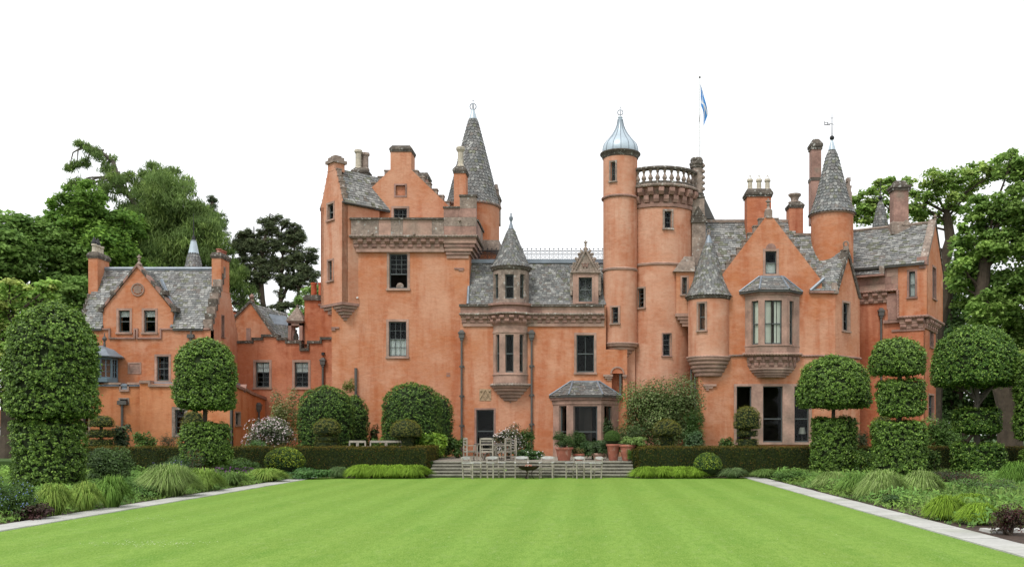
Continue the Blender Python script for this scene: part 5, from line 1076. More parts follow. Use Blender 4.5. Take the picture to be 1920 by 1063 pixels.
h = Mb(); xh = x_(359); h.box(xh - .18, xh + .18, D - .2, D, z_(634), z_(627)); h.tube([(xh, D - .1, z_(640)), (xh, D - .1, z_(634))], .07, 8); h.tube([(xh, D - .08, z_(627)), (xh, D - .08, z_(620))], .04, 6); obj('hopper', h, IRON, cw)
D11 = 57; ku = D11 / F; xx = X(363, D11); cone_roof(cw, xx, D11, [(18 * ku, Z(520, D11)), (15.5 * ku, Z(505, D11)), (9.5 * ku, Z(475, D11))], sw=.16, ch=.15)
obj('lead_tip', Mb().lathe([(10 * ku, Z(477, D11)), (8 * ku, Z(468, D11)), (5 * ku, Z(453, D11)), (5.5 * ku, Z(452, D11)), (4 * ku, Z(451, D11))], xx, D11, 14), LEADP, cw, smooth=True)
obj('roof_spike', Mb().lathe([(.14, Z(452, D11)), (.1, Z(446, D11)), (.03, Z(440, D11)), (.03, Z(425, D11)), (.01, Z(400, D11))], xx, D11, 8), BLACK, cw)
obj('wing_tower', Mb().lathe([(16 * ku, Z(620, D11)), (16 * ku, Z(515, D11))], xx, D11, 20), HARL, cw)

# ================================================================== 7 flat-roofed annex in front of the cottage wing
an = thing('castle_annex', 'plain single-storey annex with lead flat roof in front of the low left wing', 'castle wing', (X(262, 50.5), 50.5, ZT), 'wings of the orange castle')
f7 = Fr(0, 50.5); xa = lambda p: X(p, 50.5); za = lambda y: Z(y, 50.5)
H = [window(an, f7, *wpx(f7, 328, 346, 768, 814), cols=1, up=4, sash=False, sw=.16, smat=STONEG, sill=False)]
w = Mb(); slab(w, f7, [(xa(262), ZT - .3), (xa(433), ZT - .3), (xa(433), za(719)), (xa(262), za(719))], H, .35)
f7b = Fr(0, 51.0); xb_ = lambda p: X(p, 51); zb_ = lambda y: Z(y, 51); H = [window(an, f7b, *wpx(f7b, 225, 240, 748, 757), cols=1, up=1, sash=False, sw=.07, smat=STONEG, sill=False), window(an, f7b, *wpx(f7b, 155, 166, 780, 812), cols=1, up=3, sash=False, sw=.1)]
slab(w, f7b, [(xb_(20), ZT - .3), (xb_(262.5), ZT - .3), (xb_(262.5), zb_(719)), (xb_(20), zb_(719))], H, .35)
fs7 = Fr(xa(433), 50.5, pi / 2); LS = 5.4; H = [window(an, fs7, fs7.px(441.5), fs7.px(450), fs7.z(446, 797), fs7.z(446, 774), cols=1, up=2, sash=False, sw=.09)]
zs1 = fs7.z(495, 742); slab(w, fs7, [(.003, ZT - .3), (LS, ZT - .3), (LS, zs1), (2.9, fs7.z(470, 732)), (.003, za(719))], H, .35); w.fbox(Fr(0, 51.0), xa(262), xa(265), -.45, .0, ZT - .3, za(719)); obj('wall', w, mat_an := harl_mat('smooth_peach_render', (.53, .205, .085), (.56, .25, .13), (.43, .13, .05)), an)
obj('flat_roof', Mb().box(xb_(20), xa(433) - .4, 50.9, 51.9, za(723), za(720)), LEAD, an)
for (p0_, p1_, y0, y1, d) in ((188, 196, 716, 711, 51), (196, 225, 722, 717, 51), (225, 228, 734, 717, 51), (228, 240, 734, 730, 51), (240, 243, 734, 717, 51), (243, 263, 722, 717, 51), (262.5, 279, 718, 713, 50.5), (279, 283, 725, 713, 50.5), (283, 433, 725, 720, 50.5)):
    obj('cope', Mb().box(X(p0_, d), X(p1_, d), d - .1, d + .4, Z(y0, d), Z(y1, d)), STONE, an)
obj('lead_roof_edge', Mb().box(xa(285), xa(433), 50.75, 51.9, za(720), za(716)), LEAD, an)
obj('lead_outlet', Mb().box(X(229, 51), X(239, 51), 50.95, 51.3, Z(730, 51), Z(719, 51)), LEAD, an)
for (aa, bb, y0, y1) in ((0, 1.0, 716, 724), (1.0, 1.9, 724, 728), (1.9, 2.1, 731, 721), (2.1, 2.9, 728, 734), (2.9, 4.0, 734, 739), (4.0, 5.4, 739, 745)):
    zA, zB2 = fs7.z(433 + 10 * aa, y0), fs7.z(433 + 10 * bb, y1); b = Mb(); P = [fs7(aa, -.1, zA - .12), fs7(bb, -.1, zB2 - .12), fs7(bb, -.1, zB2 + .04), fs7(aa, -.1, zA + .04)]; b.prism(P, (-.5, 0, 0)); obj('cope', b, STONEB, an)
hx = Mb(); hx.box(X(224, 51), X(241, 51), 50.72, 51.0, Z(758.5, 51), Z(751, 51)); hx.tube([(X(231, 51), 50.88, Z(830, 51)), (X(231, 51), 50.88, Z(757, 51))], .07, 8); obj('rain_hopper', hx, IRON, an)
p = fs7(.9, -.1, 0); obj('downpipe', Mb().tube([(xa(434.5), 50.42, ZT), (xa(434.5), 50.42, za(765))], .07, 8), IRON, an)
pq = fs7(4.0, -.12, 0); downpipe(an, pq[0], pq[1], ZT, Z(768, 54.5), .06)

# blue-grey glazed lantern on the annex roof
ln = thing('roof_lantern', 'blue-grey glazed roof lantern with lead roof, half hidden by the big topiary', 'lantern', (X(192, 51.45), 51.45, Z(716, 51)))
cx, cy = X(190, 51.45), 51.45; kk = 51.45 / F; n = 8; R = 27 * kk; zA, zB2 = Z(710, cy), Z(672, cy)
obj('base', Mb().lathe([(R + .1, Z(717, cy)), (R + .1, zA), (R, zA + .02)], cx, cy, n), FRAMEB, ln)
for i in range(n):
    t0, t1 = 2 * pi * (i + .5) / n, 2 * pi * (i + 1.5) / n; tm = (t0 + t1) / 2; wdt = 2 * R * sin(pi / n); fr8 = Fr(cx + R * cos(pi / n) * sin(tm), cy - R * cos(pi / n) * cos(tm), tm)
    b = Mb(); W2 = wdt / 2
    b.fbox(fr8, -W2, -W2 + .07, -.03, .04, zA, zB2).fbox(fr8, W2 - .07, W2, -.03, .04, zA, zB2).fbox(fr8, -W2 + .07, W2 - .07, -.02, .04, zA, zA + .08).fbox(fr8, -W2 + .07, W2 - .07, -.02, .04, zB2 - .08, zB2).fbox(fr8, -.02, .02, -.015, .03, zA + .08, zB2 - .08)
    for j in (1, 2): b.fbox(fr8, -W2 + .07, W2 - .07, -.01, .02, zA + (zB2 - zA) * j / 3 - .012, zA + (zB2 - zA) * j / 3 + .012)
    f8 = obj('window', b, FRAMEB, ln)
    for s in (-1, 1): obj('pane', Mb().fbox(fr8, min(s * .03, s * (W2 - .07)), max(s * .03, s * (W2 - .07)), .0, .006, zA + .08, zB2 - .08), GLASS, f8)
obj('lead_roof', Mb().lathe([(41 * kk, Z(671, cy)), (42 * kk, Z(669, cy)), (34 * kk, Z(664, cy)), (24 * kk, Z(656, cy)), (10 * kk, Z(651, cy)), (3 * kk, Z(648, cy))], cx, cy, n), LEAD, ln)
obj('finial', Mb().lathe([(.07, Z(650, cy)), (.05, Z(640, cy)), (.1, Z(638, cy)), (.13, Z(635, cy)), (.08, Z(632, cy)), (.03, Z(630, cy)), (.02, Z(624, cy))], X(196, cy), cy, 10), IRON, ln)

# ================================================================== 8 link range between cottage and keep
D = 56.0; f9 = Fr(0, D); lk = thing('castle_link_range', 'rain-streaked link range with stepped wall head between the low wing and the keep', 'castle wing', (X(530, D), D, ZT), 'wings of the orange castle')
x_ = lambda p: X(p, D); z_ = lambda y: Z(y, D)
H = [window(lk, f9, *wpx(f9, a, b_, 679, 726), cols=2, up=2, low=3, split=.6, sw=.14, curtain=('net', .62, .98)) for a, b_ in ((479.5, 505), (552.5, 578))]
prof = [(440, 642), (474, 642), (474, 636), (492, 636), (492, 630), (521, 630), (521, 636), (537, 636), (537, 642), (564, 642), (564, 656), (578, 656), (578, 642), (602, 642), (602, 635), (625, 635)]
w = Mb(); slab(w, f9, [(x_(436), ZT - .3), (x_(625), ZT - .3)] + [(x_(a), z_(y)) for a, y in prof[::-1]] + [(x_(436), z_(642))], H); box_rest(w, f9, x_(436), x_(625), 4.5, ZT - .3, z_(660), .4); obj('wall', w, HARLD, lk)
for (a, b_) in zip(prof[:-1], prof[1:]):
    xA, xB = sorted((x_(a[0]), x_(b_[0]))); zA, zB2 = sorted((z_(a[1]), z_(b_[1]))); vv = xB - xA < .01; ee = .005 if vv else 0; obj('cope', Mb().box(xA - .06 + ee + (.12 if not vv else 0), xB + .06 - ee - (.12 if not vv else 0), D - .1 - ee, D + .45 + ee, zA - .06 - ee, zB2 + .1 + ee), STONED, lk)
obj('notch_wall', Mb().box(x_(558), x_(584), D + .5, D + .9, z_(665), z_(641)), HARLD, lk)
downpipe(lk, x_(606.5), D - .12, ZT, z_(684), .07)
obj('wall_lamp', Mb().box(x_(604), x_(609), D - .18, D, z_(666), z_(661)), BLACK, lk)
# gabled block behind
Dh = 57.2; xh, zh = (lambda p: X(p, Dh)), (lambda y: Z(y, Dh)); w = Mb(); slab(w, Fr(0, Dh), [(xh(436), zh(680)), (xh(520), zh(680)), (xh(520), zh(637)), (xh(470), zh(568)), (xh(436), zh(600))], [], .4); gb = obj('rear_gable', w, HARL, lk)
obj('slit', Mb().box(xh(462), xh(470), Dh - .03, Dh + .1, zh(638), zh(615)), STONEB, gb)
for (p, q, s) in (((436, 602), (470, 568), 1), ((520, 640), (470, 568), -1)): obj('skew_cope', Mb().prism([(xh(p[0]), Dh - .08, zh(p[1])), (xh(q[0]), Dh - .08, zh(q[1])), (xh(q[0]), Dh - .08, zh(q[1]) + .2), (xh(p[0]), Dh - .08, zh(p[1]) + .2)][::s], (0, .5, 0)), STONED, lk)
stone_finial(lk, xh(470), Dh + .2, zh(565), .18, STONEB, 'ball')
ap = Vector((xh(470), Dh + .4, zh(568))); apb = Vector((X(538, 61.5), 61.5, ap.z - .1)); eb = Vector((xh(521), Dh + .4, zh(642)))
sr = slate_roof(lk, [(eb, Vector((X(548, 61.5), 61.5, eb.z)), apb, ap)], name='rear_roof', lich=.3)
obj('skylight', Mb().prism([eb.lerp(ap, .45) + Vector((.25, .5, .12)), eb.lerp(ap, .7) + Vector((.3, .5, .12)), eb.lerp(ap, .7) + Vector((1.0, 1.6, .12)), eb.lerp(ap, .45) + Vector((1.0, 1.6, .12))], (0, 0, .05)), LEAD, sr)
# bellcote
bc = Mb(); Dc = 56.1; xc, zc = (lambda p: X(p, Dc)), (lambda y: Z(y, Dc)); x0, x1 = xc(540), xc(567); y0, y1 = Dc, Dc + .85; za_, zb2 = zc(641), zc(606)
for (xx, yy) in ((x0, y0), (x1 - .2, y0), (x0, y1 - .2), (x1 - .2, y1 - .2)): bc.box(xx, xx + .2, yy, yy + .2, za_, zb2)
bc.box(x0, x1, y0, y1, zb2 - .14, zb2 + .05).box(x0 - .06, x1 + .06, y0 - .06, y1 + .06, zb2 + .05, zb2 + .13).box(x0, x1, y0, y1, za_ - .1, za_ + .1); bo = obj('bellcote', bc, STONEB, lk)
rf = Mb(); cxx, cyy = (x0 + x1) / 2, (y0 + y1) / 2; hw = (x1 - x0) / 2
for (s0, s1, ya, yb) in ((1.25, .95, 605, 598), (.98, .6, 598, 590), (.64, .28, 590, 582), (.3, .1, 582, 578)): rf.taper(cxx - hw * s0, cxx + hw * s0, cyy - hw * s0, cyy + hw * s0, zc(ya) + .1, zc(yb) + .12, hw * (s0 - s1))
obj('stone_roof', rf, STONEG, bo); stone_finial(bo, cxx, cyy, zc(580) + .1, .09, STONEG, 'ball')
fi = Mb(); fi.lathe([(.2, za_ + .1), (.22, za_ + .16), (.14, za_ + .2), (.17, za_ + .3), (.13, za_ + .5), (.08, za_ + .56), (.05, za_ + .62), (.08, za_ + .7), (.07, za_ + .76), (.01, za_ + .8)], cxx - .08, cyy, 12); obj('statue', fi, STONED, bo, smooth=True)
# square stack with red pots beside the keep
Dk = 56.3; bl = Mb().box(X(571, Dk), X(624, Dk), Dk, Dk + 2, Z(645, Dk), Z(590, Dk)).box(X(571, Dk), X(597, Dk), Dk + .01, Dk + 1.99, Z(590, Dk), Z(563, Dk)).box(X(597, Dk), X(607, Dk), Dk + .01, Dk + 1.99, Z(590, Dk), Z(573, Dk)).box(X(607, Dk), X(614, Dk), Dk + .01, Dk + 1.99, Z(590, Dk), Z(582, Dk)); ch = obj('chimney', bl, HARLD, lk)
for (a, b_, y) in ((597, 608, 573), (607, 616, 582), (615, 624, 590)): obj('step_cope', Mb().box(X(a, Dk), X(b_, Dk), Dk - .08, Dk + .4, Z(y, Dk), Z(y, Dk) + .1), STONEB, ch)
obj('cap', Mb().box(X(569, Dk), X(600, Dk), Dk - .1, Dk + 1.2, Z(563, Dk), Z(557, Dk)).box(X(571, Dk), X(600, Dk), Dk - .04, Dk + 1.1, Z(557, Dk), Z(553, Dk)), STONED, ch)
for p in (584, 598): obj('chimney_pot', Mb().lathe([(.17, Z(555, Dk)), (.16, Z(532, Dk)), (.19, Z(531, Dk)), (.19, Z(528, Dk)), (.12, Z(528, Dk))], X(p, Dk), Dk + .5, 14), REDPOT, ch, smooth=True)
chimney(lk, X(435, 57.5), X(441, 57.5), 57.5, 58, Z(620, 57.5), Z(585, 57.5), REDPOT, STONED, .1, .03)
# old garden wall at the far left
gw = thing('garden_wall', 'orange rendered wall on rough grey stone at the far left edge behind the big topiary', 'wall', (X(25, 47), 47, ZT))
obj('render', Mb().box(X(-60, 47), X(58, 47), 47, 47.4, Z(800, 47), Z(768, 47)), HARL, gw); obj('cope', Mb().box(X(-60, 46.9), X(58, 46.9), 46.85, 47.5, Z(806, 47), Z(801, 47)), LEAD, gw)
for j in range(4):
    x = X(-60, 46.8)
    while x < X(62, 46.8): w_ = random.uniform(.3, .8); obj('stone', Mb().taper(x, x + w_ - .03, 46.75 + random.uniform(0, .06), 47.3, ZT + .27 * j - .02, ZT + .27 * j + .25, .02), random.choice([STONEG, STEPM, STONE]), gw); x += w_
# ================================================================== vegetation tools (numpy)
def unit(v): return v / np.maximum(np.linalg.norm(v, axis=1, keepdims=True), 1e-9)
def rvec(n): return unit(RNG.normal(size=(n, 3)))
def quads_obj(name, V, cols, m, parent, nper=4, label=None, kind=None, smooth=False, quads=None):
    """V: (n, k, 3) vertex blocks; quads: list of index quads inside a block"""
    n, k = V.shape[:2]; quads = quads or [(0, 1, 2, 3)]; q = np.array(quads); nq = len(quads); base = wl(parent)
    me = bpy.data.meshes.new(name); me.vertices.add(n * k)
    me.vertices.foreach_set('co', (V.reshape(-1, 3) - np.array(base)).astype(np.float32).ravel())
    idx = (np.arange(n)[:, None, None] * k + q[None]).reshape(-1)
    me.loops.add(n * nq * 4); me.loops.foreach_set('vertex_index', idx.astype(np.int32))
    me.polygons.add(n * nq); me.polygons.foreach_set('loop_start', np.arange(0, n * nq * 4, 4, dtype=np.int32))
    a = me.color_attributes.new('Col', 'FLOAT_COLOR', 'POINT'); c = np.ones((n, k, 4), np.float32); c[:, :, :3] = cols[:, None, :] if cols.ndim == 2 else cols
    a.data.foreach_set('color', c.ravel()); me.materials.append(m); me.update(calc_edges=True)
    o = bpy.data.objects.new(name, me)
    link(o, parent, base)
    if label: o['label'] = label
    if kind: o['kind'] = kind
    return o
def leaf_blocks(C, N, L, W, down=0.0):
    n = len(C); t = rvec(n); t[:, 2] -= down; t = unit(t - (t * N).sum(1, keepdims=True) * N); b = np.cross(N, t)
    L = np.broadcast_to(L, n)[:, None]; W = np.broadcast_to(W, n)[:, None]
    return np.stack([C - t * L / 2, C + b * W / 2 + N * L * .08 - t * L * .05, C + t * L / 2, C - b * W / 2 + N * L * .08 - t * L * .05], 1)
def pick(pal, n, var=.15):
    pal = np.array(pal); c = pal[RNG.integers(0, len(pal), n)]; return c * (1 + RNG.uniform(-var, var, (n, 1)))
HORN = [(.065, .125, .02), (.09, .17, .027), (.115, .21, .034), (.15, .265, .043)]
HORNT = [(.21, .35, .055), (.27, .42, .075)]
YEW = [(.05, .072, .012), (.065, .09, .014), (.085, .105, .017)]
YEWT = [(.22, .22, .035), (.26, .22, .045), (.22, .25, .035)]
DARKG = [(.02, .045, .012), (.03, .06, .015), (.045, .08, .02)]
MIDG = [(.05, .11, .02), (.07, .14, .03), (.09, .17, .035)]
LIME = [(.17, .29, .03), (.22, .36, .035), (.27, .42, .05)]
BLUEG = [(.07, .13, .05), (.09, .16, .07), (.11, .2, .07)]

def shell_leaves(prof, cx, cy, dens, L, W, pal, tips, lump=.06, tipshare=.12, out=.05):
    """leaves on a clipped body of revolution, in small overlapping sprays"""
    P = np.array(prof, float); seg = np.diff(P, axis=0); ln = np.hypot(seg[:, 0], seg[:, 1]); rm = (P[:-1, 0] + P[1:, 0]) / 2; area = 2 * pi * rm * ln
    tot = area.sum(); ns = max(8, int(tot * dens / 9)); pick_ = RNG.choice(len(area), ns, p=area / tot); u = RNG.random(ns)
    r0, r1 = P[pick_, 0], P[pick_ + 1, 0]; rr = np.sqrt(r0 ** 2 + u * (r1 ** 2 - r0 ** 2)); t = np.where(np.abs(r1 - r0) > 1e-4, (rr - r0) / np.where(np.abs(r1 - r0) > 1e-4, r1 - r0, 1), u)
    z = P[pick_, 1] + seg[pick_, 1] * t; r = rr; a = RNG.uniform(-pi, pi, ns)
    nr, nz = seg[pick_, 1] / ln[pick_], -seg[pick_, 0] / ln[pick_]
    N = np.stack([nr * np.sin(a), -nr * np.cos(a), nz], 1)
    C = np.stack([cx + r * np.sin(a), cy - r * np.cos(a), z], 1)
    lum = lump * (np.sin(C[:, 0] * 5.1 + C[:, 2] * 3.7) + np.sin(C[:, 1] * 4.3 - C[:, 2] * 6.1) + np.sin(C[:, 0] * 11 + C[:, 1] * 9 + C[:, 2] * 12) * .6) / 2
    C = C + N * (lum + RNG.normal(0, out * .6, ns))[:, None]
    k = 9; C9 = np.repeat(C, k, 0) + rvec(ns * k) * (RNG.random((ns * k, 1)) ** .5 * L * 1.1) * np.array([1, 1, .7]); N9 = np.repeat(N, k, 0)
    stray = RNG.random(ns * k) < .03; C9 = C9 + N9 * (stray * RNG.uniform(.02, .11, ns * k))[:, None]
    NN = unit(N9 * .75 + np.array([0, 0, .45]) + rvec(ns * k) * .65)
    col = np.repeat(pick(pal, ns, .2), k, 0) * (1 + RNG.uniform(-.18, .18, (ns * k, 1)))
    tp = (RNG.random(ns * k) < tipshare * (0.5 + 2.2 * np.clip(N9[:, 2] + .3, 0, 1))) | stray; col[tp] = pick(tips, tp.sum())  # pale new growth, thickened on upward faces as painted light from above
    s = RNG.uniform(.7, 1.25, ns * k); return leaf_blocks(C9, NN, L * s, W * s), col

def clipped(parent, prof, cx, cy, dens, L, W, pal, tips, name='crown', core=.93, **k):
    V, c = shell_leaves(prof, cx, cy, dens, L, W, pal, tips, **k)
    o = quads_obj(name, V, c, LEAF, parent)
    zc = sum(p[1] for p in prof) / len(prof)
    obj('shade_core', Mb().lathe([(max(.01, r * core - .03), zc + (z - zc) * core) for r, z in prof], cx, cy, 28), SHADECORE, o, smooth=True)
    return o
def dome_prof(r, z0, z1, full=1.0, n=9, round_=2.2):
    """closed profile: flat-ish base at z0, rounded top at z1"""
    P = [(.02, z0), (r * .86, z0 + .01), (r * .98, z0 + (z1 - z0) * .04)]
    for i in range(n + 1):
        t = i / n; zz = z0 + (z1 - z0) * (.12 + .88 * t); P.append((max(.02, r * max(0.0, 1 - max(0, (t - (1 - full)) / full) ** round_) ** .5), zz))
    return P
def drum_prof(r, z0, z1): h = z1 - z0; return [(.02, z0), (r * .9, z0), (r, z0 + .08 * h), (r * 1.01, z0 + .5 * h), (r, z1 - .06 * h), (r * .93, z1 - .01), (.02, z1)]
def stem(parent, pts, rad, m=BARK, name='trunk', seg=10): return obj(name, Mb().tube(pts, rad, seg), m, parent, smooth=True)

# ------------------------------------------------------------------ clipped hornbeams along the lawn
def hornbeam(px, D, parts, label, trunk_r=.13, dens=1250, L=.082, W=.052, z0=0.0, group='clipped hornbeams flanking the lawn', bark=BARK, pal=HORN, tips=HORNT):
    x = X(px, D); t = thing('topiary_tree', label, 'topiary', (x, D, z0), group); k = D / F
    topz = 0
    for (kind, pc, half, yt, yb, *ex) in parts:
        cx = X(pc, D); r = half * k - .10; za, zb = Z(yb, D), Z(yt, D); topz = max(topz, za + .3)
        za += .08; zb -= .08; prof = drum_prof(r, za, zb) if kind == 'drum' else dome_prof(r, za, zb, *(ex or [.62]))
        clipped(t, prof, cx, D, dens, L, W, pal, tips)
    stem(t, [(x, D, z0 - .05), (x + .04, D, z0 + .5), (x - .03, D, (topz + z0) / 2), (x, D, topz)], [trunk_r * 1.3, trunk_r, trunk_r * .9, trunk_r * .7], bark)
    return t
hornbeam(97, 28.5, [('dome', 98, 80, 560, 786, .6), ('drum', 92, 64, 784, 912)], 'very large leafy hornbeam topiary at the left, tall domed column over a narrower drum', .16, 1250, .08, .05)
hornbeam(385, 36.5, [('dome', 385, 56, 630, 768, .55), ('drum', 386, 46, 792, 872)], 'domed hornbeam topiary with bare stem above its drum, before the left annex', .11)
for s in (0,): pass
hornbeam(1563, 39.0, [('dome', 1563, 69, 663, 765, .8), ('drum', 1563, 43, 782, 888)], 'mushroom-shaped hornbeam, one wide dome over one tall drum', .1, 1250)
hornbeam(1687, 35.5, [('dome', 1682, 53, 630, 704, .8), ('drum', 1689, 45, 711, 781), ('drum', 1686, 51, 788, 897)], 'three-tiered hornbeam topiary, small dome over two clipped drums', .12, 1250)
t = hornbeam(1832, 38.6, [('dome', 1828, 79, 607, 724, .85), ('drum', 1831, 44, 765, 812), ('drum', 1834, 50, 829, 890)], 'wide-domed hornbeam topiary with long bare grey stem over two low drums', .14, 1250, bark=BARKG, pal=[(.05, .115, .017), (.065, .145, .02), (.09, .19, .028), (.11, .22, .03)])
for s in (-1, 1):
    for j in range(3): stem(t, [(X(1832, 38.6), 38.6, Z(762 - 8 * j, 38.6)), (X(1832 + s * (14 + j * 8), 38.6), 38.6 + (j - 1) * .3, Z(738 - 6 * j, 38.6)), (X(1832 + s * (26 + j * 14), 38.6), 38.6 + (j - 1) * .6, Z(715 - 6 * j, 38.6))], [.05, .04, .025], BARKG, 'branch', 6)
hornbeam(1954, 37.0, [('dome', 1954, 50, 645, 826, .3), ('drum', 1954, 44, 842, 890)], 'tall hornbeam column cut off by the right edge of the picture', .12, 1250)
# big domes beside the keep
D_ = 45.5
for (px_, half, yt, dd, lab) in ((611, 49, 722, 45.0, 'broad clipped dome before the link range, nearer of the left pair'), (662, 27, 740, 47.3, 'clipped dome half hidden behind the broad one in front of the link range'), (772, 53, 716, 45.0, 'broad clipped dome in front of the keep, nearer of that pair'), (822, 25, 738, 47.3, 'clipped dome tucked behind the broad one in front of the keep')):
    k = dd / F; x = X(px_, dd); t = thing('clipped_dome', lab, 'topiary', (x, dd, ZT), 'large clipped domes at the foot of the keep')
    clipped(t, dome_prof(half * k, ZT + .12, Z(yt, dd), .45, 10, 2.3), x, dd, 1100, .065, .04, [(.045, .10, .018), (.06, .13, .022), (.08, .16, .028)], HORNT, tipshare=.09, lump=.04); stem(t, [(x, dd, ZT), (x, dd, ZT + .4)], .12)
# yew mushrooms
def yew(px, D, dome, discs, label, z0=ZT, **k):
    x = X(px, D); t = thing('yew_topiary', label, 'topiary', (x, D, z0), 'small clipped yews'); kk = D / F
    half, yt, yb = dome; clipped(t, dome_prof(half * kk, Z(yb, D), Z(yt, D), *k.get('sh', (.85, 9, 2.0))), x, D, 1300, .05, .022, YEW, YEWT, lump=.012, out=.015, tipshare=.3)
    for (h2, y1, y2) in discs: clipped(t, drum_prof(h2 * kk, Z(y2, D), Z(y1, D)), x, D, 1100, .05, .022, YEW, YEWT, lump=.02, out=.02, tipshare=.1, name='disc')
    stem(t, [(x, D, z0), (x, D, Z(yb - 5, D))], .08)
yew(613, 43.2, (24.5, 784, 813), [(20, 818, 826), (22, 828, 838)], 'yew mushroom over two thin discs, before the left dome pair')
yew(761, 43.2, (29, 786, 818), [(16, 817, 838)], 'wide olive yew dome beside the lime green shrub')
yew(1250, 43.2, (26.5, 786, 815), [(13, 815, 838)], 'round-headed yew in front of the big evergreen shrub')
yew(1401, 43.0, (24.5, 761, 803), [(19, 807, 817), (20, 823, 836)], 'tall yew mushroom before the ground-floor windows of the gable', sh=(.75, 9, 2.4))
yew(190, 46.0, (22, 778, 799), [(23, 806, 819), (22, 824, 836)], 'cloud-pruned dark yew in three flat tiers beside the biggest topiary')
yew(363, 44.0, (22, 768, 806), [(16, 806, 836)], 'olive yew cone behind the hornbeam with the bare stem', sh=(.9, 9, 1.6))
yew(1656, 43.0, (24, 776, 824), [], 'yew dome mostly hidden behind the three-tiered hornbeam')

# ------------------------------------------------------------------ clipped yew hedges
def hedge(boxes, label, x0):
    t = thing('yew_hedge', label, 'hedge', x0, 'low clipped hedges'); Vs, Cs = [], []; core = Mb()
    for (x0_, x1_, y0_, y1_, z0_, z1_) in boxes:
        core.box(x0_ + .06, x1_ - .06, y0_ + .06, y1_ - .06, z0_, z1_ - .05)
        fs_ = [((x0_, y0_, z0_), (x1_ - x0_, 0, 0), (0, 0, z1_ - z0_), (0, -1, 0)), ((x0_, y0_, z1_), (x1_ - x0_, 0, 0), (0, y1_ - y0_, 0), (0, 0, 1)),
               ((x0_, y0_, z0_), (0, y1_ - y0_, 0), (0, 0, z1_ - z0_), (-1, 0, 0)), ((x1_, y0_, z0_), (0, y1_ - y0_, 0), (0, 0, z1_ - z0_), (1, 0, 0)), ((x0_, y1_, z0_), (x1_ - x0_, 0, 0), (0, 0, z1_ - z0_), (0, 1, 0))]
        for (o, e1, e2, n_) in fs_:
            e1, e2, n_, o = map(lambda q: np.array(q, float), (e1, e2, n_, o)); A = np.linalg.norm(e1) * np.linalg.norm(e2); ns = int(A * (720 if n_[1] != 1 else 150))
            u, v = RNG.random((ns, 1)), RNG.random((ns, 1)); C = o + e1 * u + e2 * v
            C += n_ * (RNG.normal(-.01, .028, (ns, 1)) + .02 * np.sin(C[:, :1] * 3.1 + C[:, 2:] * 5 + C[:, 1:2] * 3))
            N = unit(n_ + np.array([0, 0, .3]) + rvec(ns) * .8); c = pick([(.034, .05, .011), (.045, .064, .013), (.06, .076, .016)], ns, .25)
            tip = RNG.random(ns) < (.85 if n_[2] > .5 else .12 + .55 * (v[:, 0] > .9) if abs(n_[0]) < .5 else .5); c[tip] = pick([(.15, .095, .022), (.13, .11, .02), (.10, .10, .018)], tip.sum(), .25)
            Vs.append(leaf_blocks(C, N, .075 * RNG.uniform(.7, 1.3, ns), .028)); Cs.append(c)
    quads_obj('foliage', np.concatenate(Vs), np.concatenate(Cs), LEAFM, t); obj('shade_core', core, SHADECORE, t); return t
zh = 1.29; xl = X(800, 40.3); xr = X(1197, 40.3)
hedge([(X(150, 40.3), xl, 40.3, 41.2, 0, zh), (xl - .8, xl, 41.2, 43.6, 0.2, zh)], 'long dark clipped hedge left of the steps, returning along their side', (xl - 6, 40.7, 0))
hedge([(xr, X(2000, 40.3), 40.3, 41.2, 0, zh), (xr, xr + .8, 41.2, 43.2, .2, zh), (X(1184.5, 41.2), xr + .05, 41.0, 43.4, .2, zh - .1)], 'long dark clipped hedge right of the steps, running behind the hornbeams', (xr + 8, 40.7, 0))

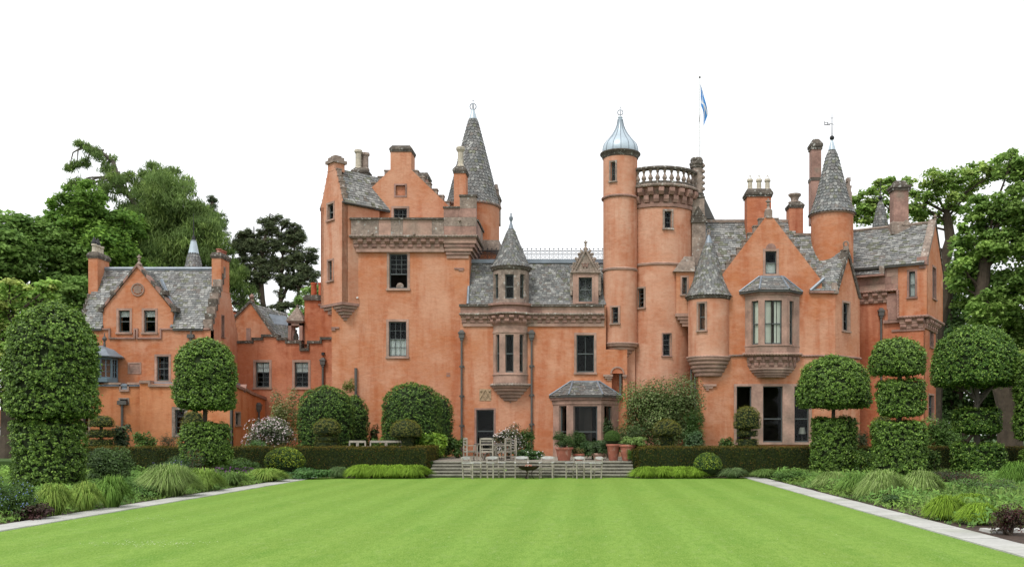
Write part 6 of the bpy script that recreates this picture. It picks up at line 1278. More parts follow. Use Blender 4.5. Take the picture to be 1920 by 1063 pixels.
# ------------------------------------------------------------------ loose shrubs and border plants
def bush(name, label, cat, px, yb, half, h_px, D=None, pal=MIDG, tips=None, n=2600, L=.11, W=.05, z0=None, group=None, flowers=None, m=LEAF, lump=.25, stems=True, nb=34, squash=1.0, down=0., tipshare=.15, ball=False):
    if D is None: D = EYE * F / (yb - HY)
    k = D / F; x = X(px, D); z0 = Z(yb, D) if z0 is None else z0; R = half * k; H = Z(yb - h_px, D) - z0
    t = thing(name, label, cat, (x, D, z0), group); nb = nb if not ball else 1; Vs, Cs = [], []
    if ball: cen = np.array([[x, D, z0 + H / 2]]); rad = np.array([[R * .95, R * .95, H / 2 * .95]])
    else:
        d = rvec(nb); d[:, 2] = RNG.uniform(-.95, 1, nb); q = RNG.uniform(.45, .8, (nb, 1)); cen = np.array([x, D, z0 + H * .46]) + d * q * np.array([R * .95, R * .85, H * .5]); s = RNG.uniform(.28, .42, (nb, 1)); rad = s * np.array([[R, R, H * .7]]) * np.ones((nb, 1))
    idx = RNG.integers(0, len(cen), n); dd = rvec(n); dd[:, 2] = np.where(dd[:, 2] < -.3, -dd[:, 2], dd[:, 2]); C = cen[idx] + dd * rad[idx] * (RNG.uniform(.55, 1.05, (n, 1)) if not ball else RNG.uniform(.93, 1.04, (n, 1))); C[:, 2] = np.maximum(C[:, 2], z0 + .02)
    N = unit(dd * .7 + np.array([0, 0, .5]) + rvec(n) * .6); c = pick(pal, len(cen), .22)[idx] * (1 + RNG.uniform(-.2, .2, (n, 1)))
    if tips is not None: tp = RNG.random(n) < tipshare; c[tp] = pick(tips, tp.sum())
    sc = RNG.uniform(.7, 1.3, n); quads_obj('foliage', leaf_blocks(C, N, L * sc, W * sc, down), c, m, t)
    if ball: obj('shade_core', Mb().sphere((x, D, z0 + H / 2), R * .86, 16, 10, sz=H / 2 / R), SHADECORE, t, smooth=True)
    if stems:
        b = Mb()
        for i in range(8 if not ball else 3):
            c_ = cen[min(len(cen) - 1, i * 3)]; b.tube([(x + RNG.uniform(-.1, .1), D + RNG.uniform(-.1, .1), z0 - .03), ((x + c_[0]) / 2, (D + c_[1]) / 2, (z0 + c_[2]) / 2 + .05), tuple(c_)], [.025, .018, .008], 5)
        obj('stems', b, BARK, t)
    if flowers:
        fc, nf, fs, part = flowers; d = rvec(nf); d[:, 2] = np.abs(d[:, 2]); d[:, 1] = -np.abs(d[:, 1]) * np.where(RNG.random(nf) < .8, 1, -1); idx = RNG.integers(0, len(cen), nf)
        C = cen[idx] + d * rad[idx] * 1.05; V = leaf_blocks(np.repeat(C, 2, 0), unit(np.repeat(d, 2, 0) + rvec(nf * 2) * .5), fs * RNG.uniform(.6, 1.2, nf * 2), fs * .8); quads_obj('blossom', V, pick(fc, nf * 2, .08), LEAFM, t, kind='stuff')
    return t
def tussock(label, px, yb, half, h_px, pal=LIME, n=420, wd=.012, D=None, z0=None, arch=1.0, name='grass_tussock', cat='ornamental grass', group='grass tussocks in the borders', heads=None):
    if D is None: D = EYE * F / (yb - HY)
    k = D / F; x = X(px, D); z0 = max(0, Z(yb, D)) if z0 is None else z0; R = half * k; H = h_px * k
    t = thing(name, label, cat, (x, D, z0), group)
    a = RNG.uniform(-pi, pi, n); n = int(n * 1.5); a = RNG.uniform(-pi, pi, n); lean = RNG.random(n) ** .6 * R * .8; qq = lean / (R * .8); dro = (.05 + .55 * RNG.random(n) * qq + .2 * qq ** 2); hh = H * RNG.uniform(.75, 1.08, n) * (1 - .35 * qq ** 2); b0 = np.stack([x + np.cos(a) * R * .3 * RNG.random(n), D + np.sin(a) * R * .3 * RNG.random(n), np.full(n, z0)], 1)
    dr = np.stack([np.cos(a), np.sin(a), np.zeros(n)], 1); sd_ = np.stack([-np.sin(a + .6), np.cos(a + .6), np.zeros(n)], 1); lv = []
    for s, zf, w in ((0, 0, 1), (.35, .62, .9), (.7, 1.0, .7), (1.15, 1 - .25 * arch, .12)):
        p = b0 + dr * (lean * s)[:, None]; p[:, 2] = z0 + np.maximum(hh * (zf if zf != 1 - .25 * arch else 1) - (hh * dro * 1.25 * arch if w < .5 else hh * dro * .3 if w < .8 else 0), .01); w_ = wd * w * 1.2; lv += [p - sd_ * w_, p + sd_ * w_]
    V = np.stack(lv, 1); c = pick(pal, n, .32); quads_obj('blades', V, c, LEAFM, t, quads=[(0, 1, 3, 2), (2, 3, 5, 4), (4, 5, 7, 6)])
    if heads is not None:
        nf = 60; C = np.stack([x + RNG.uniform(-R, R, nf), D + RNG.uniform(-R, R, nf) * .6, z0 + H * RNG.uniform(.85, 1.25, nf)], 1); quads_obj('flower_heads', leaf_blocks(C, rvec(nf), .07, .05), pick(heads, nf), LEAFM, t, kind='stuff')
    return t
# shrubs on the terrace
bush('evergreen_shrub', 'big loose evergreen shrub against the round tower', 'shrub', 1237, 838, 86, 122, 47.0, [(.12, .18, .05), (.14, .21, .06), (.17, .23, .08), (.10, .15, .045)], [(.24, .3, .11), (.24, .25, .12)], 30000, .12, .06, ZT, nb=90)
bush('leafy_shrub', 'bright green feathery shrub at the foot of the right wing', 'shrub', 1300, 838, 24, 72, 45.2, MIDG, None, 3500, .12, .035, ZT)
bush('leafy_shrub', 'blue-green leafy plant behind the hedge near the right wing', 'shrub', 1297, 838, 26, 36, 43.6, BLUEG, None, 1800, .16, .06, ZT)
bush('leafy_shrub', 'low dark shrub between pots and the evergreen', 'shrub', 1180, 838, 34, 44, 44.5, [(.04, .075, .02), (.06, .10, .03), (.05, .08, .02)], [(.12, .18, .05)], 4200, .09, .045, ZT)
bush('leafy_shrub', 'small dark leafy plant before the round tower gable wall', 'shrub', 1362, 838, 17, 22, 43.4, MIDG, [(.14, .22, .05)], 1200, .1, .06, ZT)
bush('flowering_shrub', 'white-flowered shrub behind the wooden dining chairs', 'flowering shrub', 951, 860, 34, 62, 45.2, [(.06, .09, .03), (.09, .12, .05), (.05, .07, .025)], [(.2, .19, .11)], 5200, .085, .05, ZT, flowers=([(.75, .72, .70), (.7, .62, .6)], 420, .08, 0))
bush('leafy_shrub', 'mid green shrub right of the white-flowered shrub', 'shrub', 983, 860, 22, 58, 46.2, MIDG, None, 3000, .1, .045, ZT)
bush('ground_plant', 'low white-flowered plants at the top of the steps', 'plants', 990, 862, 34, 20, 43.5, [(.05, .11, .03), (.08, .15, .04)], None, 2400, .09, .06, ZT, flowers=([(.8, .8, .78)], 60, .07, 0))
bush('lime_shrub', 'bright lime green leafy shrub at the left end of the steps', 'shrub', 812, 862, 38, 52, 44.0, [(.17, .29, .03), (.22, .36, .035), (.13, .24, .03)], [(.3, .45, .06)], 3000, .15, .09, ZT)
bush('leafy_shrub', 'green climber-like shrub at the foot of the left downpipe', 'shrub', 858, 862, 20, 42, 46.0, MIDG, [(.16, .22, .04)], 2200, .1, .06, ZT)
bush('leafy_shrub', 'pale green small shrub between wooden benches', 'shrub', 709, 838, 17, 17, 43.2, [(.1, .2, .03), (.14, .26, .04)], None, 1200, .09, .06, ZT)
bush('leafy_shrub', 'upright glossy plant between the two pairs of clipped domes', 'shrub', 700, 838, 12, 42, 47.5, [(.03, .06, .015), (.05, .09, .02)], [(.2, .08, .05)], 500, .2, .08, ZT)
bush('flowering_shrub', 'large pinkish white flowering shrub before the link range', 'flowering shrub', 505, 838, 55, 58, 44.5, [(.07, .11, .04), (.10, .14, .06), (.06, .08, .035)], [(.2, .2, .13)], 7500, .09, .05, ZT, flowers=([(.66, .55, .56), (.72, .66, .66), (.55, .42, .45)], 1100, .085, 0))
bush('variegated_shrub', 'tall cream-variegated shrub below the right window of the link range', 'shrub', 533, 838, 36, 108, 49.0, [(.14, .18, .05), (.2, .23, .07), (.09, .13, .04)], [(.4, .38, .2)], 5500, .12, .05, ZT)
bush('leafy_shrub', 'soft green plants under the pinkish shrub behind the hedge', 'shrub', 478, 838, 36, 17, 42.6, [(.08, .17, .04), (.1, .2, .05)], None, 2200, .1, .04, ZT)
bush('leafy_shrub', 'large-leaved small tree beside the rain hopper of the annex', 'shrub', 228, 838, 18, 46, 47.0, [(.05, .08, .035), (.07, .1, .05)], [(.14, .2, .08)], 900, .22, .09, ZT)
bush('leafy_shrub', 'light green bush before the annex wall', 'shrub', 273, 838, 26, 30, 45.0, [(.1, .18, .04), (.13, .23, .05)], None, 1900, .11, .06, ZT)
bush('leafy_shrub', 'grey-green wiry bush left of the bare-stemmed hornbeam', 'shrub', 318, 838, 18, 28, 46.5, [(.07, .09, .05), (.09, .11, .06)], None, 1600, .09, .02, ZT)
bush('leafy_shrub', 'thin climbing greenery behind the left clipped domes', 'shrub', 655, 740, 14, 30, 49.2, [(.14, .2, .04), (.2, .24, .05)], None, 700, .12, .035, z0=Z(745, 49.2), stems=False)
bush('leafy_shrub', 'feathery bright green shrub right of the three-tiered hornbeam', 'shrub', 1765, 838, 40, 55, 46.5, [(.09, .17, .035), (.12, .22, .045)], None, 4500, .16, .045, ZT)
bush('leafy_shrub', 'dark wispy shrub between the mushroom hornbeam and the corner wing', 'shrub', 1617, 838, 20, 34, 45.0, [(.04, .07, .025), (.07, .09, .04)], None, 1500, .12, .025, ZT)
# border plants, left and right of the lawn
P_ = bush
P_('euphorbia', 'dome of yellow-green euphorbia in front of the left hedge', 'shrub', 534, 884, 38, 47, 39.4, [(.05, .11, .02), (.07, .14, .025)], [(.42, .5, .04), (.36, .46, .04)], 3800, .1, .035, 0, tipshare=.4, ball=True)
P_('euphorbia', 'rounded euphorbia bush with yellow tips, right of the steps', 'shrub', 1327, 893, 27, 46, 39.3, [(.07, .15, .03), (.1, .19, .035)], [(.34, .45, .05)], 3400, .08, .03, 0, tipshare=.3, ball=True)
P_('euphorbia', 'yellow-tipped bush between the mushroom and the three-tiered hornbeam', 'shrub', 1622, 892, 26, 50, 38.2, [(.08, .16, .03), (.11, .2, .035)], [(.26, .36, .05)], 2600, .1, .04, 0)
P_('leafy_perennial', 'tall dense green perennial clump right of the biggest topiary', 'perennial', 207, 905, 56, 68, 33.0, [(.05, .1, .028), (.07, .13, .035), (.09, .16, .04)], [(.13, .22, .06)], 7500, .12, .035, 0)
P_('leafy_perennial', 'rounded bush beside the drum of the three-tiered hornbeam', 'perennial', 1748, 885, 18, 44, 38.5, [(.07, .14, .03), (.09, .17, .035)], [(.18, .24, .05)], 2200, .09, .04, 0)
P_('leafy_perennial', 'low green geranium mat below the left euphorbia', 'perennial', 575, 896, 52, 20, 38.7, [(.06, .15, .035), (.08, .18, .04)], None, 4200, .08, .06, 0)
P_('leafy_perennial', 'pale green mound right of the bare-stemmed hornbeam', 'perennial', 450, 884, 50, 24, 38.6, [(.1, .2, .04), (.13, .25, .05)], None, 4200, .09, .045, 0)
P_('flowering_perennial', 'blue-flowered leafy plant at the lower left corner', 'perennial', 22, 978, 52, 84, 20.6, [(.10, .19, .04), (.13, .24, .05), (.08, .15, .035)], None, 6500, .075, .02, 0, flowers=([(.20, .27, .52), (.28, .34, .6)], 260, .028, 0))
P_('dark_perennial', 'dark purple-leaved low plant at the left path edge', 'perennial', 62, 972, 38, 30, 20.6, [(.05, .022, .02), (.07, .03, .03), (.05, .04, .02)], None, 1800, .05, .035, 0)
P_('leafy_perennial', 'spreading green foliage at the bend of the left path', 'perennial', 250, 938, 62, 34, 27.2, [(.1, .2, .04), (.13, .25, .05), (.08, .17, .03)], None, 5500, .075, .04, 0)
P_('leafy_perennial', 'grey-green clump under the left hornbeam with bare stem', 'perennial', 330, 884, 60, 26, 35.6, BLUEG, None, 3200, .1, .02, 0, flowers=([(.19, .13, .4)], 60, .05, 0))
P_('dark_perennial', 'dark red spiky flowers before the left bare-stemmed hornbeam', 'perennial', 366, 880, 26, 42, 35.2, [(.06, .10, .04), (.09, .13, .06)], [(.2, .02, .02)], 700, .13, .015, 0, tipshare=.1)
P_('dark_perennial', 'dark purple-leaved plant at the lower right corner', 'perennial', 1895, 1004, 38, 62, 17.6, [(.06, .018, .016), (.09, .025, .02), (.05, .03, .018)], [(.08, .09, .03)], 2200, .05, .03, 0)
P_('dark_perennial', 'brownish seed-head plants right of the three-tiered hornbeam', 'perennial', 1795, 925, 60, 44, 30.0, [(.07, .10, .05), (.10, .07, .05), (.05, .08, .03)], [(.13, .04, .04)], 3000, .1, .018, 0)
P_('leafy_perennial', 'dark green mat at the edge of the right path', 'perennial', 1690, 955, 42, 26, 24.2, [(.05, .11, .03), (.07, .14, .035)], None, 3200, .06, .03, 0)
P_('leafy_perennial', 'green feathery mound at the far end of the right path', 'perennial', 1480, 901, 40, 20, 36.4, [(.1, .2, .04), (.13, .25, .05)], None, 2800, .08, .03, 0)
P_('leafy_perennial', 'green foliage drift behind the last lime grass at the right', 'perennial', 1845, 930, 75, 32, 27.6, [(.09, .18, .04), (.12, .23, .05)], [(.1, .07, .05)], 5200, .09, .035, 0)
T = tussock; YG = [(.24, .35, .07), (.3, .41, .09), (.19, .31, .06)]; BL = [(.32, .42, .15), (.25, .36, .1), (.18, .28, .07)]
T('yellow-green tussock at the left path behind the dark purple plant', 100, 966, 42, 62, YG, 700, .008)
T('second yellow-green tussock from the lower left along the path', 160, 958, 36, 56, YG, 650, .008)
T('fresh green tall tussock in the middle of the left border', 210, 952, 40, 62, [(.14, .26, .05), (.18, .31, .06)], 650, .008)
T('large arching pale tussock beside the left path', 318, 931, 66, 62, BL, 1500, .010)
T('second large arching tussock, behind the pale one at the left path', 378, 921, 48, 44, [(.2, .32, .06), (.26, .38, .08)], 1000, .010)
T('upright blue-green tussock before the left hornbeam with bare stem', 345, 900, 44, 48, [(.1, .17, .06), (.14, .22, .08)], 700, .010)
T('airy tussock with purple flowers near the far end of the left path', 430, 912, 40, 30, [(.14, .24, .06), (.17, .28, .07)], 700, .010, heads=[(.2, .08, .22)])
T('low yellow-green tussock at the far end of the left path', 500, 903, 46, 26, YG, 900, .012)
T('grey-green feathery tussock left of the lime grass', 635, 896, 26, 22, [(.12, .19, .07)], 600, .010, D=39.2)
for i, (px_, lab) in enumerate(((680, 'lime grass cushion left of the steps, first from the left'), (712, 'lime grass cushion left of the steps, second from the left'), (744, 'lime grass cushion left of the steps, third from the left'), (776, 'lime grass cushion left of the steps, beside the hedge corner'))):
    T(lab, px_, 896, 40, 25, LIME, 1500, .011, D=39.4, group='lime grass edging left of the steps')
for i, (px_, lab) in enumerate(((1212, 'lime grass cushion right of the steps, beside the hedge corner'), (1245, 'lime grass cushion right of the steps, second from the hedge corner'), (1277, 'lime grass cushion right of the steps, third from the hedge corner'), (1304, 'lime grass cushion right of the steps, beside the euphorbia'))):
    T(lab, px_, 896, 36, 22, LIME, 1500, .011, D=39.4, group='lime grass edging right of the steps')
T('airy grey-green grass right of the euphorbia bush', 1375, 896, 34, 20, [(.13, .2, .08), (.16, .24, .09)], 700, .010, D=39.2)
T('pale arching grass beyond the end of the right path', 1435, 896, 32, 18, [(.14, .24, .06), (.18, .28, .07)], 700, .010, D=39.0)
T('arching pale tussock before the mushroom hornbeam', 1560, 918, 40, 34, BL, 1000, .010)
T('green grass clump just right of the mushroom hornbeam', 1605, 925, 40, 38, [(.13, .24, .05), (.17, .29, .06)], 900, .010)
T('big arching tussock left of the three-tiered hornbeam base', 1655, 938, 50, 58, BL, 1500, .010)
T('big arching tussock right of the three-tiered hornbeam base', 1730, 936, 46, 54, BL, 1300, .010)
T('lime grass cushion at the right path, far one of three', 1775, 974, 44, 46, LIME, 1800, .008, group='lime grasses by the right path')
T('lime grass cushion at the right path, middle one', 1835, 982, 44, 40, LIME, 1800, .008, group='lime grasses by the right path')
T('lime grass cushion behind the other two at the right path', 1820, 955, 50, 30, LIME, 1600, .009, group='lime grasses by the right path')
T('thin green grass at the right picture edge', 1905, 915, 40, 50, [(.12, .24, .04), (.16, .3, .05)], 900, .010)
# ground cover between the plants
def cover(name, label, xf0, xf1, n, y0, y1, seed):
    y = y0 + (y1 - y0) * RNG.random(n) ** .8; x = xf0(y) + (xf1(y) - xf0(y)) * RNG.random(n); nz = np.sin(x * 1.3 + seed) * np.sin(y * .9 + seed * 2) + .5 * np.sin(x * 3.1 + y * 2.3)
    h = (.24 + .12 * nz + .14 * RNG.random(n)) * np.clip((np.abs(x - np.where(seed > 5, xf0(y), xf1(y)))) / .5, .15, 1); z = h * RNG.random(n) ** .35; C = np.stack([x, y, np.maximum(z, .01)], 1)
    c = np.array([(.16, .28, .065)]) * (1 + .3 * nz[:, None]) + np.array([(.04, .04, .0)]) * np.sin(x * 2.1 + y)[:, None] * .8; c = np.clip(c, .012, 1) * (1 + RNG.uniform(-.25, .25, (n, 1)))
    N = unit(np.array([0, -.25, .8]) + rvec(n) * .8); quads_obj(name, leaf_blocks(C, N, (.15 * RNG.uniform(.6, 1.4, n)), .05), c, LEAFM, None, kind='stuff', label=label)
cover('ground_cover', 'mixed low green foliage filling the left border', lambda y: -26 + 0 * y, lambda y: X(545, 38.4) - .12 + 0 * y, 44000, 17, 40.1, 2)
cover('ground_cover', 'mixed low green foliage filling the right border', lambda y: X(1439, 38.4) + .12 + 0 * y, lambda y: 22 + 0 * y, 38000, 18.5, 40.1, 7)
cover('ground_cover', 'low foliage at the foot of the hedges beside the steps', lambda y: np.where(RNG.random(len(y)) < .5, X(560, 39.9), X(1192, 39.9)), lambda y: np.where(RNG.random(len(y)) < .5, X(640, 39.9), X(1440, 39.9)), 0 + 3, 39.8, 40.2, 3)
def wisps(label, x0, x1, n, y0, y1):
    y = y0 + (y1 - y0) * RNG.random(n) ** .8; x = x0 + (x1 - x0) * RNG.random(n); h = RNG.uniform(.18, .5, n) * (.75 + .35 * np.sin(x * 1.7 + y * .8)); edge = np.minimum(np.abs(x - x0), np.abs(x - x1)); h *= np.clip(edge / .7, .35, 1)
    C = np.stack([x, y, h * .5], 1); t = unit(np.array([0, 0, 1.0]) + RNG.normal(0, .33, (n, 3))); b = unit(np.cross(t, rvec(n))); Lh = h[:, None]; w = .011
    V = np.stack([C - t * Lh / 2, C + b * w, C + t * Lh / 2, C - b * w], 1); c = pick([(.2, .33, .08), (.26, .38, .1), (.16, .27, .07), (.3, .4, .14)], n, .25); quads_obj('feathery_grass', V, c, LEAFM, None, kind='stuff', label=label)
wisps('feathery light green grass blades threading through the left border', -20, X(545, 38.4) - .15, 30000, 18, 40.0); wisps('feathery light green grass blades threading through the right border', X(1439, 38.4) + .15, 18, 30000, 19.5, 40.0)
# clover flowers in the lawn
n = 170; C = np.concatenate([np.stack([RNG.normal(X(290, 16.1), .55, n), RNG.normal(16.1, .22, n), np.full(n, .02)], 1), np.stack([RNG.normal(X(235, 20.6), .6, n // 2), RNG.normal(20.6, .5, n // 2), np.full(n // 2, .02)], 1), np.stack([RNG.uniform(-10, 6.5, 160), RNG.uniform(13, 30, 160), np.full(160, .02)], 1)])
quads_obj('clover_flowers', leaf_blocks(C, unit(np.array([0, -.5, 1]) + rvec(len(C)) * .3), .02, .02), pick([(.34, .40, .22), (.28, .37, .16)], len(C)), LEAFM, None, kind='stuff', label='white clover heads scattered in the mown lawn')
# ------------------------------------------------------------------ trees beyond
def tree(name, label, D, blobs, trunk, pal, tips=None, dens=70, L=.42, W=.26, z0=ZT, bark=BARK, group=None, hang=0.0, sub=.30, tr=.5, m=LEAFT, flat=.85, depth=1.0, limbs=True, submul=13, tipshare=.12, extra=(), soft=.22, smin=.35):
    pal = [tuple(min(.5, v * q) for v, q in zip(c, (3.3, 2.65, 3.6))) for c in pal]; k = D / F; x0 = X(trunk[0][0], D); t = thing(name, label, 'tree', (x0, D, z0), group); Vs, Cs = [], []  # lightened, greyed palette paints the air haze into the leaf colour
    tp_ = [Vector((X(p, D), D, Z(y, D) if i else z0 - .2)) for i, (p, y) in enumerate(trunk)]; b = Mb().tube(tp_, [tr * (1 - .6 * i / max(1, len(tp_) - 1)) for i in range(len(tp_))], 10); obj('trunk', b, bark, t, smooth=True)
    stems_ = [tp_]
    for ex in extra:
        ep = [Vector((X(p, D), D + (i % 2) * .4, Z(y, D))) for i, (p, y) in enumerate(ex)]; stems_.append(ep); obj('stem', Mb().tube(ep, [tr * .6 * (1 - .75 * i / (len(ep) - 1)) for i in range(len(ep))], 8), bark, t, smooth=True)
    lim = Mb()
    for (px, py, rp) in blobs:
        R = rp * k * 1.12; c = np.array([X(px, D), D + RNG.uniform(-1, 1) * R * depth, Z(py, D)]); ns = max(6, int(submul * 1.7 * (R / 1.6) ** 1.7)); d = rvec(ns); sc = c + d * (RNG.uniform(.5, 1.0, (ns, 1))) * np.array([R, R, R * .85]); sr = np.clip(R * sub * RNG.uniform(.7, 1.3, ns), smin, 1.5)
        cc = pick(pal, ns, .22) * (1 + .10 * d[:, 2:3]) ; L_ = L * .76; W_ = W * .76; nl = np.maximum(20, (dens * 6.0 * sr ** 1.6).astype(int)); nl = nl if not hang else nl; idx = np.repeat(np.arange(ns), nl); n = len(idx)
        dd = rvec(n); dd[:, 2] = np.where(dd[:, 2] < -.15, -dd[:, 2], dd[:, 2]); C = sc[idx] + dd * (sr[idx] * RNG.uniform(.3, 1.12, n))[:, None] * np.array([1.15, 1.15, flat]); C[:, 2] -= hang * RNG.random(n) * sr[idx]
        sf = RNG.random(n) < soft; C[sf] = c + rvec(sf.sum()) * (RNG.random((sf.sum(), 1)) ** .4) * R * np.array([1.0, 1.0, .85])
        N = unit(dd * .6 + np.array([0, 0, .55]) + rvec(n) * .6) if not hang else rvec(n); s = RNG.uniform(.7, 1.3, n); Vs.append(leaf_blocks(C, N, L_ * s, W_ * s, hang * 2)); col = cc[idx] * (1 + RNG.uniform(-.15, .15, (n, 1)))
        if tips is not None: q = RNG.random(n) < tipshare; col[q] = pick(tips, q.sum())
        Cs.append(col)
        if limbs:
            tq = Vector(c) - Vector((0, 0, R * .9 + .5 * min(abs(w2.x - c[0]) for sp in stems_ for w2 in sp[1:]))); a = min((sp[i].lerp(sp[i + 1], q / 6) for sp in stems_ for i in range(len(sp) - 1) for q in range(7) if i or q > 2 or sp is not tp_ or len(sp) == 2), key=lambda w_: (w_ - tq).length); cv = Vector(c); mid_ = a.lerp(cv, .5) + Vector((RNG.uniform(-.4, .4), RNG.uniform(-.4, .4), RNG.uniform(-.3, .5))); rr = min(tr * .45, .07 + R * .045)
            lim.tube([a, mid_, cv], [rr, rr * .7, rr * .35], 6)
            for i in range(0, ns, 2): e = Vector(sc[i]); lim.tube([cv.lerp(mid_, .3), cv.lerp(e, .5) + Vector((0, 0, -.1)), e], [rr * .4, rr * .25, .02], 4)
    quads_obj('crown', np.concatenate(Vs), np.concatenate(Cs), m, t)
    if limbs: obj('limbs', lim, bark, t, smooth=True, kind='stuff')
    return t
BR = [(.042, .092, .018), (.055, .115, .022), (.07, .14, .026)]; BRL = [(.11, .2, .035)]
GR = 'trees behind the castle'
tree('broadleaf_tree', 'big dark green broadleaf tree at the far left behind the castle', 66, [(20, 440, 45), (70, 460, 50), (110, 480, 40), (40, 500, 55), (100, 530, 50), (130, 560, 45), (20, 560, 50), (-20, 480, 50), (140, 600, 35), (10, 425, 25), (70, 425, 22)], [(60, 800), (60, 600), (65, 500)], BR, BRL, 60, .42, .28, group=GR)
tree('broadleaf_tree', 'light green maple low at the left edge behind the biggest topiary', 46, [(20, 560, 42), (55, 590, 35), (75, 560, 26), (10, 620, 50), (60, 640, 40), (-20, 580, 50), (30, 680, 45), (0, 730, 40), (90, 540, 14)], [(20, 800), (20, 650), (25, 590)], [(.08, .16, .028), (.1, .2, .034), (.13, .24, .04)], [(.18, .3, .05)], 90, .26, .18, group=GR)
tree('broadleaf_tree', 'deep green maple between the far left tree and the larch', 70, [(140, 400, 40), (180, 385, 35), (200, 430, 45), (150, 450, 45), (220, 480, 50), (170, 500, 45), (120, 420, 30), (230, 420, 35), (110, 385, 18), (200, 540, 40), (250, 520, 45)], [(180, 800), (180, 600), (180, 450)], [(.04, .095, .014), (.055, .12, .018), (.075, .155, .022)], [(.12, .22, .03)], 60, .38, .26, group=GR)
LAR = [(.045, .085, .02), (.06, .11, .026), (.08, .14, .03)]
tree('larch_tree', 'huge old larch with drooping feathery branches and one arm reaching up left', 76, [(300, 345, 38), (330, 380, 45), (270, 380, 42), (355, 420, 48), (300, 430, 55), (240, 400, 35), (370, 480, 50), (320, 500, 55), (270, 460, 50), (395, 440, 30), (410, 500, 32), (225, 350, 26), (190, 355, 22), (150, 350, 16), (200, 300, 14), (190, 300, 10), (178, 285, 9), (163, 278, 7), (148, 270, 5), (160, 303, 8), (143, 310, 6), (130, 316, 4), (198, 315, 10), (207, 325, 15), (300, 322, 16), (262, 348, 16), (245, 335, 10), (430, 530, 32), (455, 560, 28), (450, 515, 22), (350, 358, 22), (322, 320, 9), (345, 338, 10), (372, 385, 10), (385, 408, 10), (425, 470, 12), (275, 332, 8), (232, 330, 8), (218, 338, 9), (140, 348, 9), (128, 352, 5), (165, 342, 9), (285, 312, 6)], [(330, 800), (325, 560), (315, 440), (300, 350)], LAR, [(.11, .18, .04)], 44, .62, .085, group=GR, hang=.75, soft=.12, bark=BARKG, submul=15, sub=.34, extra=(((315, 470), (265, 400), (225, 345), (207, 300), (185, 282), (150, 268)),))
tree('spruce_tree', 'narrow dark spruce top rising between larch and pine', 82, [(398, 375, 6), (396, 392, 10), (404, 410, 13), (398, 430, 18), (410, 455, 22), (400, 480, 28), (412, 420, 10)], [(400, 800), (400, 500), (398, 368)], [(.035, .06, .025), (.045, .075, .03)], None, 90, .4, .09, group=GR, tr=.3, limbs=False)
bl = []
rr_ = np.random.default_rng(11)
for i in range(250):
    a = rr_.uniform(0, pi); q = rr_.uniform(.03, 1) ** .5; bl.append((510 + 86 * q * cos(a), 545 - 138 * q * sin(a) ** .8 * (1 if cos(a) > -.3 else .98), rr_.uniform(5, 9.5)))
bl += [(500 + rr_.uniform(-60, 90), 550 + rr_.uniform(0, 60), rr_.uniform(6, 10)) for _ in range(40)]
tree('pine_tree', 'dark open-crowned pine with bare forking stems left of the keep', 78, bl, [(500, 800), (500, 620), (492, 560), (488, 500), (500, 430)], [(.034, .055, .022), (.045, .07, .027), (.055, .085, .03)], None, 60, .34, .075, group=GR, sub=.5, tr=.3, submul=7, flat=1.0, soft=.1, smin=.25, extra=(((502, 640), (470, 570), (455, 500), (452, 440)), ((505, 660), (520, 580), (530, 500), (525, 430)), ((505, 660), (545, 590), (565, 530), (572, 490)), ((488, 560), (474, 500), (476, 425)), ((520, 580), (548, 510), (552, 440)), ((485, 600), (452, 560), (436, 500), (434, 450)), ((500, 520), (510, 470), (506, 415))))
tree('broadleaf_tree', 'small fresh green tree behind the red pots beside the keep', 66, [(575, 560, 18), (590, 580, 20), (560, 590, 18), (590, 550, 10), (545, 600, 14)], [(575, 800), (575, 600)], [(.07, .14, .03), (.09, .17, .04)], None, 80, .3, .2, group=GR, tr=.2)
SY = [(.07, .135, .025), (.09, .17, .032), (.115, .2, .038)]
tree('sycamore_tree', 'wide sycamore with open crown and leaning trunk behind the corner wing', 70, [(1640, 375, 25), (1625, 400, 25), (1665, 352, 16), (1700, 350, 20), (1740, 345, 24), (1790, 340, 26), (1840, 330, 26), (1720, 385, 26), (1770, 375, 24), (1640, 410, 20), (1690, 400, 22), (1820, 365, 18), (1755, 410, 15), (1730, 410, 16), (1610, 380, 16), (1870, 320, 22), (1785, 415, 10), (1650, 345, 10), (1800, 395, 10)], [(1745, 800), (1752, 620), (1772, 560), (1768, 500), (1782, 450), (1775, 400)], SY, [(.14, .24, .04)], 66, .36, .24, group=GR, tr=.75, sub=.34, submul=14, bark=BARK)
tree('sycamore_tree', 'massive dense sycamore at the right edge behind the wide-domed hornbeam', 66, [(1880, 320, 30), (1910, 340, 35), (1850, 400, 38), (1890, 400, 42), (1840, 460, 42), (1880, 470, 45), (1920, 430, 40), (1825, 510, 36), (1870, 540, 48), (1910, 540, 45), (1850, 590, 42), (1900, 610, 48), (1815, 440, 20), (1800, 530, 20), (1920, 310, 26), (1800, 500, 15), (1890, 660, 50)], [(1895, 830), (1890, 760), (1860, 650), (1840, 560), (1850, 460)], [(.06, .125, .024), (.078, .15, .028), (.095, .175, .032)], [(.13, .23, .04)], 60, .38, .25, group=GR, tr=.9, sub=.3)
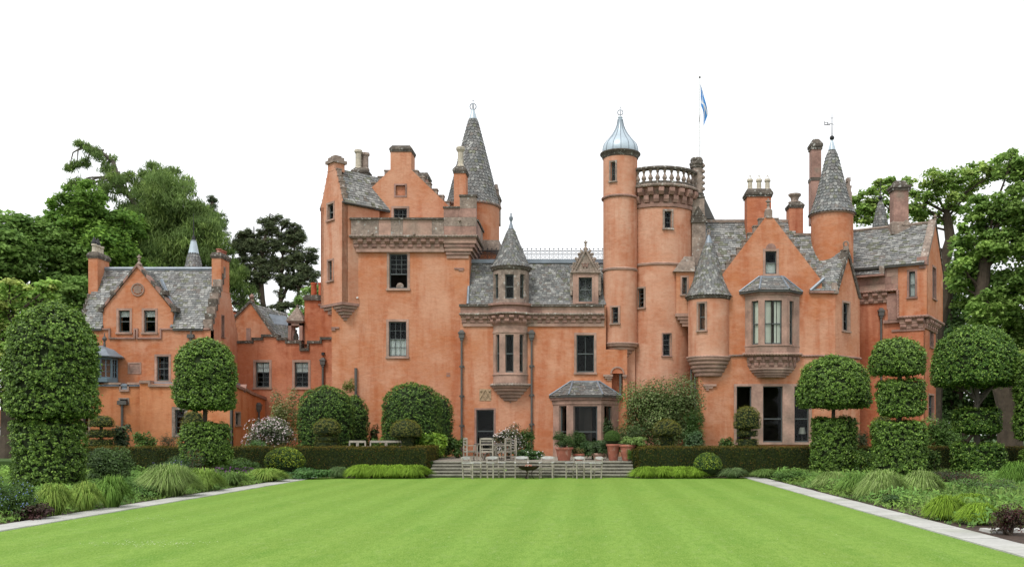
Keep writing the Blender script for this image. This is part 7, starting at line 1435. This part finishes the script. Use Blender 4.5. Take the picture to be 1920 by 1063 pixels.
tree('broadleaf_tree', 'dark shady tree filling the gap between corner wing and right sycamore', 74, [(1780, 560, 30), (1800, 600, 38), (1780, 650, 38), (1810, 690, 42), (1780, 730, 42), (1850, 720, 48), (1900, 740, 48), (1800, 770, 40), (1860, 790, 45), (1770, 530, 14), (1765, 690, 26), (1765, 740, 26), (1770, 640, 24), (1760, 790, 26), (1765, 765, 22), (1775, 815, 24), (1745, 690, 16), (1785, 700, 30), (1940, 700, 45), (1930, 790, 40)], [(1800, 840), (1800, 700)], [(.035, .075, .02), (.045, .09, .023)], [(.08, .15, .03)], 44, .42, .28, group=GR)

tree('sycamore_tree', 'partly seen leafy tree running out of the picture at the right edge', 63, [(1990, 420, 60), (2040, 500, 70), (1985, 560, 60), (2060, 620, 70), (1990, 680, 60), (2030, 760, 60), (2110, 560, 60)], [(2010, 820), (2015, 650), (2020, 520)], SY, None, 22, .5, .34, group=GR, tr=.6)
# ================================================================== furniture and pots
def copy_tree(o, parent=None):
    c = o.copy(); COL.objects.link(c); c.parent = parent
    for ch in list(o.children): copy_tree(ch, c)
    return c
def lawn_chair():
    t = thing('garden_armchair', 'x', 'chair', (0, 0, 0)); W, Dp, Hs, Hb = .27, .25, .43, .885
    for s in (-1, 1):
        obj('leg', Mb().box(s * W - .022, s * W + .022, -Dp - .02, -Dp + .025, 0, .64), WOOD, t)
        b = Mb(); b.add([(s * W - .022, Dp - .03, 0), (s * W + .022, Dp - .03, 0), (s * W + .022, Dp + .02, 0), (s * W - .022, Dp + .02, 0), (s * W - .022, Dp + .05, Hb), (s * W + .022, Dp + .05, Hb), (s * W + .022, Dp + .085, Hb), (s * W - .022, Dp + .085, Hb)], [(0, 3, 2, 1), (4, 5, 6, 7), (0, 1, 5, 4), (1, 2, 6, 5), (2, 3, 7, 6), (3, 0, 4, 7)]); obj('leg', b, WOOD, t)
        obj('armrest', Mb().box(s * W - .035, s * W + .035, -Dp - .05, Dp + .05, .64, .67), WOODL, t)
        obj('side_rail', Mb().box(s * W - .014, s * W + .014, -Dp + .025, Dp - .03, Hs - .07, Hs - .01).box(s * W - .012, s * W + .012, -Dp + .025, Dp - .03, .14, .17), WOOD, t)
    se = Mb(); se.box(-W + .02, W - .02, -Dp, -Dp + .03, Hs - .07, Hs - .01); se.box(-W + .02, W - .02, Dp - .02, Dp + .01, Hs - .07, Hs - .01); seat = obj('seat', se, WOOD, t)
    for i in range(6): y = -Dp - .02 + i * .088; obj('slat', Mb().box(-W - .01, W + .01, y, y + .07, Hs - .008, Hs + .012), WOOD, seat)
    n = 8; b = Mb(); V = []
    for i in range(n + 1):
        a = -1 + 2 * i / n; x = a * (W + .03); y = Dp + .075 + .03 * (1 - a * a); e = .012 * a * a; V += [(x, y - .014, Hb - .10 + 3 * e), (x, y + .014, Hb - .10 + 3 * e), (x, y + .014, Hb + .03 - 3 * e), (x, y - .014, Hb + .03 - 3 * e)]
    b.add(V, [(i * 4 + k, i * 4 + 4 + k, i * 4 + 4 + (k + 1) % 4, i * 4 + (k + 1) % 4) for i in range(n) for k in range(4)] + [(0, 1, 2, 3), (n * 4 + 3, n * 4 + 2, n * 4 + 1, n * 4)]); obj('top_rail', b, WOODL, t)
    obj('back_rail', Mb().box(-W + .02, W - .02, Dp + .03, Dp + .055, .62, .67), WOOD, t)
    return t
proto = lawn_chair(); first = True
for px_, D, rz, lab in ((885, 38.95, 58, 'weathered armchair at the left end of the fire bowl circle, turned right'), (930, 39.2, 34, 'weathered armchair second from the left of the fire bowl circle'), (978, 39.38, 4, 'weathered armchair directly behind the fire bowl, facing the lawn'), (1025, 39.38, -5, 'weathered armchair just right of the fire bowl, facing the lawn'), (1078, 39.2, -34, 'weathered armchair second from the right end of the circle, turned left'), (1111, 38.95, -58, 'weathered armchair at the right end of the fire bowl circle')):
    o = proto if first else copy_tree(proto); first = False
    o.location = (X(px_, D), D, 0); o.rotation_euler = (0, 0, radians(rz)); o['label'] = lab; o['group'] = 'weathered armchairs around the fire bowl'
# dining chairs and table on the terrace
def dining_chair():
    t = thing('dining_chair', 'x', 'chair', (0, 0, 0)); W, Dp, Hs, Hb = .28, .24, .44, .98
    for s in (-1, 1):
        obj('leg', Mb().box(s * W - .025, s * W + .025, -Dp - .02, -Dp + .03, 0, .66), WOOD, t); obj('leg', Mb().box(s * W - .025, s * W + .025, Dp - .03, Dp + .02, 0, Hb), WOOD, t)
        obj('armrest', Mb().box(s * W - .035, s * W + .035, -Dp - .04, Dp - .03, .66, .69), WOOD, t); obj('stretcher', Mb().box(s * W - .012, s * W + .012, -Dp + .03, Dp - .03, .16, .2), WOOD, t)
    se = obj('seat', Mb().box(-W + .025, W - .025, -Dp, Dp, Hs - .07, Hs - .02), WOOD, t)
    for i in range(5): y = -Dp - .02 + i * .1; obj('slat', Mb().box(-W - .01, W + .01, y, y + .085, Hs - .018, Hs + .004), WOOD, se)
    for z0_, z1_ in ((.5, .55), (.7, .74), (.84, .88)): obj('back_rail', Mb().box(-W + .025, W - .025, Dp - .02, Dp + .005, z0_, z1_), WOOD, t)
    n = 6; V = []
    for i in range(n + 1):
        a = -1 + 2 * i / n; x = a * (W + .03); V += [(x, Dp - .025, Hb - .05), (x, Dp + .02, Hb - .05), (x, Dp + .02, Hb + .05 - .03 * a * a), (x, Dp - .025, Hb + .05 - .03 * a * a)]
    obj('top_rail', Mb().add(V, [(i * 4 + k, i * 4 + 4 + k, i * 4 + 4 + (k + 1) % 4, i * 4 + (k + 1) % 4) for i in range(n) for k in range(4)] + [(0, 1, 2, 3), (n * 4 + 3, n * 4 + 2, n * 4 + 1, n * 4)]), WOOD, t)
    return t
proto = dining_chair(); first = True
for px_, D, rz, lab in ((882, 42.0, 112, 'teak dining chair at the left side of the terrace table'), (914, 41.75, 176, 'teak dining chair nearest the steps, its back to the lawn'), (944, 41.95, -112, 'teak dining chair at the near right of the terrace table'), (957, 42.7, -80, 'teak dining chair behind the near right one')):
    o = proto if first else copy_tree(proto); first = False
    o.location = (X(px_, D), D, ZT + .008); o.rotation_euler = (0, 0, radians(rz)); o['label'] = lab; o['group'] = 'teak chairs round the terrace table'
tx, ty = X(921, 42.8), 42.8; t = thing('round_table', 'round dark wooden table with curved pedestal on the terrace', 'table', (tx, ty, ZT))
obj('table_top', Mb().lathe([(.75, ZT + .71), (.8, ZT + .72), (.8, ZT + .75), (.78, ZT + .76)], tx, ty, 32), WOODD, t); obj('pedestal', Mb().lathe([(.09, ZT + .1), (.06, ZT + .3), (.08, ZT + .45), (.07, ZT + .7), (.3, ZT + .71)], tx, ty, 12), WOOD, t)
for i in range(4):
    a = pi / 4 + i * pi / 2; obj('foot', Mb().tube([(tx + q * cos(a), ty + q * sin(a), z) for q, z in ((.03, ZT + .32), (.2, ZT + .36), (.38, ZT + .25), (.48, ZT + .06), (.5, ZT + .02))], [.035, .035, .03, .03, .03], 6), WOOD, t)
# fire bowl
bx, by = X(991, 38.75), 38.75; t = thing('fire_bowl', 'rusty shallow fire bowl on bent iron legs with pale ash and logs', 'fire bowl', (bx, by, 0))
RU = mat('rusty_iron', (.035, .022, .019), .85, .3, 6, .4, 30, col2=(.06, .028, .02), c2scale=6)
obj('bowl', Mb().lathe([(.08, .34), (.25, .37), (.4, .45), (.47, .54), (.485, .54), (.46, .53), (.38, .46), (.2, .40), (.02, .39)], bx, by, 32, cap=False), RU, t, smooth=True)
for i in range(3):
    a = radians(250 + 120 * i); obj('leg', Mb().tube([(bx + q * cos(a), by + q * sin(a), z) for q, z in ((.3, .42), (.16, .33), (.1, .24), (.16, .1), (.22, .0))], .016, 6), RU, t)
obj('ash', Mb().lathe([(.4, .475), (.25, .50), (.02, .52)], bx, by, 20), mat('pale_ash', (.42, .38, .34), .95, .3, 8, .5, 30), t)
for i in range(5):
    a = i * 1.3; obj('log', Mb().tube([(bx - .16 * cos(a), by - .16 * sin(a), .51), (bx + .14 * cos(a), by + .14 * sin(a), .57)], .028, 7), mat('split_log', (.42, .25, .17), .9, .3, 8, .3, 30) if i == 0 else CREAM if i == 1 else TERRA, t)
# benches behind the left hedge
def bench(px_, D, lab, w=.7):
    x = X(px_, D); t = thing('garden_bench', lab, 'bench', (x, D, ZT), 'benches behind the left hedge')
    for s in (-1, 1):
        obj('leg', Mb().box(x + s * w - .03, x + s * w + .03, D - .25, D - .19, ZT, ZT + .62), WOOD, t); obj('leg', Mb().box(x + s * w - .03, x + s * w + .03, D + .2, D + .26, ZT, ZT + .88), WOOD, t); obj('armrest', Mb().box(x + s * w - .04, x + s * w + .04, D - .28, D + .2, ZT + .62, ZT + .65), WOOD, t)
    for i in range(4): obj('slat', Mb().box(x - w, x + w, D - .25 + i * .115, D - .155 + i * .115, ZT + .42, ZT + .445), WOOD, t)
    obj('top_rail', Mb().box(x - w, x + w, D + .205, D + .255, ZT + .8, ZT + .9), WOOD, t); obj('back_panel', Mb().box(x - .06, x + .06, D + .21, D + .25, ZT + .5, ZT + .8).box(x - w, x + w, D + .21, D + .25, ZT + .48, ZT + .54), WOOD, t)
bench(668, 42.6, 'grey wooden bench before the narrow clipped dome', .36); bench(722, 42.7, 'grey wooden bench half hidden by the pale green shrub and olive yew', .72)
# terracotta pots with their plants
def potted(px_, D, r0, r1, ytop, lab, m=TERRA, grp='terracotta pots on the terrace'):
    x = X(px_, D); zt2 = Z(ytop, D); o = thing('plant_pot', lab, 'plant pot', (x, D, ZT), grp)
    h = zt2 - ZT; obj('body', Mb().lathe([(r0 * .95, ZT), (r0, ZT + .02), (r0 + (r1 - r0) * .9, ZT + h * .86), (r1, zt2 - .09), (r1 * .86, zt2 - .09), (r1 * .8, zt2 - .2)], x, D, 28, cap=False), m, o, smooth=True)
    obj('rim', Mb().lathe([(r1 * .98, zt2 - .1), (r1 * 1.1, zt2 - .085), (r1 * 1.1, zt2 - .015), (r1 * 1.05, zt2), (r1 * .93, zt2), (r1 * .9, zt2 - .1)], x, D, 28, cap=False), m, o, smooth=True)
    obj('soil', Mb().lathe([(r1 * .9, zt2 - .07), (.01, zt2 - .05)], x, D, 16, cap=False), SOIL, o); return zt2
k = 42 / F
z1 = potted(1057.5, 42, .27, .38, 838, 'large terracotta pot left of the bay window holding a dark bush')
z2 = potted(1085, 42.3, .17, .24, 850, 'smaller terracotta pot with orange-tinged plant, second from the left')
z3 = potted(1122, 42.6, .20, .29, 849, 'greyish stone-coloured pot in the middle of the row', STONE)
z4 = potted(1150, 42, .20, .30, 832, 'tall narrow terracotta pot, left of the two tall ones')
z5 = potted(1177, 41.7, .24, .36, 833, 'tall wide terracotta pot beside the hedge corner')
G = 'plants growing in the terrace pots'
bush('potted_bush', 'dark rounded bush in the large left terracotta pot', 'shrub', 1056, 838, 26, 28, 42, [(.045, .085, .02), (.06, .11, .026)], [(.1, .17, .04)], 3600, .07, .03, z1 - .1, G)
bush('potted_bush', 'small brown-green plant in the second pot', 'shrub', 1084, 850, 13, 12, 42.3, [(.09, .12, .03), (.13, .13, .04)], [(.25, .12, .05)], 900, .06, .04, z2 - .08, G)
bush('potted_bush', 'leafy plant in the greyish pot', 'shrub', 1124, 849, 24, 24, 42.6, [(.06, .11, .035), (.08, .14, .05)], None, 2200, .09, .05, z3 - .08, G)
bush('potted_bush', 'clipped box ball in the tall narrow pot', 'shrub', 1148, 833, 16, 27, 42, [(.06, .12, .02), (.08, .16, .025)], None, 4200, .04, .025, z4 - .12, G, ball=True)
bush('potted_bush', 'pale yellow-green plant spilling from the tall wide pot', 'shrub', 1190, 836, 28, 18, 41.7, [(.16, .25, .06), (.2, .3, .08)], None, 1800, .11, .06, z5 - .1, G)
bush('leafy_shrub', 'green shrub behind the large left pot', 'shrub', 1083, 860, 22, 52, 44.6, [(.06, .12, .03), (.08, .15, .035)], None, 3200, .11, .03, ZT)
bush('leafy_shrub', 'green foliage before the bay window', 'shrub', 1112, 860, 30, 34, 43.8, [(.05, .11, .03), (.07, .14, .04)], None, 3000, .11, .05, ZT)
bush('leafy_shrub', 'slim climbing shrub at the right end of the bay window', 'shrub', 1140, 840, 13, 62, 45.5, [(.04, .08, .025), (.06, .11, .03)], None, 1600, .12, .05, ZT)
bush('leafy_shrub', 'small bright green tuft at the right end of the steps', 'shrub', 1182, 862, 9, 20, 41.25, [(.1, .2, .03), (.15, .27, .04)], None, 900, .07, .02, ZT)
# hanging lamp bowl seen through the oriel, table lamp behind the ground-floor window
hx = X(955, 49.7); t = thing('ceiling_lamp', 'orange glass lamp bowl seen through the middle oriel window', 'lamp', (hx, 49.7, Z(655, 49.7)))
lm = bpy.data.materials.new('lit_amber_glass'); lm.use_nodes = True; e = lm.node_tree.nodes['Principled BSDF']; e.inputs['Base Color'].default_value = (.7, .25, .06, 1); e.inputs['Emission Color'].default_value = (1, .35, .08, 1); e.inputs['Emission Strength'].default_value = .8
obj('glass_bowl', Mb().lathe([(.02, Z(654, 49.7)), (.12, Z(652.5, 49.7)), (.17, Z(650, 49.7)), (.16, Z(650, 49.7))], hx, 49.7, 16), lm, t, smooth=True); obj('rod', Mb().tube([(hx, 49.7, Z(651, 49.7)), (hx, 49.7, Z(632, 49.7))], .01, 5), BLACK, t)
lx = X(1505, 49.5); t = thing('table_lamp', 'pale shaded table lamp behind the right ground-floor window', 'lamp', (lx, 49.6, Z(830, 49.6)))
obj('lamp_shade', Mb().lathe([(.2, Z(813, 49.6)), (.13, Z(801, 49.6))], lx, 49.6, 16, cap=False), CURT, t); obj('lamp_base', Mb().lathe([(.1, Z(830, 49.6)), (.05, Z(826, 49.6)), (.04, Z(812, 49.6))], lx, 49.6, 10), WOODD, t)
# edge stones beside the right path
for i in range(5):
    x = X(1439, 38.4) + .25 + i * .5; es = Mb().taper(x, x + .42, 17.9 + .1 * (i % 2), 18.4, -.02, .05, .02)
    single('edging_stone', es, PAVE, ['flat pale stone nearest the path beside the dark purple plant', 'second flat pale stone out from the right path', 'third flat pale stone out from the right path', 'fourth flat pale stone under the dark purple plant', 'last flat pale stone at the picture edge'][i], 'stone', (x + .2, 18.1, 0), 'flat stones beside the right path')
bpy.context.view_layer.update()
